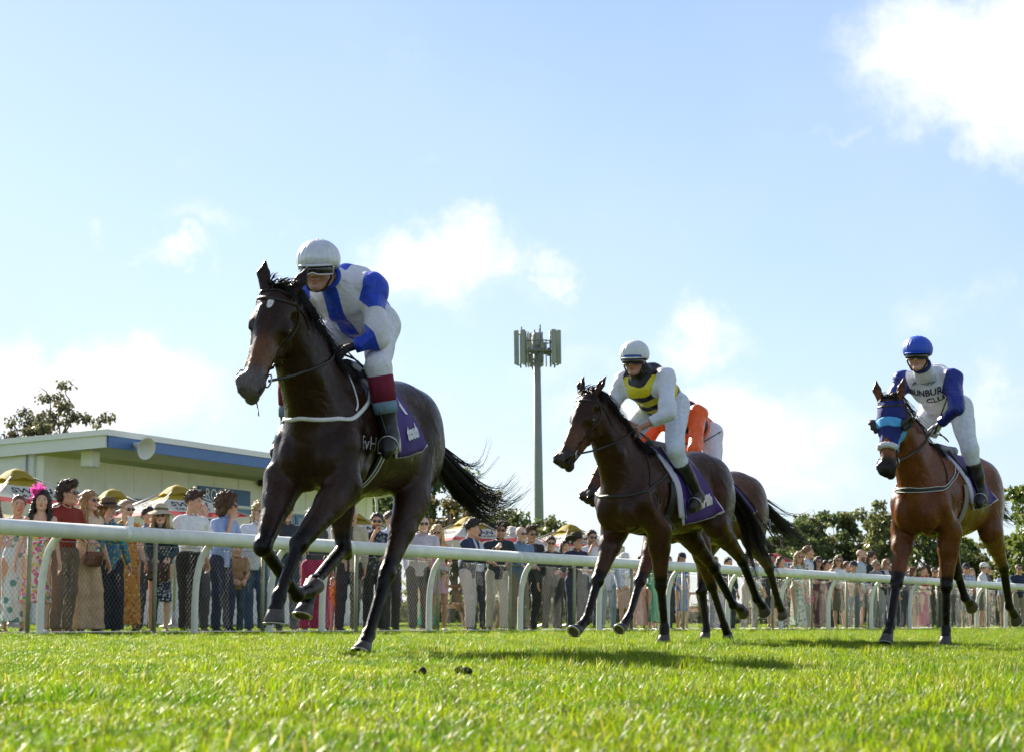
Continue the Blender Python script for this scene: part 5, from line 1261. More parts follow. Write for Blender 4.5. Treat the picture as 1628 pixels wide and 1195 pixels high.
K1 = build_jockey('jockey in blue and white silks with a silver cap on the leading horse', (-.87, 12.2), 18,
    dict(pelvis=(-.04, 0, 1.93), chest=(.21, 0, 2.03), neck=(.42, 0, 2.06), head=(.635, 0, 2.10), look=(.97, .13, -.20),
         shL=(.30, .185, 2.03), elL=(.40, .265, 1.735), haL=(.44, .115, 1.685), shR=(.30, -.185, 2.03), elR=(.40, -.27, 1.75), haR=(.47, -.075, 1.70),
         hiL=(-.02, .11, 1.87), knL=(.38, .262, 1.58), anL=(.32, .31, 1.20), toL=(.44, .34, 1.115), hiR=(-.02, -.11, 1.87), knR=(.36, -.275, 1.58), anR=(.28, -.31, 1.20), toR=(.40, -.34, 1.12)), C1)
def pat2(V, P):
    dt, t = seg_dist(V, P['pelvis'], P['neck']); ax = unit(P['neck']-P['pelvis']); u = (V-P['pelvis'])@ax
    arm = np.full(len(V), -.1)
    for a in 'LR':
        d1, t1 = seg_dist(V, P['sh'+a], P['el'+a]); d2, _ = seg_dist(V, P['el'+a], P['ha'+a]); arm = np.maximum(arm, -(np.minimum(d1, d2)-(dt-.07)))
    per = .130; st = .036-np.abs(((u-.395+per/2) % per)-per/2); hz = V[:, 2]-(P['pelvis'][2]+ax[2]*u)
    yel = np.minimum(st, .438-np.clip(hz*1.3+.04, 0, .13)-u)
    return {'yellow': np.minimum(yel, -arm), 'white': arm}
C2 = dict(id='second', skin=(.46, .23, .16), hair=(.08, .05, .03), silk=BLACK, cols={'yellow': YEL, 'white': (.68, .71, .80)}, pattern=pat2, collar=BLACK, breeches=(.66, .72, .82), boot_top=.30,
          cap=(.66, .69, .72), cap_band=(.03, .10, .35), peak=(.72, .73, .74), cap_rough=.4, goggle_frame=(.02, .02, .02), sleeve=.62)
K2 = build_jockey('jockey in yellow and black striped silks with white sleeves', (1.24, 17.5), 35,
    dict(pelvis=(-.04, 0, 1.98), chest=(.19, 0, 2.11), neck=(.33, 0, 2.18), head=(.44, 0, 2.275), look=(.94, .28, -.14),
         shL=(.28, .19, 2.13), elL=(.43, .31, 1.83), haL=(.52, .11, 1.72), shR=(.28, -.19, 2.13), elR=(.36, -.31, 1.86), haR=(.42, -.08, 1.775),
         hiL=(-.03, .11, 1.94), knL=(.27, .275, 1.55), anL=(-.02, .32, 1.19), toL=(.11, .345, 1.10), hiR=(-.03, -.11, 1.94), knR=(.26, -.28, 1.58), anR=(-.02, -.32, 1.20), toR=(.10, -.345, 1.11)), C2)
def pat3(V, P):
    dt, t = seg_dist(V, P['pelvis'], P['neck']); arm = np.full(len(V), -.1)
    for a in 'LR':
        d1, _ = seg_dist(V, P['sh'+a], P['el'+a]); d2, _ = seg_dist(V, P['el'+a], P['ha'+a]); arm = np.maximum(arm, -(np.minimum(d1, d2)-(dt-.075)))
    return {'navy': arm}
C3 = dict(id='third', skin=(.56, .32, .24), hair=(.06, .04, .03), silk=(.62, .64, .68), cols={'navy': (.016, .03, .24)}, pattern=pat3, collar=(.02, .04, .2), breeches=(.70, .74, .80), boot_top=.32,
          cap=(.01, .075, .56), peak=(.01, .07, .5), goggle_frame=(.02, .02, .02), glove=(.66, .68, .72), sleeve=.86, cap_rough=.45)
K3 = build_jockey('jockey in white and navy silks with a blue cap and a whip, on the right', (3.6, 17.7), 31,
    dict(pelvis=(-.04, 0, 2.0), chest=(.25, 0, 2.13), neck=(.46, 0, 2.20), head=(.62, 0, 2.325), look=(.97, .19, -.10),
         shL=(.36, .20, 2.15), elL=(.56, .30, 1.895), haL=(.46, .11, 1.77), shR=(.40, -.20, 2.15), elR=(.52, -.32, 1.90), haR=(.50, -.075, 1.765),
         hiL=(-.05, .11, 1.95), knL=(.19, .275, 1.585), anL=(.06, .32, 1.24), toL=(.19, .345, 1.155), hiR=(-.05, -.11, 1.95), knR=(.2, -.28, 1.6), anR=(.05, -.32, 1.24), toR=(.18, -.345, 1.16)), C3)
TXT = mat('print_dark', (.02, .02, .025), .7)
ck = K3['P']['chest']
lettering('chest_lettering', 'BUNBURY', .072, ck+np.array((.20, .015, -.085)), (0, 1, 0), (.55, 0, .83), TXT, K3['shirt'], K3['sb'], .005, .002)
lettering('chest_lettering', 'CLUB', .072, ck+np.array((.17, .085, -.155)), (0, 1, 0), (.55, 0, .83), TXT, K3['shirt'], K3['sb'], .005, .002)
emb = MB()
for i in range(5):
    a = [ck+np.array((.20, -.085+.038*i, .015-.012*abs(i-2)))+np.array((0, dx, dz)) for dx, dz in ((-.03, -.018), (-.005, .008), (.03, .015))]
    emb.tube([np.array(snap(p, K3['sb'], .004)[0]) for p in a], [.003, .009, .002], 5, flat=(1, .4))
emb.build('chest_emblem', mat('emblem_blue', (.05, .12, .2), .7), K3['shirt'], True)
def pat4(V, P):
    ax = unit(P['neck']-P['pelvis']); u = (V-P['pelvis'])@ax; per = .21; dt, t = seg_dist(V, P['pelvis'], P['neck']); arm = np.full(len(V), -.1)
    for a in 'LR':
        d1, _ = seg_dist(V, P['sh'+a], P['el'+a]); d2, _ = seg_dist(V, P['el'+a], P['ha'+a]); arm = np.maximum(arm, -(np.minimum(d1, d2)-(dt-.07)))
    return {'black': np.minimum(np.abs(((u+.03) % per)-per/2)-per*.33, -arm)}
C4 = dict(id='fourth', skin=(.5, .28, .2), silk=ORG, cols={'black': BLACK}, pattern=pat4, collar=ORG, breeches=(.72, .72, .80), boot_top=.3, cap=(.7, .1, .02), goggle_frame=(.02, .02, .02), sleeve=.86)
K4 = build_jockey('jockey in orange silks with black stripes, behind the yellow and black jockey', (1.83, 19.9), 33,
    dict(pelvis=(0.18, 0, 1.93), chest=(0.45, 0, 2.03), neck=(0.64, 0, 2.07), head=(0.9, 0, 2.17), look=(.96, -.1, -.3),
         shL=(0.54, .19, 2.05), elL=(0.84, .31, 1.71), haL=(0.62, .11, 1.68), shR=(0.54, -.19, 2.05), elR=(0.72, -.31, 1.75), haR=(0.64, -.08, 1.68),
         hiL=(0.17, .12, 1.9), knL=(0.38, .27, 1.56), anL=(0.16, .32, 1.2), toL=(0.28, .345, 1.11), hiR=(0.17, -.12, 1.9), knR=(0.38, -.27, 1.56), anR=(0.16, -.32, 1.2), toR=(0.28, -.345, 1.11)), C4)
# whips, held in the left hands
def whip(O, th, a, b, label):
    root = empty('riding_whip', (0, 0, 0), 0, label, 'whip', 'riding whips')
    F = np.array((-math.sin(R_(th)), -math.cos(R_(th)), 0)); L = np.array((math.cos(R_(th)), -math.sin(R_(th)), 0))
    wd = lambda p: np.array((O[0], O[1], 0))+F*p[0]+L*p[1]+np.array((0, 0, p[2]))
    A, B = wd(a), wd(b); root.location = A; d = B-A
    m = MB(); m.tube([d*0, d*.5, d*.86], [.007, .006, .005], 7); m.build('shaft', LEATHER, root, True)
    m = MB(); m.tube([d*.85, d*.93, d*1.0], [.006, .016, .013], 8, flat=(1.3, .4)); m.build('flap', LEATHER, root, True)
    m = MB(); m.tube([d*-.1, d*.02], [.010, .009], 8); m.build('handle', mat('whip_grip', (.03, .03, .03), .8), root, True)
whip((3.6, 17.7), 31, (.50, .10, 1.74), (.42, .22, 2.12), 'slim black whip held up by the jockey in white and navy')
whip((1.83, 19.9), 33, (.66, .12, 1.70), (.42, .36, 1.90), 'dark whip held by the jockey in orange')

# ------------------------------------------------------------------ who stands at the fence
CROWD = [   # x, y, height of the crown, body and head direction in degrees, label, look
    (-5.715, 23.491, 1.552, -60, -60, 'woman in a white lace dress at the left edge of the crowd', dict(sex='f', hair='long', hc=(0.1, 0.05, 0.02), dress=('lace', (0.7, 0.7, 0.74), 0.25), arms=('rail', 'rail'), sk=0)),
    (-5.676, 24.519, 1.583, -60, -70, 'woman with pulled back hair in a pale teal and white dress', dict(sex='f', hair='bun', hc=(0.12, 0.06, 0.03), dress=('tealwhite', (0.4, 0.55, 0.58), 0.15), arms=('down', 'down'), sk=1)),
    (-5.339, 24.195, 1.616, -75, -80, 'woman with a pink fascinator and bright floral dress', dict(sex='f', hair='curlylong', hc=(0.012, 0.008, 0.006), dress=('floral', None, 0.38), arms=('down', 'down'), fasc=1, sk=0, strapless=1)),
    (-5.147, 24.660, 1.747, -35, -12, 'curly haired man in a rust red shirt and sunglasses', dict(sex='m', hair='curly', hc=(0.035, 0.017, 0.008), top=('shirt', (0.21, 0.022, 0.014)), bot=('trousers', (0.15, 0.115, 0.085)), arms=('rail', 'rail'), glasses=1, sk=1, sleeve=0.55)),
    (-4.964, 25.108, 1.665, -55, -30, 'long haired blonde woman in cream with wide beige trousers', dict(sex='f', hair='long', hc=(0.34, 0.2, 0.075), top=('sleeveless', (0.62, 0.5, 0.36)), bot=('wide', (0.56, 0.4, 0.25)), arms=('down', 'rail'), glasses=1, sk=0)),
    (-4.757, 25.390, 1.623, -60, -40, 'person in a brown wide brimmed hat and teal floral shirt', dict(sex='f', hair='bob', hc=(0.12, 0.07, 0.03), top=('tealfloral', None), bot=('wide', (0.014, 0.016, 0.03)), arms=('down', 'chin'), hat='fedora', hatc=(0.14, 0.085, 0.045), sk=0, untuck=1)),
    (-4.631, 25.944, 1.610, -60, -45, 'woman in sunglasses and an orange and yellow long dress', dict(sex='f', hair='bun', hc=(0.35, 0.22, 0.12), dress=('orange', None, 0.12), arms=('down', 'phone'), glasses=1, sk=2)),
    (-4.285, 26.166, 1.601, -80, -85, 'smiling woman in a straw hat, dark teal jacket and navy white floral skirt', dict(sex='f', hair='long', hc=(0.36, 0.22, 0.09), top=('shirt', (0.014, 0.05, 0.065)), bot=('skirtfloral', None, 0.44), arms=('bag', 'bag'), glasses=1, hat='straw', hatc=(0.5, 0.42, 0.3), sk=0, untuck=1)),
    (-4.011, 26.784, 1.762, -45, -18, 'young brown haired man in a white shirt and black trousers', dict(sex='m', hair='quiff', hc=(0.055, 0.028, 0.014), top=('shirt', (0.68, 0.69, 0.74)), bot=('trousers', (0.012, 0.012, 0.014)), arms=('down', 'rail'), sk=1, belt=1)),
    (-4.147, 28.439, 1.700, -60, -60, 'red faced person behind the young man in the white shirt', dict(sex='m', hair='bald', hc=(0.2, 0.15, 0.1), top=('shirt', (0.6, 0.6, 0.66)), bot=('trousers', (0.06, 0.06, 0.08)), arms=('down', 'down'), sk=1)),
    (-3.698, 27.264, 1.791, -25, -2, 'man with big curly brown hair in a light blue shirt, hand at his chin', dict(sex='m', hair='afro', hc=(0.085, 0.04, 0.018), top=('shirt', (0.27, 0.36, 0.62)), bot=('trousers', (0.016, 0.024, 0.06)), arms=('rail', 'chin'), glasses=1, sk=1, sleeve=0.35, untuck=1)),
    (-3.554, 27.744, 1.161, -60, -70, 'child in a tan jacket and dark jeans below the rail', dict(sex='m', hair='short', hc=(0.05, 0.03, 0.02), top=('shirt', (0.3, 0.17, 0.085)), bot=('trousers', (0.03, 0.06, 0.11)), arms=('bag', 'bag'), sk=1, untuck=1)),
    (-3.332, 28.054, 1.708, -75, -62, 'man with blonde curly mullet and sunglasses in a pale shirt', dict(sex='m', hair='mullet', hc=(0.42, 0.3, 0.12), top=('shirt', (0.6, 0.64, 0.74)), bot=('trousers', (0.035, 0.075, 0.15)), arms=('rail', 'down'), glasses=1, sk=2, untuck=1)),
    (-3.034, 28.824, 1.726, -60, -60, 'dark jacketed man behind the forelegs of the leading horse', dict(sex='m', hair='short', hc=(0.04, 0.02, 0.012), top=('shirt', (0.02, 0.025, 0.035)), bot=('trousers', (0.03, 0.05, 0.09)), arms=('rail', 'rail'), sk=1)),
    (-2.708, 29.434, 1.708, -60, -60, 'woman in magenta trousers behind the leading horse', dict(sex='f', hair='long', hc=(0.06, 0.03, 0.015), top=('shirt', (0.05, 0.05, 0.06)), bot=('wide', (0.42, 0.012, 0.09)), arms=('down', 'down'), sk=0)),
    (-2.478, 30.075, 0.757, -70, -70, 'small child in an orange top behind the fence', dict(sex='f', hair='bob', hc=(0.3, 0.2, 0.1), top=('tee', (0.6, 0.24, 0.03)), bot=('trousers', (0.5, 0.3, 0.34)), arms=('down', 'down'), sk=0, untuck=1)),
    (-2.300, 30.091, 1.762, -75, -80, 'older man in a beige jacket with a hand at his mouth', dict(sex='m', hair='buzz', hc=(0.35, 0.33, 0.3), top=('blazer', (0.42, 0.38, 0.29)), bot=('trousers', (0.02, 0.022, 0.03)), arms=('down', 'chin'), sk=1, untuck=1)),
    (-1.938, 30.554, 1.680, -80, -84, 'bearded man in a dark patterned shirt, chin on his hand', dict(sex='m', hair='short', hc=(0.025, 0.015, 0.01), top=('darkpat', None), bot=('trousers', (0.01, 0.01, 0.012)), arms=('rail', 'chin'), glasses=1, beard=0.95, sk=1, sleeve=0.3, untuck=1)),
    (-1.827, 32.565, 1.807, -60, -60, 'person in a pale blue shirt behind the bearded man', dict(sex='m', hair='short', hc=(0.08, 0.05, 0.03), top=('shirt', (0.52, 0.6, 0.76)), bot=('trousers', (0.03, 0.03, 0.04)), arms=('down', 'down'), sk=1, untuck=1)),
    (-1.348, 31.659, 1.700, -75, -82, 'short haired man in a lilac grey shirt leaning on the fence', dict(sex='m', hair='buzz', hc=(0.03, 0.018, 0.012), top=('shirt', (0.42, 0.4, 0.48)), bot=('trousers', (0.014, 0.015, 0.022)), arms=('rail', 'rail'), glasses=1, sk=2, untuck=1)),
    (-1.093, 32.136, 1.592, -85, -92, 'blonde woman in sunglasses and a short pink dress', dict(sex='f', hair='long', hc=(0.46, 0.32, 0.14), dress=('pink', (0.72, 0.42, 0.52), 0.62), arms=('bag', 'bag'), glasses=1, sk=3, strapless=1)),
    (-1.316, 33.521, 1.494, -60, -60, 'woman in a green dress behind the lilac shirted man', dict(sex='f', hair='long', hc=(0.05, 0.03, 0.02), dress=('green2', (0.01, 0.3, 0.2), 0.1), arms=('down', 'down'), sk=1)),
    (-0.668, 33.036, 1.711, -20, 0, 'dark haired man in a navy blazer and pale trousers', dict(sex='m', hair='quiff', hc=(0.018, 0.012, 0.01), top=('blazer', (0.018, 0.032, 0.085)), bot=('trousers', (0.48, 0.46, 0.47)), arms=('rail', 'rail'), sk=1, untuck=1)),
    (-0.546, 34.538, 1.658, -70, -72, 'man in sunglasses and pale shirt half hidden by the navy blazer', dict(sex='m', hair='short', hc=(0.04, 0.02, 0.012), top=('shirt', (0.5, 0.55, 0.68)), bot=('trousers', (0.02, 0.025, 0.05)), arms=('down', 'down'), glasses=1, beard=0.5, sk=1)),
    (-0.236, 33.738, 1.715, -75, -88, 'man with a moustache in a dark shirt pointing over the rail', dict(sex='m', hair='quiff', hc=(0.06, 0.03, 0.015), top=('shirt', (0.018, 0.028, 0.04)), bot=('trousers', (0.47, 0.43, 0.36)), arms=('rail', 'point'), glasses=1, beard=0.5, sk=1, untuck=1)),
    (0.123, 34.410, 1.666, -60, -55, 'bald man in sunglasses and a denim blue shirt', dict(sex='m', hair='bald', hc=(0.2, 0.14, 0.1), top=('shirt', (0.13, 0.21, 0.34)), bot=('trousers', (0.25, 0.21, 0.14)), arms=('rail', 'rail'), glasses=1, sk=2, untuck=1)),
    (0.317, 35.726, 1.734, -65, -60, 'brown haired man in a dark jacket beside the bald man', dict(sex='m', hair='quiff', hc=(0.07, 0.035, 0.018), top=('blazer', (0.02, 0.022, 0.028)), bot=('trousers', (0.012, 0.012, 0.014)), arms=('down', 'rail'), glasses=1, sk=1, untuck=1)),
    (0.660, 35.519, 1.550, -80, -86, 'dark haired man in sunglasses and a white top with a dark jacket', dict(sex='m', hair='short', hc=(0.03, 0.018, 0.012), top=('blazer', (0.03, 0.035, 0.045)), bot=('trousers', (0.012, 0.012, 0.015)), arms=('rail', 'down'), glasses=1, sk=1, untuck=1)),
    (1.079, 36.304, 1.667, -60, -45, 'man in a black wide brimmed hat and dark navy shirt', dict(sex='m', hair='short', hc=(0.03, 0.018, 0.012), top=('shirt', (0.015, 0.022, 0.05)), bot=('trousers', (0.02, 0.035, 0.07)), arms=('rail', 'rail'), hat='cowboy', hatc=(0.035, 0.028, 0.024), sk=1, untuck=1)),
    (1.359, 37.251, 1.728, -75, -70, 'man in a white tee shirt and jeans raising a hand to his face', dict(sex='m', hair='short', hc=(0.02, 0.012, 0.01), top=('tee', (0.66, 0.67, 0.74)), bot=('trousers', (0.03, 0.06, 0.12)), arms=('down', 'chin'), beard=0.6, glasses=1, sk=1, untuck=1)),
    (1.695, 37.667, 1.471, -70, -70, 'person in a pale blue shirt and faded jeans behind the second horse', dict(sex='m', hair='short', hc=(0.05, 0.03, 0.02), top=('shirt', (0.5, 0.55, 0.7)), bot=('trousers', (0.2, 0.29, 0.36)), arms=('down', 'down'), sk=1, untuck=1)),
    (2.013, 38.263, 1.381, -60, -40, 'auburn haired person in a white cap and white shirt', dict(sex='f', hair='bun', hc=(0.16, 0.06, 0.03), top=('shirt', (0.62, 0.62, 0.68)), bot=('skirt', (0.55, 0.35, 0.3), 0.5), arms=('down', 'bag'), hat='cap', hatc=(0.62, 0.6, 0.6), sk=1, untuck=1)),
    (2.337, 39.188, 1.365, -60, -60, "woman in a dusty pink long dress between the second horse's legs", dict(sex='f', hair='long', hc=(0.1, 0.05, 0.03), dress=('dusty', (0.5, 0.28, 0.26), 0.12), arms=('down', 'down'), sk=0)),
    (2.594, 39.243, 1.414, -60, -60, 'woman in an emerald green dress behind the second horse', dict(sex='f', hair='bun', hc=(0.05, 0.03, 0.02), dress=('emerald', (0.01, 0.3, 0.15), 0.2), arms=('down', 'down'), sk=1)),
    (3.192, 40.256, 1.448, -70, -70, 'woman in a bright blue dress and dark cap behind the second horse', dict(sex='f', hair='bob', hc=(0.12, 0.07, 0.03), dress=('blue', (0.02, 0.13, 0.48), 0.45), arms=('bag', 'bag'), hat='cap', hatc=(0.02, 0.02, 0.05), sk=3)),
    (2.985, 41.140, 1.401, -60, -60, 'person in a dark top behind the woman in the blue dress', dict(sex='m', hair='short', hc=(0.03, 0.02, 0.015), top=('shirt', (0.03, 0.03, 0.04)), bot=('trousers', (0.02, 0.025, 0.05)), arms=('down', 'down'), sk=1)),
    (3.982, 41.733, 1.423, -60, -60, 'woman in a white top and lilac floral trousers behind the legs of the second horse', dict(sex='f', hair='long', hc=(0.2, 0.12, 0.06), top=('sleeveless', (0.62, 0.54, 0.46)), bot=('lilacfloral', None), arms=('bag', 'bag'), sk=1)),
    (4.363, 43.083, 1.439, -60, -60, 'man in dark clothes beside the lilac floral trousers', dict(sex='m', hair='short', hc=(0.03, 0.02, 0.015), top=('shirt', (0.02, 0.025, 0.04)), bot=('trousers', (0.02, 0.025, 0.045)), arms=('down', 'down'), sk=1)),
    (4.786, 43.237, 1.623, -90, -95, "brown haired woman in glasses looking out between the horses' legs", dict(sex='f', hair='bob', hc=(0.1, 0.05, 0.03), top=('shirt', (0.45, 0.42, 0.4)), bot=('trousers', (0.42, 0.38, 0.33)), arms=('rail', 'rail'), glasses=1, sk=0)),
    (5.409, 44.613, 1.566, -60, -60, 'man in black behind the tail of the second horse', dict(sex='m', hair='short', hc=(0.03, 0.02, 0.015), top=('shirt', (0.015, 0.015, 0.02)), bot=('shorts', (0.015, 0.015, 0.02)), arms=('down', 'down'), sk=1)),
    (6.104, 45.702, 1.655, -70, -78, 'blonde woman in sunglasses and a pale green floral long dress', dict(sex='f', hair='long', hc=(0.36, 0.22, 0.09), dress=('palefloral', None, 0.08), arms=('down', 'bag'), glasses=1, sk=1)),
    (6.474, 46.818, 1.802, -40, -12, 'fair haired man in a white and blue shirt beside the blonde woman', dict(sex='m', hair='short', hc=(0.22, 0.12, 0.06), top=('bluewhite', None), bot=('trousers', (0.1, 0.12, 0.12)), arms=('down', 'bag'), sk=1, untuck=1)),
    (6.688, 46.794, 1.583, -60, -80, 'dark haired woman in a maroon dress', dict(sex='f', hair='long', hc=(0.015, 0.01, 0.008), dress=('maroon', (0.085, 0.008, 0.025), 0.15), arms=('down', 'down'), glasses=1, sk=1)),
    (7.193, 49.222, 1.569, -60, -50, 'dark haired woman just behind the maroon dress', dict(sex='f', hair='bob', hc=(0.02, 0.012, 0.01), top=('shirt', (0.05, 0.05, 0.06)), bot=('trousers', (0.03, 0.03, 0.04)), arms=('down', 'down'), sk=1)),
    (7.342, 48.017, 1.650, -85, -92, 'brown haired woman in sunglasses, white top and brown skirt', dict(sex='f', hair='long', hc=(0.15, 0.075, 0.035), top=('sleeveless', (0.65, 0.64, 0.66)), bot=('skirt', (0.12, 0.095, 0.06), 0.45), arms=('down', 'bag'), glasses=1, sk=1)),
    (7.771, 49.880, 1.561, -60, -60, 'person in black between the brown skirt and the dark cap', dict(sex='f', hair='bob', hc=(0.14, 0.07, 0.035), top=('shirt', (0.02, 0.02, 0.025)), bot=('skirt', (0.015, 0.015, 0.02), 0.4), arms=('down', 'down'), sk=1)),
    (7.808, 49.101, 1.540, -75, -80, 'person in a dark cap and olive shirt', dict(sex='m', hair='short', hc=(0.03, 0.02, 0.015), top=('tee', (0.28, 0.26, 0.17)), bot=('trousers', (0.13, 0.18, 0.22)), arms=('down', 'rail'), hat='cap', hatc=(0.025, 0.025, 0.035), sk=1, untuck=1)),
    (8.115, 49.992, 1.843, -30, -15, 'bald bearded man in a pale blue shirt', dict(sex='m', hair='bald', hc=(0.04, 0.02, 0.012), top=('shirt', (0.42, 0.49, 0.58)), bot=('shorts', (0.1, 0.11, 0.1)), arms=('down', 'down'), beard=0.8, sk=1, untuck=1)),
    (8.503, 50.824, 1.827, -45, -30, 'brown haired man with sunglasses in a black tee shirt', dict(sex='m', hair='mullet', hc=(0.07, 0.035, 0.018), top=('tee', (0.012, 0.012, 0.014)), bot=('trousers', (0.25, 0.27, 0.3)), arms=('down', 'down'), glasses=1, beard=0.6, sk=1, untuck=1)),
    (8.515, 50.211, 1.603, -60, -50, 'grey haired person in sunglasses beside the black tee shirt', dict(sex='f', hair='short', hc=(0.35, 0.27, 0.18), top=('shirt', (0.2, 0.21, 0.22)), bot=('trousers', (0.4, 0.38, 0.36)), arms=('rail', 'rail'), glasses=1, sk=1)),
    (8.898, 51.138, 1.659, -60, -60, 'blonde person in a black jacket right of the grey haired person', dict(sex='f', hair='bob', hc=(0.36, 0.22, 0.1), top=('blazer', (0.014, 0.015, 0.018)), bot=('trousers', (0.44, 0.44, 0.5)), arms=('down', 'down'), glasses=1, sk=1, untuck=1)),
    (9.863, 53.792, 1.659, -60, -60, 'man in a grey top behind the foreleg of the third horse', dict(sex='m', hair='short', hc=(0.05, 0.03, 0.02), top=('shirt', (0.2, 0.22, 0.24)), bot=('trousers', (0.03, 0.05, 0.08)), arms=('down', 'down'), sk=1)),
    (9.931, 53.071, 1.517, -30, 10, 'auburn haired person seen from the side in brown', dict(sex='f', hair='bob', hc=(0.15, 0.06, 0.025), top=('shirt', (0.1, 0.07, 0.05)), bot=('skirt', (0.16, 0.12, 0.09), 0.4), arms=('down', 'down'), sk=1)),
    (10.256, 53.467, 1.559, -30, -10, 'woman in a two piece hot pink outfit with hair up', dict(sex='f', hair='bun', hc=(0.11, 0.06, 0.03), top=('crop', (0.52, 0.015, 0.11)), bot=('skirt', (0.42, 0.012, 0.1), 0.08), arms=('chin', 'bag'), sk=1)),
    (10.760, 54.516, 1.539, -85, -92, "man in glasses and a black shirt between the third horse's legs", dict(sex='m', hair='short', hc=(0.03, 0.02, 0.015), top=('shirt', (0.014, 0.014, 0.018)), bot=('trousers', (0.05, 0.045, 0.04)), arms=('rail', 'rail'), glasses=1, sk=1, untuck=1)),
    (11.349, 56.571, 1.624, -60, -60, 'fair person just right of the man in the black shirt', dict(sex='f', hair='long', hc=(0.34, 0.2, 0.1), top=('shirt', (0.3, 0.2, 0.15)), bot=('trousers', (0.1, 0.09, 0.08)), arms=('down', 'down'), sk=1)),
    (11.646, 56.490, 1.541, -60, -60, 'person in grey behind the planted foreleg of the third horse', dict(sex='m', hair='short', hc=(0.05, 0.03, 0.02), top=('shirt', (0.35, 0.34, 0.33)), bot=('trousers', (0.1, 0.1, 0.11)), arms=('down', 'down'), sk=1)),
    (11.995, 56.720, 1.713, -80, -80, 'man in a navy cap and checked shirt with blue shorts', dict(sex='m', hair='short', hc=(0.04, 0.025, 0.018), top=('check', None), bot=('shorts', (0.09, 0.15, 0.2)), arms=('rail', 'rail'), hat='cap', hatc=(0.02, 0.025, 0.04), glasses=1, sk=1, untuck=1)),
    (12.619, 58.947, 1.636, -80, -88, 'fair woman peering between the navy cap and the white cap', dict(sex='f', hair='long', hc=(0.34, 0.22, 0.12), top=('shirt', (0.3, 0.16, 0.12)), bot=('trousers', (0.08, 0.08, 0.08)), arms=('down', 'down'), sk=0)),
    (12.700, 58.037, 1.768, -20, 5, 'man in a white cap and pale hooded jacket', dict(sex='m', hair='short', hc=(0.2, 0.12, 0.07), top=('blazer', (0.55, 0.57, 0.62)), bot=('shorts', (0.14, 0.12, 0.11)), arms=('rail', 'rail'), hat='cap', hatc=(0.66, 0.67, 0.66), sk=1, untuck=1)),
    (13.440, 60.693, 1.769, -10, 10, 'woman behind the white capped man', dict(sex='f', hair='bob', hc=(0.14, 0.08, 0.04), top=('shirt', (0.1, 0.1, 0.12)), bot=('trousers', (0.06, 0.06, 0.07)), arms=('down', 'down'), sk=1)),
    (13.736, 59.975, 1.665, -60, -50, 'person in a pale blue shirt behind the hind leg of the third horse', dict(sex='m', hair='short', hc=(0.06, 0.04, 0.03), top=('shirt', (0.4, 0.5, 0.68)), bot=('shorts', (0.3, 0.22, 0.17)), arms=('rail', 'rail'), sk=1, untuck=1)),
    (14.495, 61.395, 1.810, -85, -90, 'man in sunglasses and a navy zip top at the right edge', dict(sex='m', hair='short', hc=(0.06, 0.035, 0.02), top=('shirt', (0.012, 0.02, 0.055)), bot=('trousers', (0.25, 0.22, 0.18)), arms=('rail', 'rail'), glasses=1, sk=1, untuck=1)),
    (15.312, 63.134, 1.802, -70, -70, 'person in a white top cut by the right edge', dict(sex='f', hair='long', hc=(0.2, 0.12, 0.06), top=('tee', (0.62, 0.63, 0.68)), bot=('trousers', (0.2, 0.2, 0.24)), arms=('down', 'down'), sk=1)),
    (9.776, 54.901, 1.640, -60, -60, 'tall man in a grey hooded top in the second row', dict(sex='m', hair='short', hc=(0.04, 0.02, 0.012), top=('shirt', (0.17, 0.18, 0.2)), bot=('trousers', (0.03, 0.04, 0.06)), arms=('down', 'down'), sk=1)),
    (7.656, 51.361, 1.644, -60, -60, 'man with dark hair in the second row, left of the brown haired woman', dict(sex='m', hair='short', hc=(0.02, 0.012, 0.01), top=('shirt', (0.5, 0.52, 0.56)), bot=('trousers', (0.03, 0.04, 0.06)), arms=('down', 'down'), sk=1)),
    (5.925, 47.275, 1.593, -60, -50, "woman in olive further back behind the second horse's tail", dict(sex='f', hair='bob', hc=(0.08, 0.05, 0.03), top=('shirt', (0.14, 0.14, 0.07)), bot=('trousers', (0.05, 0.05, 0.04)), arms=('down', 'down'), sk=1)),
    (0.950, 38.395, 1.604, -60, -70, 'short haired woman in the second row beside the dark jacketed man', dict(sex='f', hair='bob', hc=(0.05, 0.03, 0.02), top=('shirt', (0.25, 0.1, 0.1)), bot=('trousers', (0.04, 0.04, 0.05)), arms=('down', 'down'), sk=1)),
    (-2.591, 31.137, 1.852, -60, -60, "man in a white shirt behind the leading horse's second foreleg", dict(sex='m', hair='short', hc=(0.05, 0.03, 0.02), top=('shirt', (0.6, 0.62, 0.66)), bot=('trousers', (0.02, 0.022, 0.03)), arms=('down', 'down'), sk=1)),
    (-4.715, 27.801, 1.614, -60, -55, 'dark haired person in the second row left of the straw hat', dict(sex='m', hair='short', hc=(0.025, 0.015, 0.01), top=('shirt', (0.2, 0.22, 0.34)), bot=('trousers', (0.03, 0.035, 0.05)), arms=('down', 'down'), sk=1)),
    (-5.548, 26.031, 1.564, -60, -55, 'dark haired woman in the second row behind the rust red shirt', dict(sex='f', hair='bob', hc=(0.02, 0.012, 0.01), top=('shirt', (0.3, 0.12, 0.08)), bot=('trousers', (0.3, 0.2, 0.13)), arms=('down', 'down'), sk=1)),
]

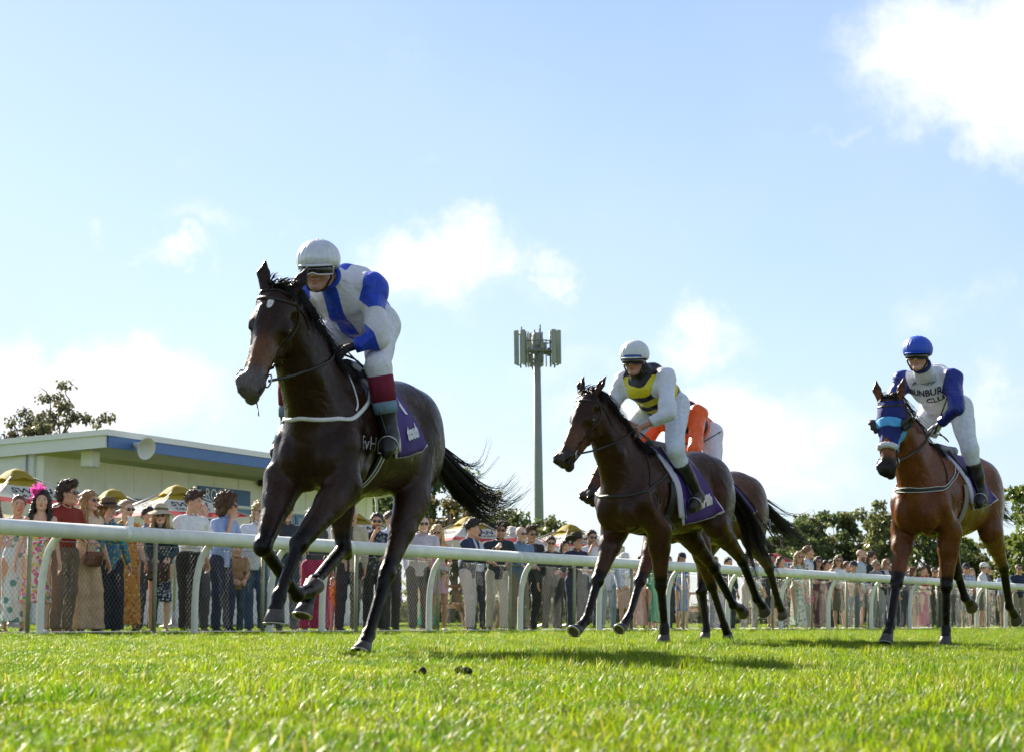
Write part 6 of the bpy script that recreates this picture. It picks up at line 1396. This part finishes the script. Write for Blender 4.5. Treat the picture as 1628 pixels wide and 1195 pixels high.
# ------------------------------------------------------------------ crowd
SKINS = [(.62, .38, .28), (.56, .32, .22), (.64, .40, .30), (.46, .25, .165)]
PRINTS = {
    'lace': lambda: print_mat('lace_cloth', (.66, .66, .72), [(.50, .52, .62)], 34), 'tealwhite': lambda: print_mat('teal_white_cloth', (.60, .64, .68), [(.10, .26, .26)], 9),
    'floral': lambda: print_mat('floral_cloth', (.62, .60, .50), [(.06, .26, .10), (.60, .05, .24), (.55, .42, .08), (.62, .12, .36)], 10), 'tealfloral': lambda: print_mat('teal_floral_cloth', (.02, .15, .26), [(.03, .30, .34), (.28, .36, .06), (.05, .07, .3)], 15),
    'orange': lambda: print_mat('orange_cloth', (.56, .24, .04), [(.62, .42, .10), (.35, .11, .03)], 16), 'skirtfloral': lambda: print_mat('navy_white_floral', (.012, .02, .06), [(.52, .53, .56)], 32),
    'darkpat': lambda: print_mat('dark_leaf_shirt', (.012, .018, .035), [(.20, .23, .26)], 18), 'lilacfloral': lambda: print_mat('lilac_floral_cloth', (.34, .32, .46), [(.50, .46, .30), (.18, .17, .34)], 20),
    'palefloral': lambda: print_mat('pale_green_floral', (.52, .57, .50), [(.20, .33, .27), (.10, .22, .20)], 13), 'bluewhite': lambda: print_mat('blue_white_print', (.55, .58, .64), [(.04, .10, .26)], 11), 'check': lambda: print_mat('check_cloth', (.30, .36, .48), [(.06, .09, .2), (.5, .5, .55)], 9, kind='check'),
    'pink': lambda: print_mat('pink_check_cloth', (.66, .40, .50), [(.60, .28, .40)], 22, kind='check')}
def garment_mat(t):
    if isinstance(t, tuple) and isinstance(t[0], str): return PRINTS[t[0]]() if t[0] in PRINTS else cloth(t[1])
    return cloth(t)
HAIRC = {}
def hair_mat(c):
    k = 'hair_%02x%02x%02x' % tuple(int(255*x) for x in c)
    if k in MATS: return MATS[k]
    m = bpy.data.materials.new(k); m.use_nodes = True; MATS[k] = m; n = NT(m.node_tree); bs = n.n['Principled BSDF']; oc = n.new('ShaderNodeTexCoord').outputs['Object']
    st = n.noise(n.vmath('MULTIPLY', oc, (95, 95, 14)), 1, 4, .65, dist=.8); hs = n.new('ShaderNodeHueSaturation'); hs.inputs['Color'].default_value = (*c, 1); n.set(hs.inputs['Value'], n.ramp(st, .32, .68, .35, 1.75)); n.l.new(hs.outputs[0], bs.inputs['Base Color'])
    bs.inputs['Roughness'].default_value = .42; b = n.new('ShaderNodeBump'); b.inputs['Strength'].default_value = .9; b.inputs['Distance'].default_value = .012; n.set(b.inputs['Height'], st); n.l.new(b.outputs[0], bs.inputs['Normal']); return m
def hair_template(kind):
    if kind in HAIRC: return HAIRC[kind]
    s = S(); amp = 0; fx = .03; g = None
    if kind in ('short', 'quiff'):
        s.ell((-.02, 0, .045), (.103, .085, .093), .02); amp = .004
        if kind == 'quiff': s.ell((.045, .01, .118), (.06, .065, .035), .04).ell((-.02, 0, .12), (.07, .07, .04), .03); amp = .009
    elif kind in ('buzz', 'bald'): s.ell((-.02, 0, .036), (.096, .080, .089), .02); amp = .001
    elif kind == 'curly': s.ell((-.02, 0, .06), (.108, .092, .10), .02).ell((.045, 0, .115), (.055, .07, .04), .03).ell((-.07, 0, -.02), (.06, .075, .08), .03); amp = .012
    elif kind == 'afro': s.ell((-.03, 0, .055), (.145, .135, .135), .02).ell((-.06, 0, -.03), (.10, .12, .11), .03); amp = .016
    elif kind == 'mullet': s.ell((-.02, 0, .055), (.106, .096, .096), .02).ell((-.075, 0, -.06), (.055, .09, .11), .04).ell((.04, 0, .11), (.05, .065, .035), .03); amp = .011
    elif kind == 'bun': s.ell((-.02, 0, .042), (.099, .082, .088), .02).ell((-.115, 0, .06), (.045, .05, .045), .02); amp = .003
    elif kind == 'bob': s.ell((-.02, 0, .045), (.108, .092, .093), .02).ell((-.05, 0, -.05), (.07, .098, .10), .04); amp = .006
    else:
        s.ell((-.02, 0, .045), (.106, .090, .093), .02)
        for sg in (1, -1): s.cone((-.03, .07*sg, .0), (.0, .092*sg, -.17), .045, .045, .04).cone((.0, .092*sg, -.17), (.03, .105*sg, -.29), .045, .028, .03)
        s.cone((-.07, 0, 0), (-.075, 0, -.28), .075, .055, .05); amp = .012 if kind == 'curlylong' else .006
    def post(f, x, y, z):
        f = f+amp*np.sin(75*x+4*np.sin(40*z))*np.sin(80*y+3*np.sin(50*x))*np.sin(70*z+3*np.sin(45*y))*1.4
        hl = np.maximum(x*.80-z*.60-(.012 if kind not in ('afro', 'curly') else .022), -(z+.075)*4 if kind in ('short', 'quiff', 'buzz', 'bald', 'bun') else -9)
        face = np.maximum(x*.8-z*.35-.022, abs(y)-.066+.25*np.minimum(z, 0)*0)   # opening around the face
        f = np.maximum(f, np.minimum(-hl, 9)*-1 if kind in ('short', 'quiff', 'buzz', 'bald', 'bun', 'curly', 'mullet') else -9)
        f = np.maximum(f, -np.maximum(-(x*.82-z*.45-.030), abs(y)-.078)) if kind in ('long', 'curlylong', 'bob', 'afro') else f
        if kind == 'bald': f = np.maximum(f, z-.01-.25*(x > 9))
        return f
    V, Q = s.mesh(.0095, post, 1)
    # loose locks break up the outline
    r = np.random.default_rng(len(kind)); me0 = mesh('tmp', V, Q); N = np.zeros(len(V)*3, np.float32); me0.vertex_normals.foreach_get('vector', N); N = N.reshape(-1, 3); bpy.data.meshes.remove(me0)
    loose = {'buzz': 0, 'bald': 0, 'bun': 90, 'short': 260, 'quiff': 260, 'curly': 620, 'afro': 900, 'mullet': 560}.get(kind, 420); F = [tuple(int(i) for i in q) for q in Q]; VV = [tuple(v) for v in V]
    curl = kind in ('afro', 'curly', 'curlylong', 'mullet')
    for i in r.integers(0, len(V), loose):
        p, n_ = V[i], N[i]
        if p[0] > .05 and p[2] < .05 and abs(p[1]) < .07: continue
        dn = np.array((-.25, 0, -1.)) if kind in ('long', 'bob', 'curlylong') else unit(np.array((.8, r.normal(0, .6), .25))) if kind == 'quiff' else np.array((-.5, r.normal(0, .3), -.5))
        d = unit(dn-n_*(dn@n_)*.9+n_*(.55 if curl else .16)+r.normal(0, .30 if curl else .10, 3)); l = r.uniform(.014, .03) if curl else r.uniform(.03, .075); e = unit(np.cross(d, n_)+1e-4)*r.uniform(.003, .007); b = len(VV)
        k2 = n_*l*(.25 if curl else .06)
        VV += [tuple(p-e-n_*.004), tuple(p+e-n_*.004), tuple(p+d*l*.5+e*.8+k2), tuple(p+d*l*.5-e*.8+k2), tuple(p+d*l+(-n_*l*.3 if curl else 0))]; F += [(b, b+1, b+2, b+3), (b+3, b+2, b+4)]
    HAIRC[kind] = mesh('hair_'+kind, VV, F); return HAIRC[kind]
def hat_mesh(kind, m):
    key = 'hat_'+kind
    n = 28; prof = dict(fedora=[(.20, -.012), (.195, .0), (.115, .012), (.104, .02), (.098, .085), (.085, .118), (.05, .122), (.0001, .105)], straw=[(.195, -.045), (.19, -.035), (.12, .005), (.104, .018), (.10, .07), (.085, .105), (.05, .118), (.0001, .12)],
                        cowboy=[(.20, .01), (.195, .018), (.115, .006), (.104, .016), (.10, .09), (.085, .13), (.05, .128), (.0001, .11)], cap=[(.104, -.005), (.106, .02), (.103, .055), (.085, .095), (.05, .115), (.0001, .121)])[kind]
    V = []
    for r, z in prof:
        for k in range(n):
            a = 2*math.pi*k/n; c, s_ = math.cos(a), math.sin(a); zz = z
            if r > .13: zz += {'fedora': -.02*c*c+.012*s_*s_, 'straw': .012*math.sin(3*a), 'cowboy': .06*s_*s_-.02*c*c, 'cap': 0}[kind]
            V.append((r*c*1.08, r*s_*.93, zz))
    F = [(i*n+k, i*n+(k+1) % n, (i+1)*n+(k+1) % n, (i+1)*n+k) for i in range(len(prof)-1) for k in range(n)]
    if kind == 'cap':
        b = len(V)
        for i in range(9):
            a = (i/8-.5)*1.9
            for r in (.105, .185-.03*abs(a)): V.append((r*math.cos(a)*1.08, r*math.sin(a)*.93, .004-.02*(r > .12)))
        F += [(b+2*i, b+2*i+1, b+2*i+3, b+2*i+2) for i in range(8)]
    return mesh(key, V, F, mats=[m])
def small(name, build, m):
    V, Q = build; return mesh(name, V, Q, mats=[m])
_s = S()
for sg in (1, -1): _s.ell((.098, .034*sg, .004), (.010, .029, .021), .004).cone((.09, .06*sg, .012), (.0, .084*sg, .012), .0042, .004, .004)
_s.cone((.112, -.012, .011), (.112, .012, .011), .0045, .0045, .006)
GLASSES = small('sunglasses', _s.mesh(.0055, None, 0), GLASS_D)
_s = S().ell((.02, 0, .035), (.085, .04, .036), .02).ell((.09, 0, .025), (.055, .043, .028), .03); SHOE = _s.mesh(.014)
SHOEM = [small('shoe', SHOE, cloth(c)) for c in ((.02, .018, .016), (.16, .10, .06), (.5, .48, .45))]
ARM = {'down': ((-.03, .245, 1.14), (.05, .25, .90)), 'rail': ((.10, .255, 1.17), (.33, .11, 1.12)), 'chin': ((.17, .19, 1.15), (.135, .045, 1.47)), 'phone': ((.12, .22, 1.17), (.21, .06, 1.43)),
       'bag': ((-.01, .235, 1.14), (.19, .10, 1.03)), 'point': ((.16, .22, 1.18), (.30, .12, 1.36))}
def build_person(x, y, ztop, by, hy, label, k, ci):
    rng = np.random.default_rng(100+ci); fem = k['sex'] == 'f'; far = y > 40
    root = empty('person', (x, y, 0), R_(by), label, 'person', 'spectators along the fence')
    sk = np.array(SKINS[k.get('sk', 1)])*rng.uniform(.9, 1.08)
    sw = .155 if fem else .19; lean = rng.uniform(.08, .16) if 'rail' in k['arms'] else rng.uniform(-.02, .05)
    sl = rng.uniform(-.07, .07)
    def L(p):      # lean about the hips
        p = np.array(p, float)
        if p[2] > .95: dz = p[2]-.95; p = np.array((p[0]+dz*math.sin(lean), p[1]+dz*sl, .95+dz*math.cos(lean)))
        return p
    wt = rng.uniform(-.04, .04)
    J = dict(pel=L((0, wt, .96)), wai=L((0, wt*.5, 1.12)), che=L((.005, 0, 1.30)), nek=L((-.01, 0, 1.49)))
    hd = L((.02, 0, 1.632)); top = hd[2]+.125
    if k['hair'] in ('afro',): top += .06
    if k['hair'] in ('quiff', 'curly', 'mullet'): top += .02
    if k.get('hat') in ('fedora', 'cowboy', 'straw'): top += .065
    elif k.get('hat') == 'cap': top += .02
    sc = ztop/top; root.scale = (sc, sc, sc); child = sc < .75
    hsc = 1.06/ (1 if not child else .82); gap = rng.uniform(.09, .12)
    for a, sg in (('L', 1), ('R', -1)):
        st = rng.uniform(-.06, .09)
        J['sh'+a] = L((-.01, sw*.97*sg, 1.395)); J['hi'+a] = np.array((0, .092*sg+wt, .92)); J['an'+a] = np.array((st, gap*sg, .085)); J['kn'+a] = (J['hi'+a]+J['an'+a])/2+np.array((.035, .005*sg, .0))
        e, h = ARM[k['arms'][0 if sg > 0 else 1]]; jit = rng.normal(0, .012, 3)
        J['el'+a] = L((e[0], e[1]*sg*(sw/.19), e[2]))+jit; J['ha'+a] = L((h[0], h[1]*sg, h[2]))+jit
    hh = .021 if far else .018
    wf = .92 if fem else 1.0
    def trunk(s, g, kk=.05):
        s.cone(J['pel'], J['wai'], (.125 if fem else .12)+g, (.098 if fem else .115)+g, kk, (1, 0, 0), .78); s.cone(J['wai'], J['che'], (.098 if fem else .115)+g, (.125 if fem else .145)+g, kk, (1, 0, 0), .75)
        s.cone(J['che'], J['nek']+np.array((0, 0, -.05)), (.115 if fem else .13)+g, .06+g, kk, (1, 0, 0), .8)
        for a in 'LR': s.cone(J['che']+np.array((0, 0, .03)), J['sh'+a], .085+g*.8, .05+g*.7, kk); s.cone(J['nek']+np.array((0, .02*(1 if a == 'L' else -1), -.045)), J['sh'+a], .05+g*.5, .042+g*.5, kk)
        if fem: s.both(tuple(L((.085, .065, 1.27))), (.06+g, .06+g, .06+g), .04)
        return s
    def arms(s, g, t=1., kk=.03):
        for a in 'LR':
            s.cone(J['sh'+a], J['el'+a] if t > .5 else J['sh'+a]+(J['el'+a]-J['sh'+a])*t*2, (.048 if fem else .056)+g, (.037 if fem else .043)+g, kk)
            if t > .5: s.cone(J['el'+a], J['el'+a]+(J['ha'+a]-J['el'+a])*min(1, (t-.5)*2), (.036 if fem else .041)+g, (.026 if t > .95 else .034)+g*.6, kk)
        return s
    def legs(s, g, kk=.03):
        for a in 'LR': s.chain([J['hi'+a], J['kn'+a], (J['kn'+a]*.6+J['an'+a]*.4), J['an'+a]], (.088+g, .055+g, .052+g, .036+g), kk)
        return s
    nk = J['nek']
    # body: one figure with head and hands
    s = arms(legs(trunk(S(), -.012), -.004), -.004); s.cone(nk+np.array((0, 0, -.04)), hd+np.array((-.02, 0, -.08)), .052 if fem else .058, .048 if fem else .055, .03)
    V, Q = s.mesh(hh); parts = [(V, Q, {'Col': np.tile(sk, (len(V), 1))})]
    hyr = R_(hy-by); look = np.array((math.cos(hyr), math.sin(hyr), rng.uniform(-.10, .02))); HR = frame(look, (0, rng.uniform(-.08, .08), 1.))
    hs = hsc*(.955 if fem else 1.0); hv, hq = place(HEAD_C, HR, hd, hs); parts.append((hv, hq, {'Col': head_colors(HEAD_C, sk, k['hc'], k.get('beard', 0), (.42, .10, .09) if fem else None)}))
    for a in 'LR':
        pose = k['arms'][0 if a == 'L' else 1]; dr = J['ha'+a]-J['el'+a]; up = {'down': np.array((0, 1. if a == 'L' else -1., 0)), 'rail': np.array((0, 0, 1.))}.get(pose, np.array((.3, .6 if a == 'L' else -.6, .6)))
        v, q = place(FIST_C if pose in ('chin', 'phone', 'point', 'bag') else HAND_C, frame(dr, up), J['ha'+a], .97*hs, mirror=(a == 'R')); parts.append((v, q, {'Col': np.tile(sk, (len(v), 1))}))
    V, Q, A = join(parts); obj('body', mesh('person_body', V, Q, A, mats=[SKIN]), root)
    def wr(f, x, y, z, amp=.006):
        return f+amp*(np.sin(31*z+9*y+3*np.sin(14*x)+ci)*np.sin(26*x-19*y+8*z+2*ci)).astype(np.float32)
    cutneck = lambda f, x, y, z, d=.0: np.maximum(f, np.where((z > 1.25), np.maximum(z-(nk[2]+.035+d)-.35*(nk[0]-x), .062+d-np.sqrt(((x-nk[0]-.035)*1.0)**2+(y*1.1)**2+((z-nk[2]-.06)*.7)**2)), -9))
    dress = k.get('dress'); tp, bt = k.get('top'), k.get('bot')
    if dress or (tp and tp[0] in ('sleeveless', 'crop')):
        s = trunk(S(), .008, .05)
        if dress:
            hem = dress[2]; fl = .10+.16*(1-hem) if hem < .5 else .155
            if dress[0] in ('pink', 'blue'): fl = .165
            s.cone(J['pel']+np.array((0, 0, .06)), (0.01, wt, max(hem, .1)), .115, fl, .06, (1, 0, 0), .8); s.ell(J['pel'], (.125, .165, .14), .05)
            if hem > .3: s.cone((0.01, wt, hem), (0.01, wt, hem-.02), fl, fl, .02, (1, 0, 0), .8)
        strap_ = k.get('strapless')
        def post(f, x, y, z):
            f = wr(f, x, y, z, .004)
            if dress: f = np.where(z < .95, f+.012*np.sin(11*np.arctan2(y, x)+6*z+ci)*np.clip((1.0-z)*1.4, 0, 1), f); f = np.maximum(f, dress[2]-z)
            else: f = np.maximum(f, (1.0 if tp[0] == 'sleeveless' else 1.16)-z)
            if strap_: f = np.maximum(f, z-1.335-.05*np.cos(12*y))
            else: f = np.maximum(cutneck(f, x, y, z, .03), np.abs(y)-sw*.93)
            return f
        V, Q = s.mesh(hh*.95, post); obj('dress' if dress else 'top', mesh('dress', V, Q, mats=[garment_mat(dress if dress else tp[1])]), root)
    elif tp:
        kind = tp[0] if tp[0] in ('shirt', 'tee', 'blazer') else 'shirt'
        mt = garment_mat(tp[1] if tp[1] is not None else (tp[0],)); g = .026 if kind == 'blazer' else .017
        t = {'shirt': k.get('sleeve', .93), 'tee': .33, 'blazer': .97}[kind]
        if kind == 'shirt' and 'sleeve' in k: t = .5+k['sleeve']*.45 if k['sleeve'] > .4 else .42
        s = arms(trunk(S(), g), g*.9, t); hem = .84 if k.get('untuck') else 1.0
        if k.get('untuck'): s.cone(J['pel']+np.array((0, 0, .08)), (0, wt, .84), .13+g, .125+g, .05, (1, 0, 0), .8)
        def post(f, x, y, z):
            f = wr(f, x, y, z, .008); f = np.maximum(f, hem-z)
            f = cutneck(f, x, y, z)
            if kind == 'blazer': f = np.maximum(f, np.where(x > .04, .018+.06*np.clip(z-1.02, 0, 1)*1.3-np.abs(y), -9))
            return f
        V, Q = s.mesh(hh, post); so = obj(kind if kind != 'tee' else 'tee_shirt', mesh(kind, V, Q, mats=[mt]), root)
        if kind == 'blazer':
            s = trunk(S(), g-.010); V, Q = s.mesh(hh, lambda f, x, y, z: cutneck(np.maximum(np.maximum(f, .93-z), -x), x, y, z)); obj('undershirt', mesh('undershirt', V, Q, mats=[cloth((.5, .52, .58) if rng.random() > .4 else (.05, .05, .06))]), root)
        if kind == 'shirt' and not far:
            c = MB(); A_ = np.linspace(.45, 2*math.pi-.45, 18); P = [nk+np.array((.008+.064*math.cos(a)*1.0+.03*max(0, math.cos(a)), .063*math.sin(a), .026-.045*max(0, math.cos(a))**2)) for a in A_]
            c.tube(P, 1., 6, flat=(.013, .006), up=[np.array((math.cos(a), math.sin(a), -.3)) for a in A_]); c.build('collar', mt, so, True)
    if bt:
        bm = garment_mat(bt[1] if len(bt) > 1 and bt[1] is not None else (bt[0],)); kind = bt[0] if bt[0] in ('trousers', 'wide', 'shorts', 'skirt', 'skirtfloral') else 'wide'
        s = S(); g = .016
        s.cone(J['pel']+np.array((0, 0, .05)), J['pel'], .115+g, .125+g, .04, (1, 0, 0), .8)
        if kind in ('skirt', 'skirtfloral'):
            hem = bt[2]; s.cone(J['pel'], (.01, wt, hem), .125+g, .15+.1*max(0, .55-hem), .05, (1, 0, 0), .82); low = hem
        else:
            low = .50 if kind == 'shorts' else .06
            for a in 'LR':
                r1, r2, r3 = {'wide': (.108, .105, .125), 'shorts': (.108, .088, .08), 'trousers': (.104, .075, .064)}[kind]; s.chain([J['hi'+a], J['kn'+a], J['an'+a]+np.array((0, 0, -.03))], (r1, r2, r3), .04)
        V, Q = s.mesh(hh, lambda f, x, y, z: np.maximum(np.maximum(wr(f, x, y, z, .007)+(.012*np.sin(9*np.arctan2(y, x)+ci)*np.clip(.9-z, 0, 1) if kind.startswith('skirt') else 0), z-1.03), low-z)); nm = 'skirt' if kind.startswith('skirt') else ('shorts' if kind == 'shorts' else 'trousers')
        obj(nm, mesh(nm, V, Q, mats=[bm]), root)
        if k.get('belt'):
            m = MB(); c0 = J['pel']+np.array((0, 0, .045)); m.tube([c0+np.array((.145*.8*math.cos(a), .147*math.sin(a), 0)) for a in np.linspace(0, 2*math.pi, 25)], 1., 6, cap=False, flat=(.018, .004), up=[np.array((math.cos(a), math.sin(a), 0)) for a in np.linspace(0, 2*math.pi, 25)]); m.build('belt', LEATHER, root, True)
    for a in 'LR':
        o = obj('shoe', SHOEM[ci % 3 if fem else ci % 2], root); o.location = J['an'+a]+np.array((.0, 0, -.085)); o.rotation_euler = (0, 0, .12 if a == 'L' else -.12)
    HM = Matrix(np.vstack([np.hstack([HR*hs, hd[:, None]]), [0, 0, 0, 1]]).tolist())
    if not (k['hair'] == 'bald' and not k.get('beard')) or True:
        ho = obj('hair', hair_template(k['hair']).copy(), root, hair_mat(k['hc'])); ho.matrix_local = HM
    if k.get('glasses'): go = obj('sunglasses', GLASSES, root); go.matrix_local = HM
    if k.get('hat'):
        hm = cloth(k['hatc']); o = obj('cap' if k['hat'] == 'cap' else 'hat', hat_mesh(k['hat'], hm), root); o.matrix_local = HM @ Matrix.Translation((-.012, 0, .035 if k['hat'] == 'cap' else .05)) @ Matrix.Rotation(R_(-6), 4, 'Y')
        if k['hat'] in ('fedora', 'straw'):
            m = MB(); m.lathe([(.109, .022), (.107, .05)], n=24, sx=1.06, sy=.93); m.build('hat_band', cloth((.03, .025, .02) if k['hat'] == 'fedora' else (.12, .09, .06)), o, True)
    if k.get('fasc'):
        m = MB(); r2 = np.random.default_rng(5)
        for i in range(46):
            c = np.array((.0, -.075, .10))+r2.normal(0, .032, 3); d = unit(r2.normal(0, 1, 3)+np.array((.1, -.5, .6))); e1 = unit(np.cross(d, r2.normal(0, 1, 3))); e2 = np.cross(d, e1); w_ = r2.uniform(.03, .055)
            V = [c]+[c+d*w_*1.1+e1*w_*math.cos(t)*.9+e2*w_*math.sin(t)*.5+r2.normal(0, .008, 3) for t in np.linspace(0, math.pi*1.2, 6)]; m.add(V, [(0, j, j+1) for j in range(1, 6)])
        o = m.build('fascinator', mat('pink_gauze', (.72, .10, .44), .8, transl=.4), root); o.matrix_local = HM
    return dict(root=root, J=J, sc=sc, HM=HM)
PEOPLE = {}
for ci, row in enumerate(CROWD): PEOPLE[row[5]] = build_person(*row, ci)
# things in hands
def at_hand(key, a, off=(0, 0, 0)):
    p = next(v for kk, v in PEOPLE.items() if key in kk); bpy.context.view_layer.update() if False else None
    r = p['root']; v = np.array(p['J']['ha'+a])*p['sc']; c, s_ = math.cos(r.rotation_euler[2]), math.sin(r.rotation_euler[2])
    q = np.array((c*v[0]-s_*v[1], s_*v[0]+c*v[1], v[2]))+np.array(r.location); o = np.array(off); return q+np.array((c*o[0]-s_*o[1], s_*o[0]+c*o[1], o[2])), r.rotation_euler[2]
p, rz = at_hand('orange and yellow long dress', 'R', (.07, .02, .03)); e = empty('phone', p, rz, 'white phone held up by the woman in the orange dress', 'phone'); b = MB(); b.box((0, 0, 0), (.012, .078, .155), None, .006); b.build('case', WHITE_PL, e); b = MB(); b.box((-.0075, 0, 0), (.002, .068, .14)); b.build('screen', GLASS_D, e)
def handbag(key, a, off, m, label, sz=(.10, .26, .20), strap=True):
    p, rz = at_hand(key, a, off); e = empty('handbag', p, rz, label, 'bag', 'handbags held in the crowd'); b = MB(); b.box((0, 0, 0), sz, None, .03); b.build('pouch', m, e, True)
    b = MB(); b.box((sz[0]/2+.004, 0, sz[2]*.22), (.012, sz[1]*.92, sz[2]*.5), None, .005); b.build('flap', m, e, True)
    if strap: b = MB(); b.tube(smooth_path([(0, -sz[1]*.4, sz[2]/2), (0, -sz[1]*.3, sz[2]/2+.16), (0, sz[1]*.3, sz[2]/2+.16), (0, sz[1]*.4, sz[2]/2)], 6), .007, 6); b.build('strap', m, e, True)
TANL, DARKL = mat('tan_leather', (.19, .085, .04), .5, bump=.2, bscale=50), mat('brown_leather', (.085, .032, .018), .5, bump=.2, bscale=50)
handbag('straw hat', 'R', (.03, .06, -.16), DARKL, 'brown leather bag held by the woman in the straw hat', (.10, .27, .22))
handbag('cream with wide beige', 'R', (-.12, .1, -.20), TANL, 'tan shoulder bag of the woman in wide beige trousers', (.09, .22, .18))
handbag('short pink dress', 'L', (.03, -.06, -.02), mat('pale_clutch', (.5, .52, .48), .4), 'pale clutch bag held by the woman in the pink dress', (.05, .25, .13), False)
handbag('maroon dress', 'R', (.0, .0, -.16), mat('pink_bag', (.62, .06, .2), .5), 'small pink bag hanging from the hand of the woman in maroon', (.08, .2, .17))

# ------------------------------------------------------------------ small things on the ground
def clod(x, y, r, seed, label):
    rng = np.random.default_rng(seed); s = S()
    for i in range(9): s.ell(np.array((0, 0, r*.3))+rng.normal(0, 1, 3)*np.array((r*.6, r*.5, r*.25)), r*rng.uniform(.3, .55), .01)
    V, Q = s.mesh(r*.09, lambda f, x_, y_, z: f+r*.08*np.sin(90*x_+3*np.sin(60*z))*np.sin(80*y_+2)*np.sin(85*z), 0)
    o = obj('dirt_clod', mesh('dirt_clod', V, Q, mats=[mat('dark_soil', (.028, .017, .012), .95, var=.4, vscale=60, bump=.8, bscale=140)], smooth=True)); o.location = (x, y, .02); tag(o, label, 'dirt clod', 'clods kicked up from the turf')
clod(-.295, 7.2, .014, 1, 'small dark clod of earth on the turf, the left one of two'); clod(-.155, 7.2, .020, 2, 'larger dark clod of earth on the turf, the right one of two')
def bench(x, y, rz, label):
    e = empty('picnic_bench', (x, y, 0), rz, label, 'bench', 'wooden picnic benches behind the crowd'); WD = mat('bench_wood', (.26, .13, .06), .8, var=.3, vscale=20)
    for i in range(4): bxp('slat', (0, -.24+.16*i, .74), (1.7, .14, .04), WD, e)
    for s_ in (-1, 1):
        for i in range(2): bxp('seat_slat', (0, s_*(.62+.15*i), .45), (1.7, .13, .04), WD, e)
        for q in (-1, 1):
            b = MB(); b.tube([(s_*.6, q*.2, .72), (s_*.6, q*.62, 0)], .045, 4); b.build('leg', WD, e)
        bxp('crosspiece', (s_*.6, 0, .405), (.05, 1.5, .07), WD, e)
bench(-.5, 36.5, .5, 'wooden picnic bench seen behind the man with pale trousers'); bench(3.2, 44., .4, 'wooden picnic bench seen behind the dusty pink dress'); bench(6.3, 50., .6, 'wooden picnic bench seen left of the pale green floral dress')
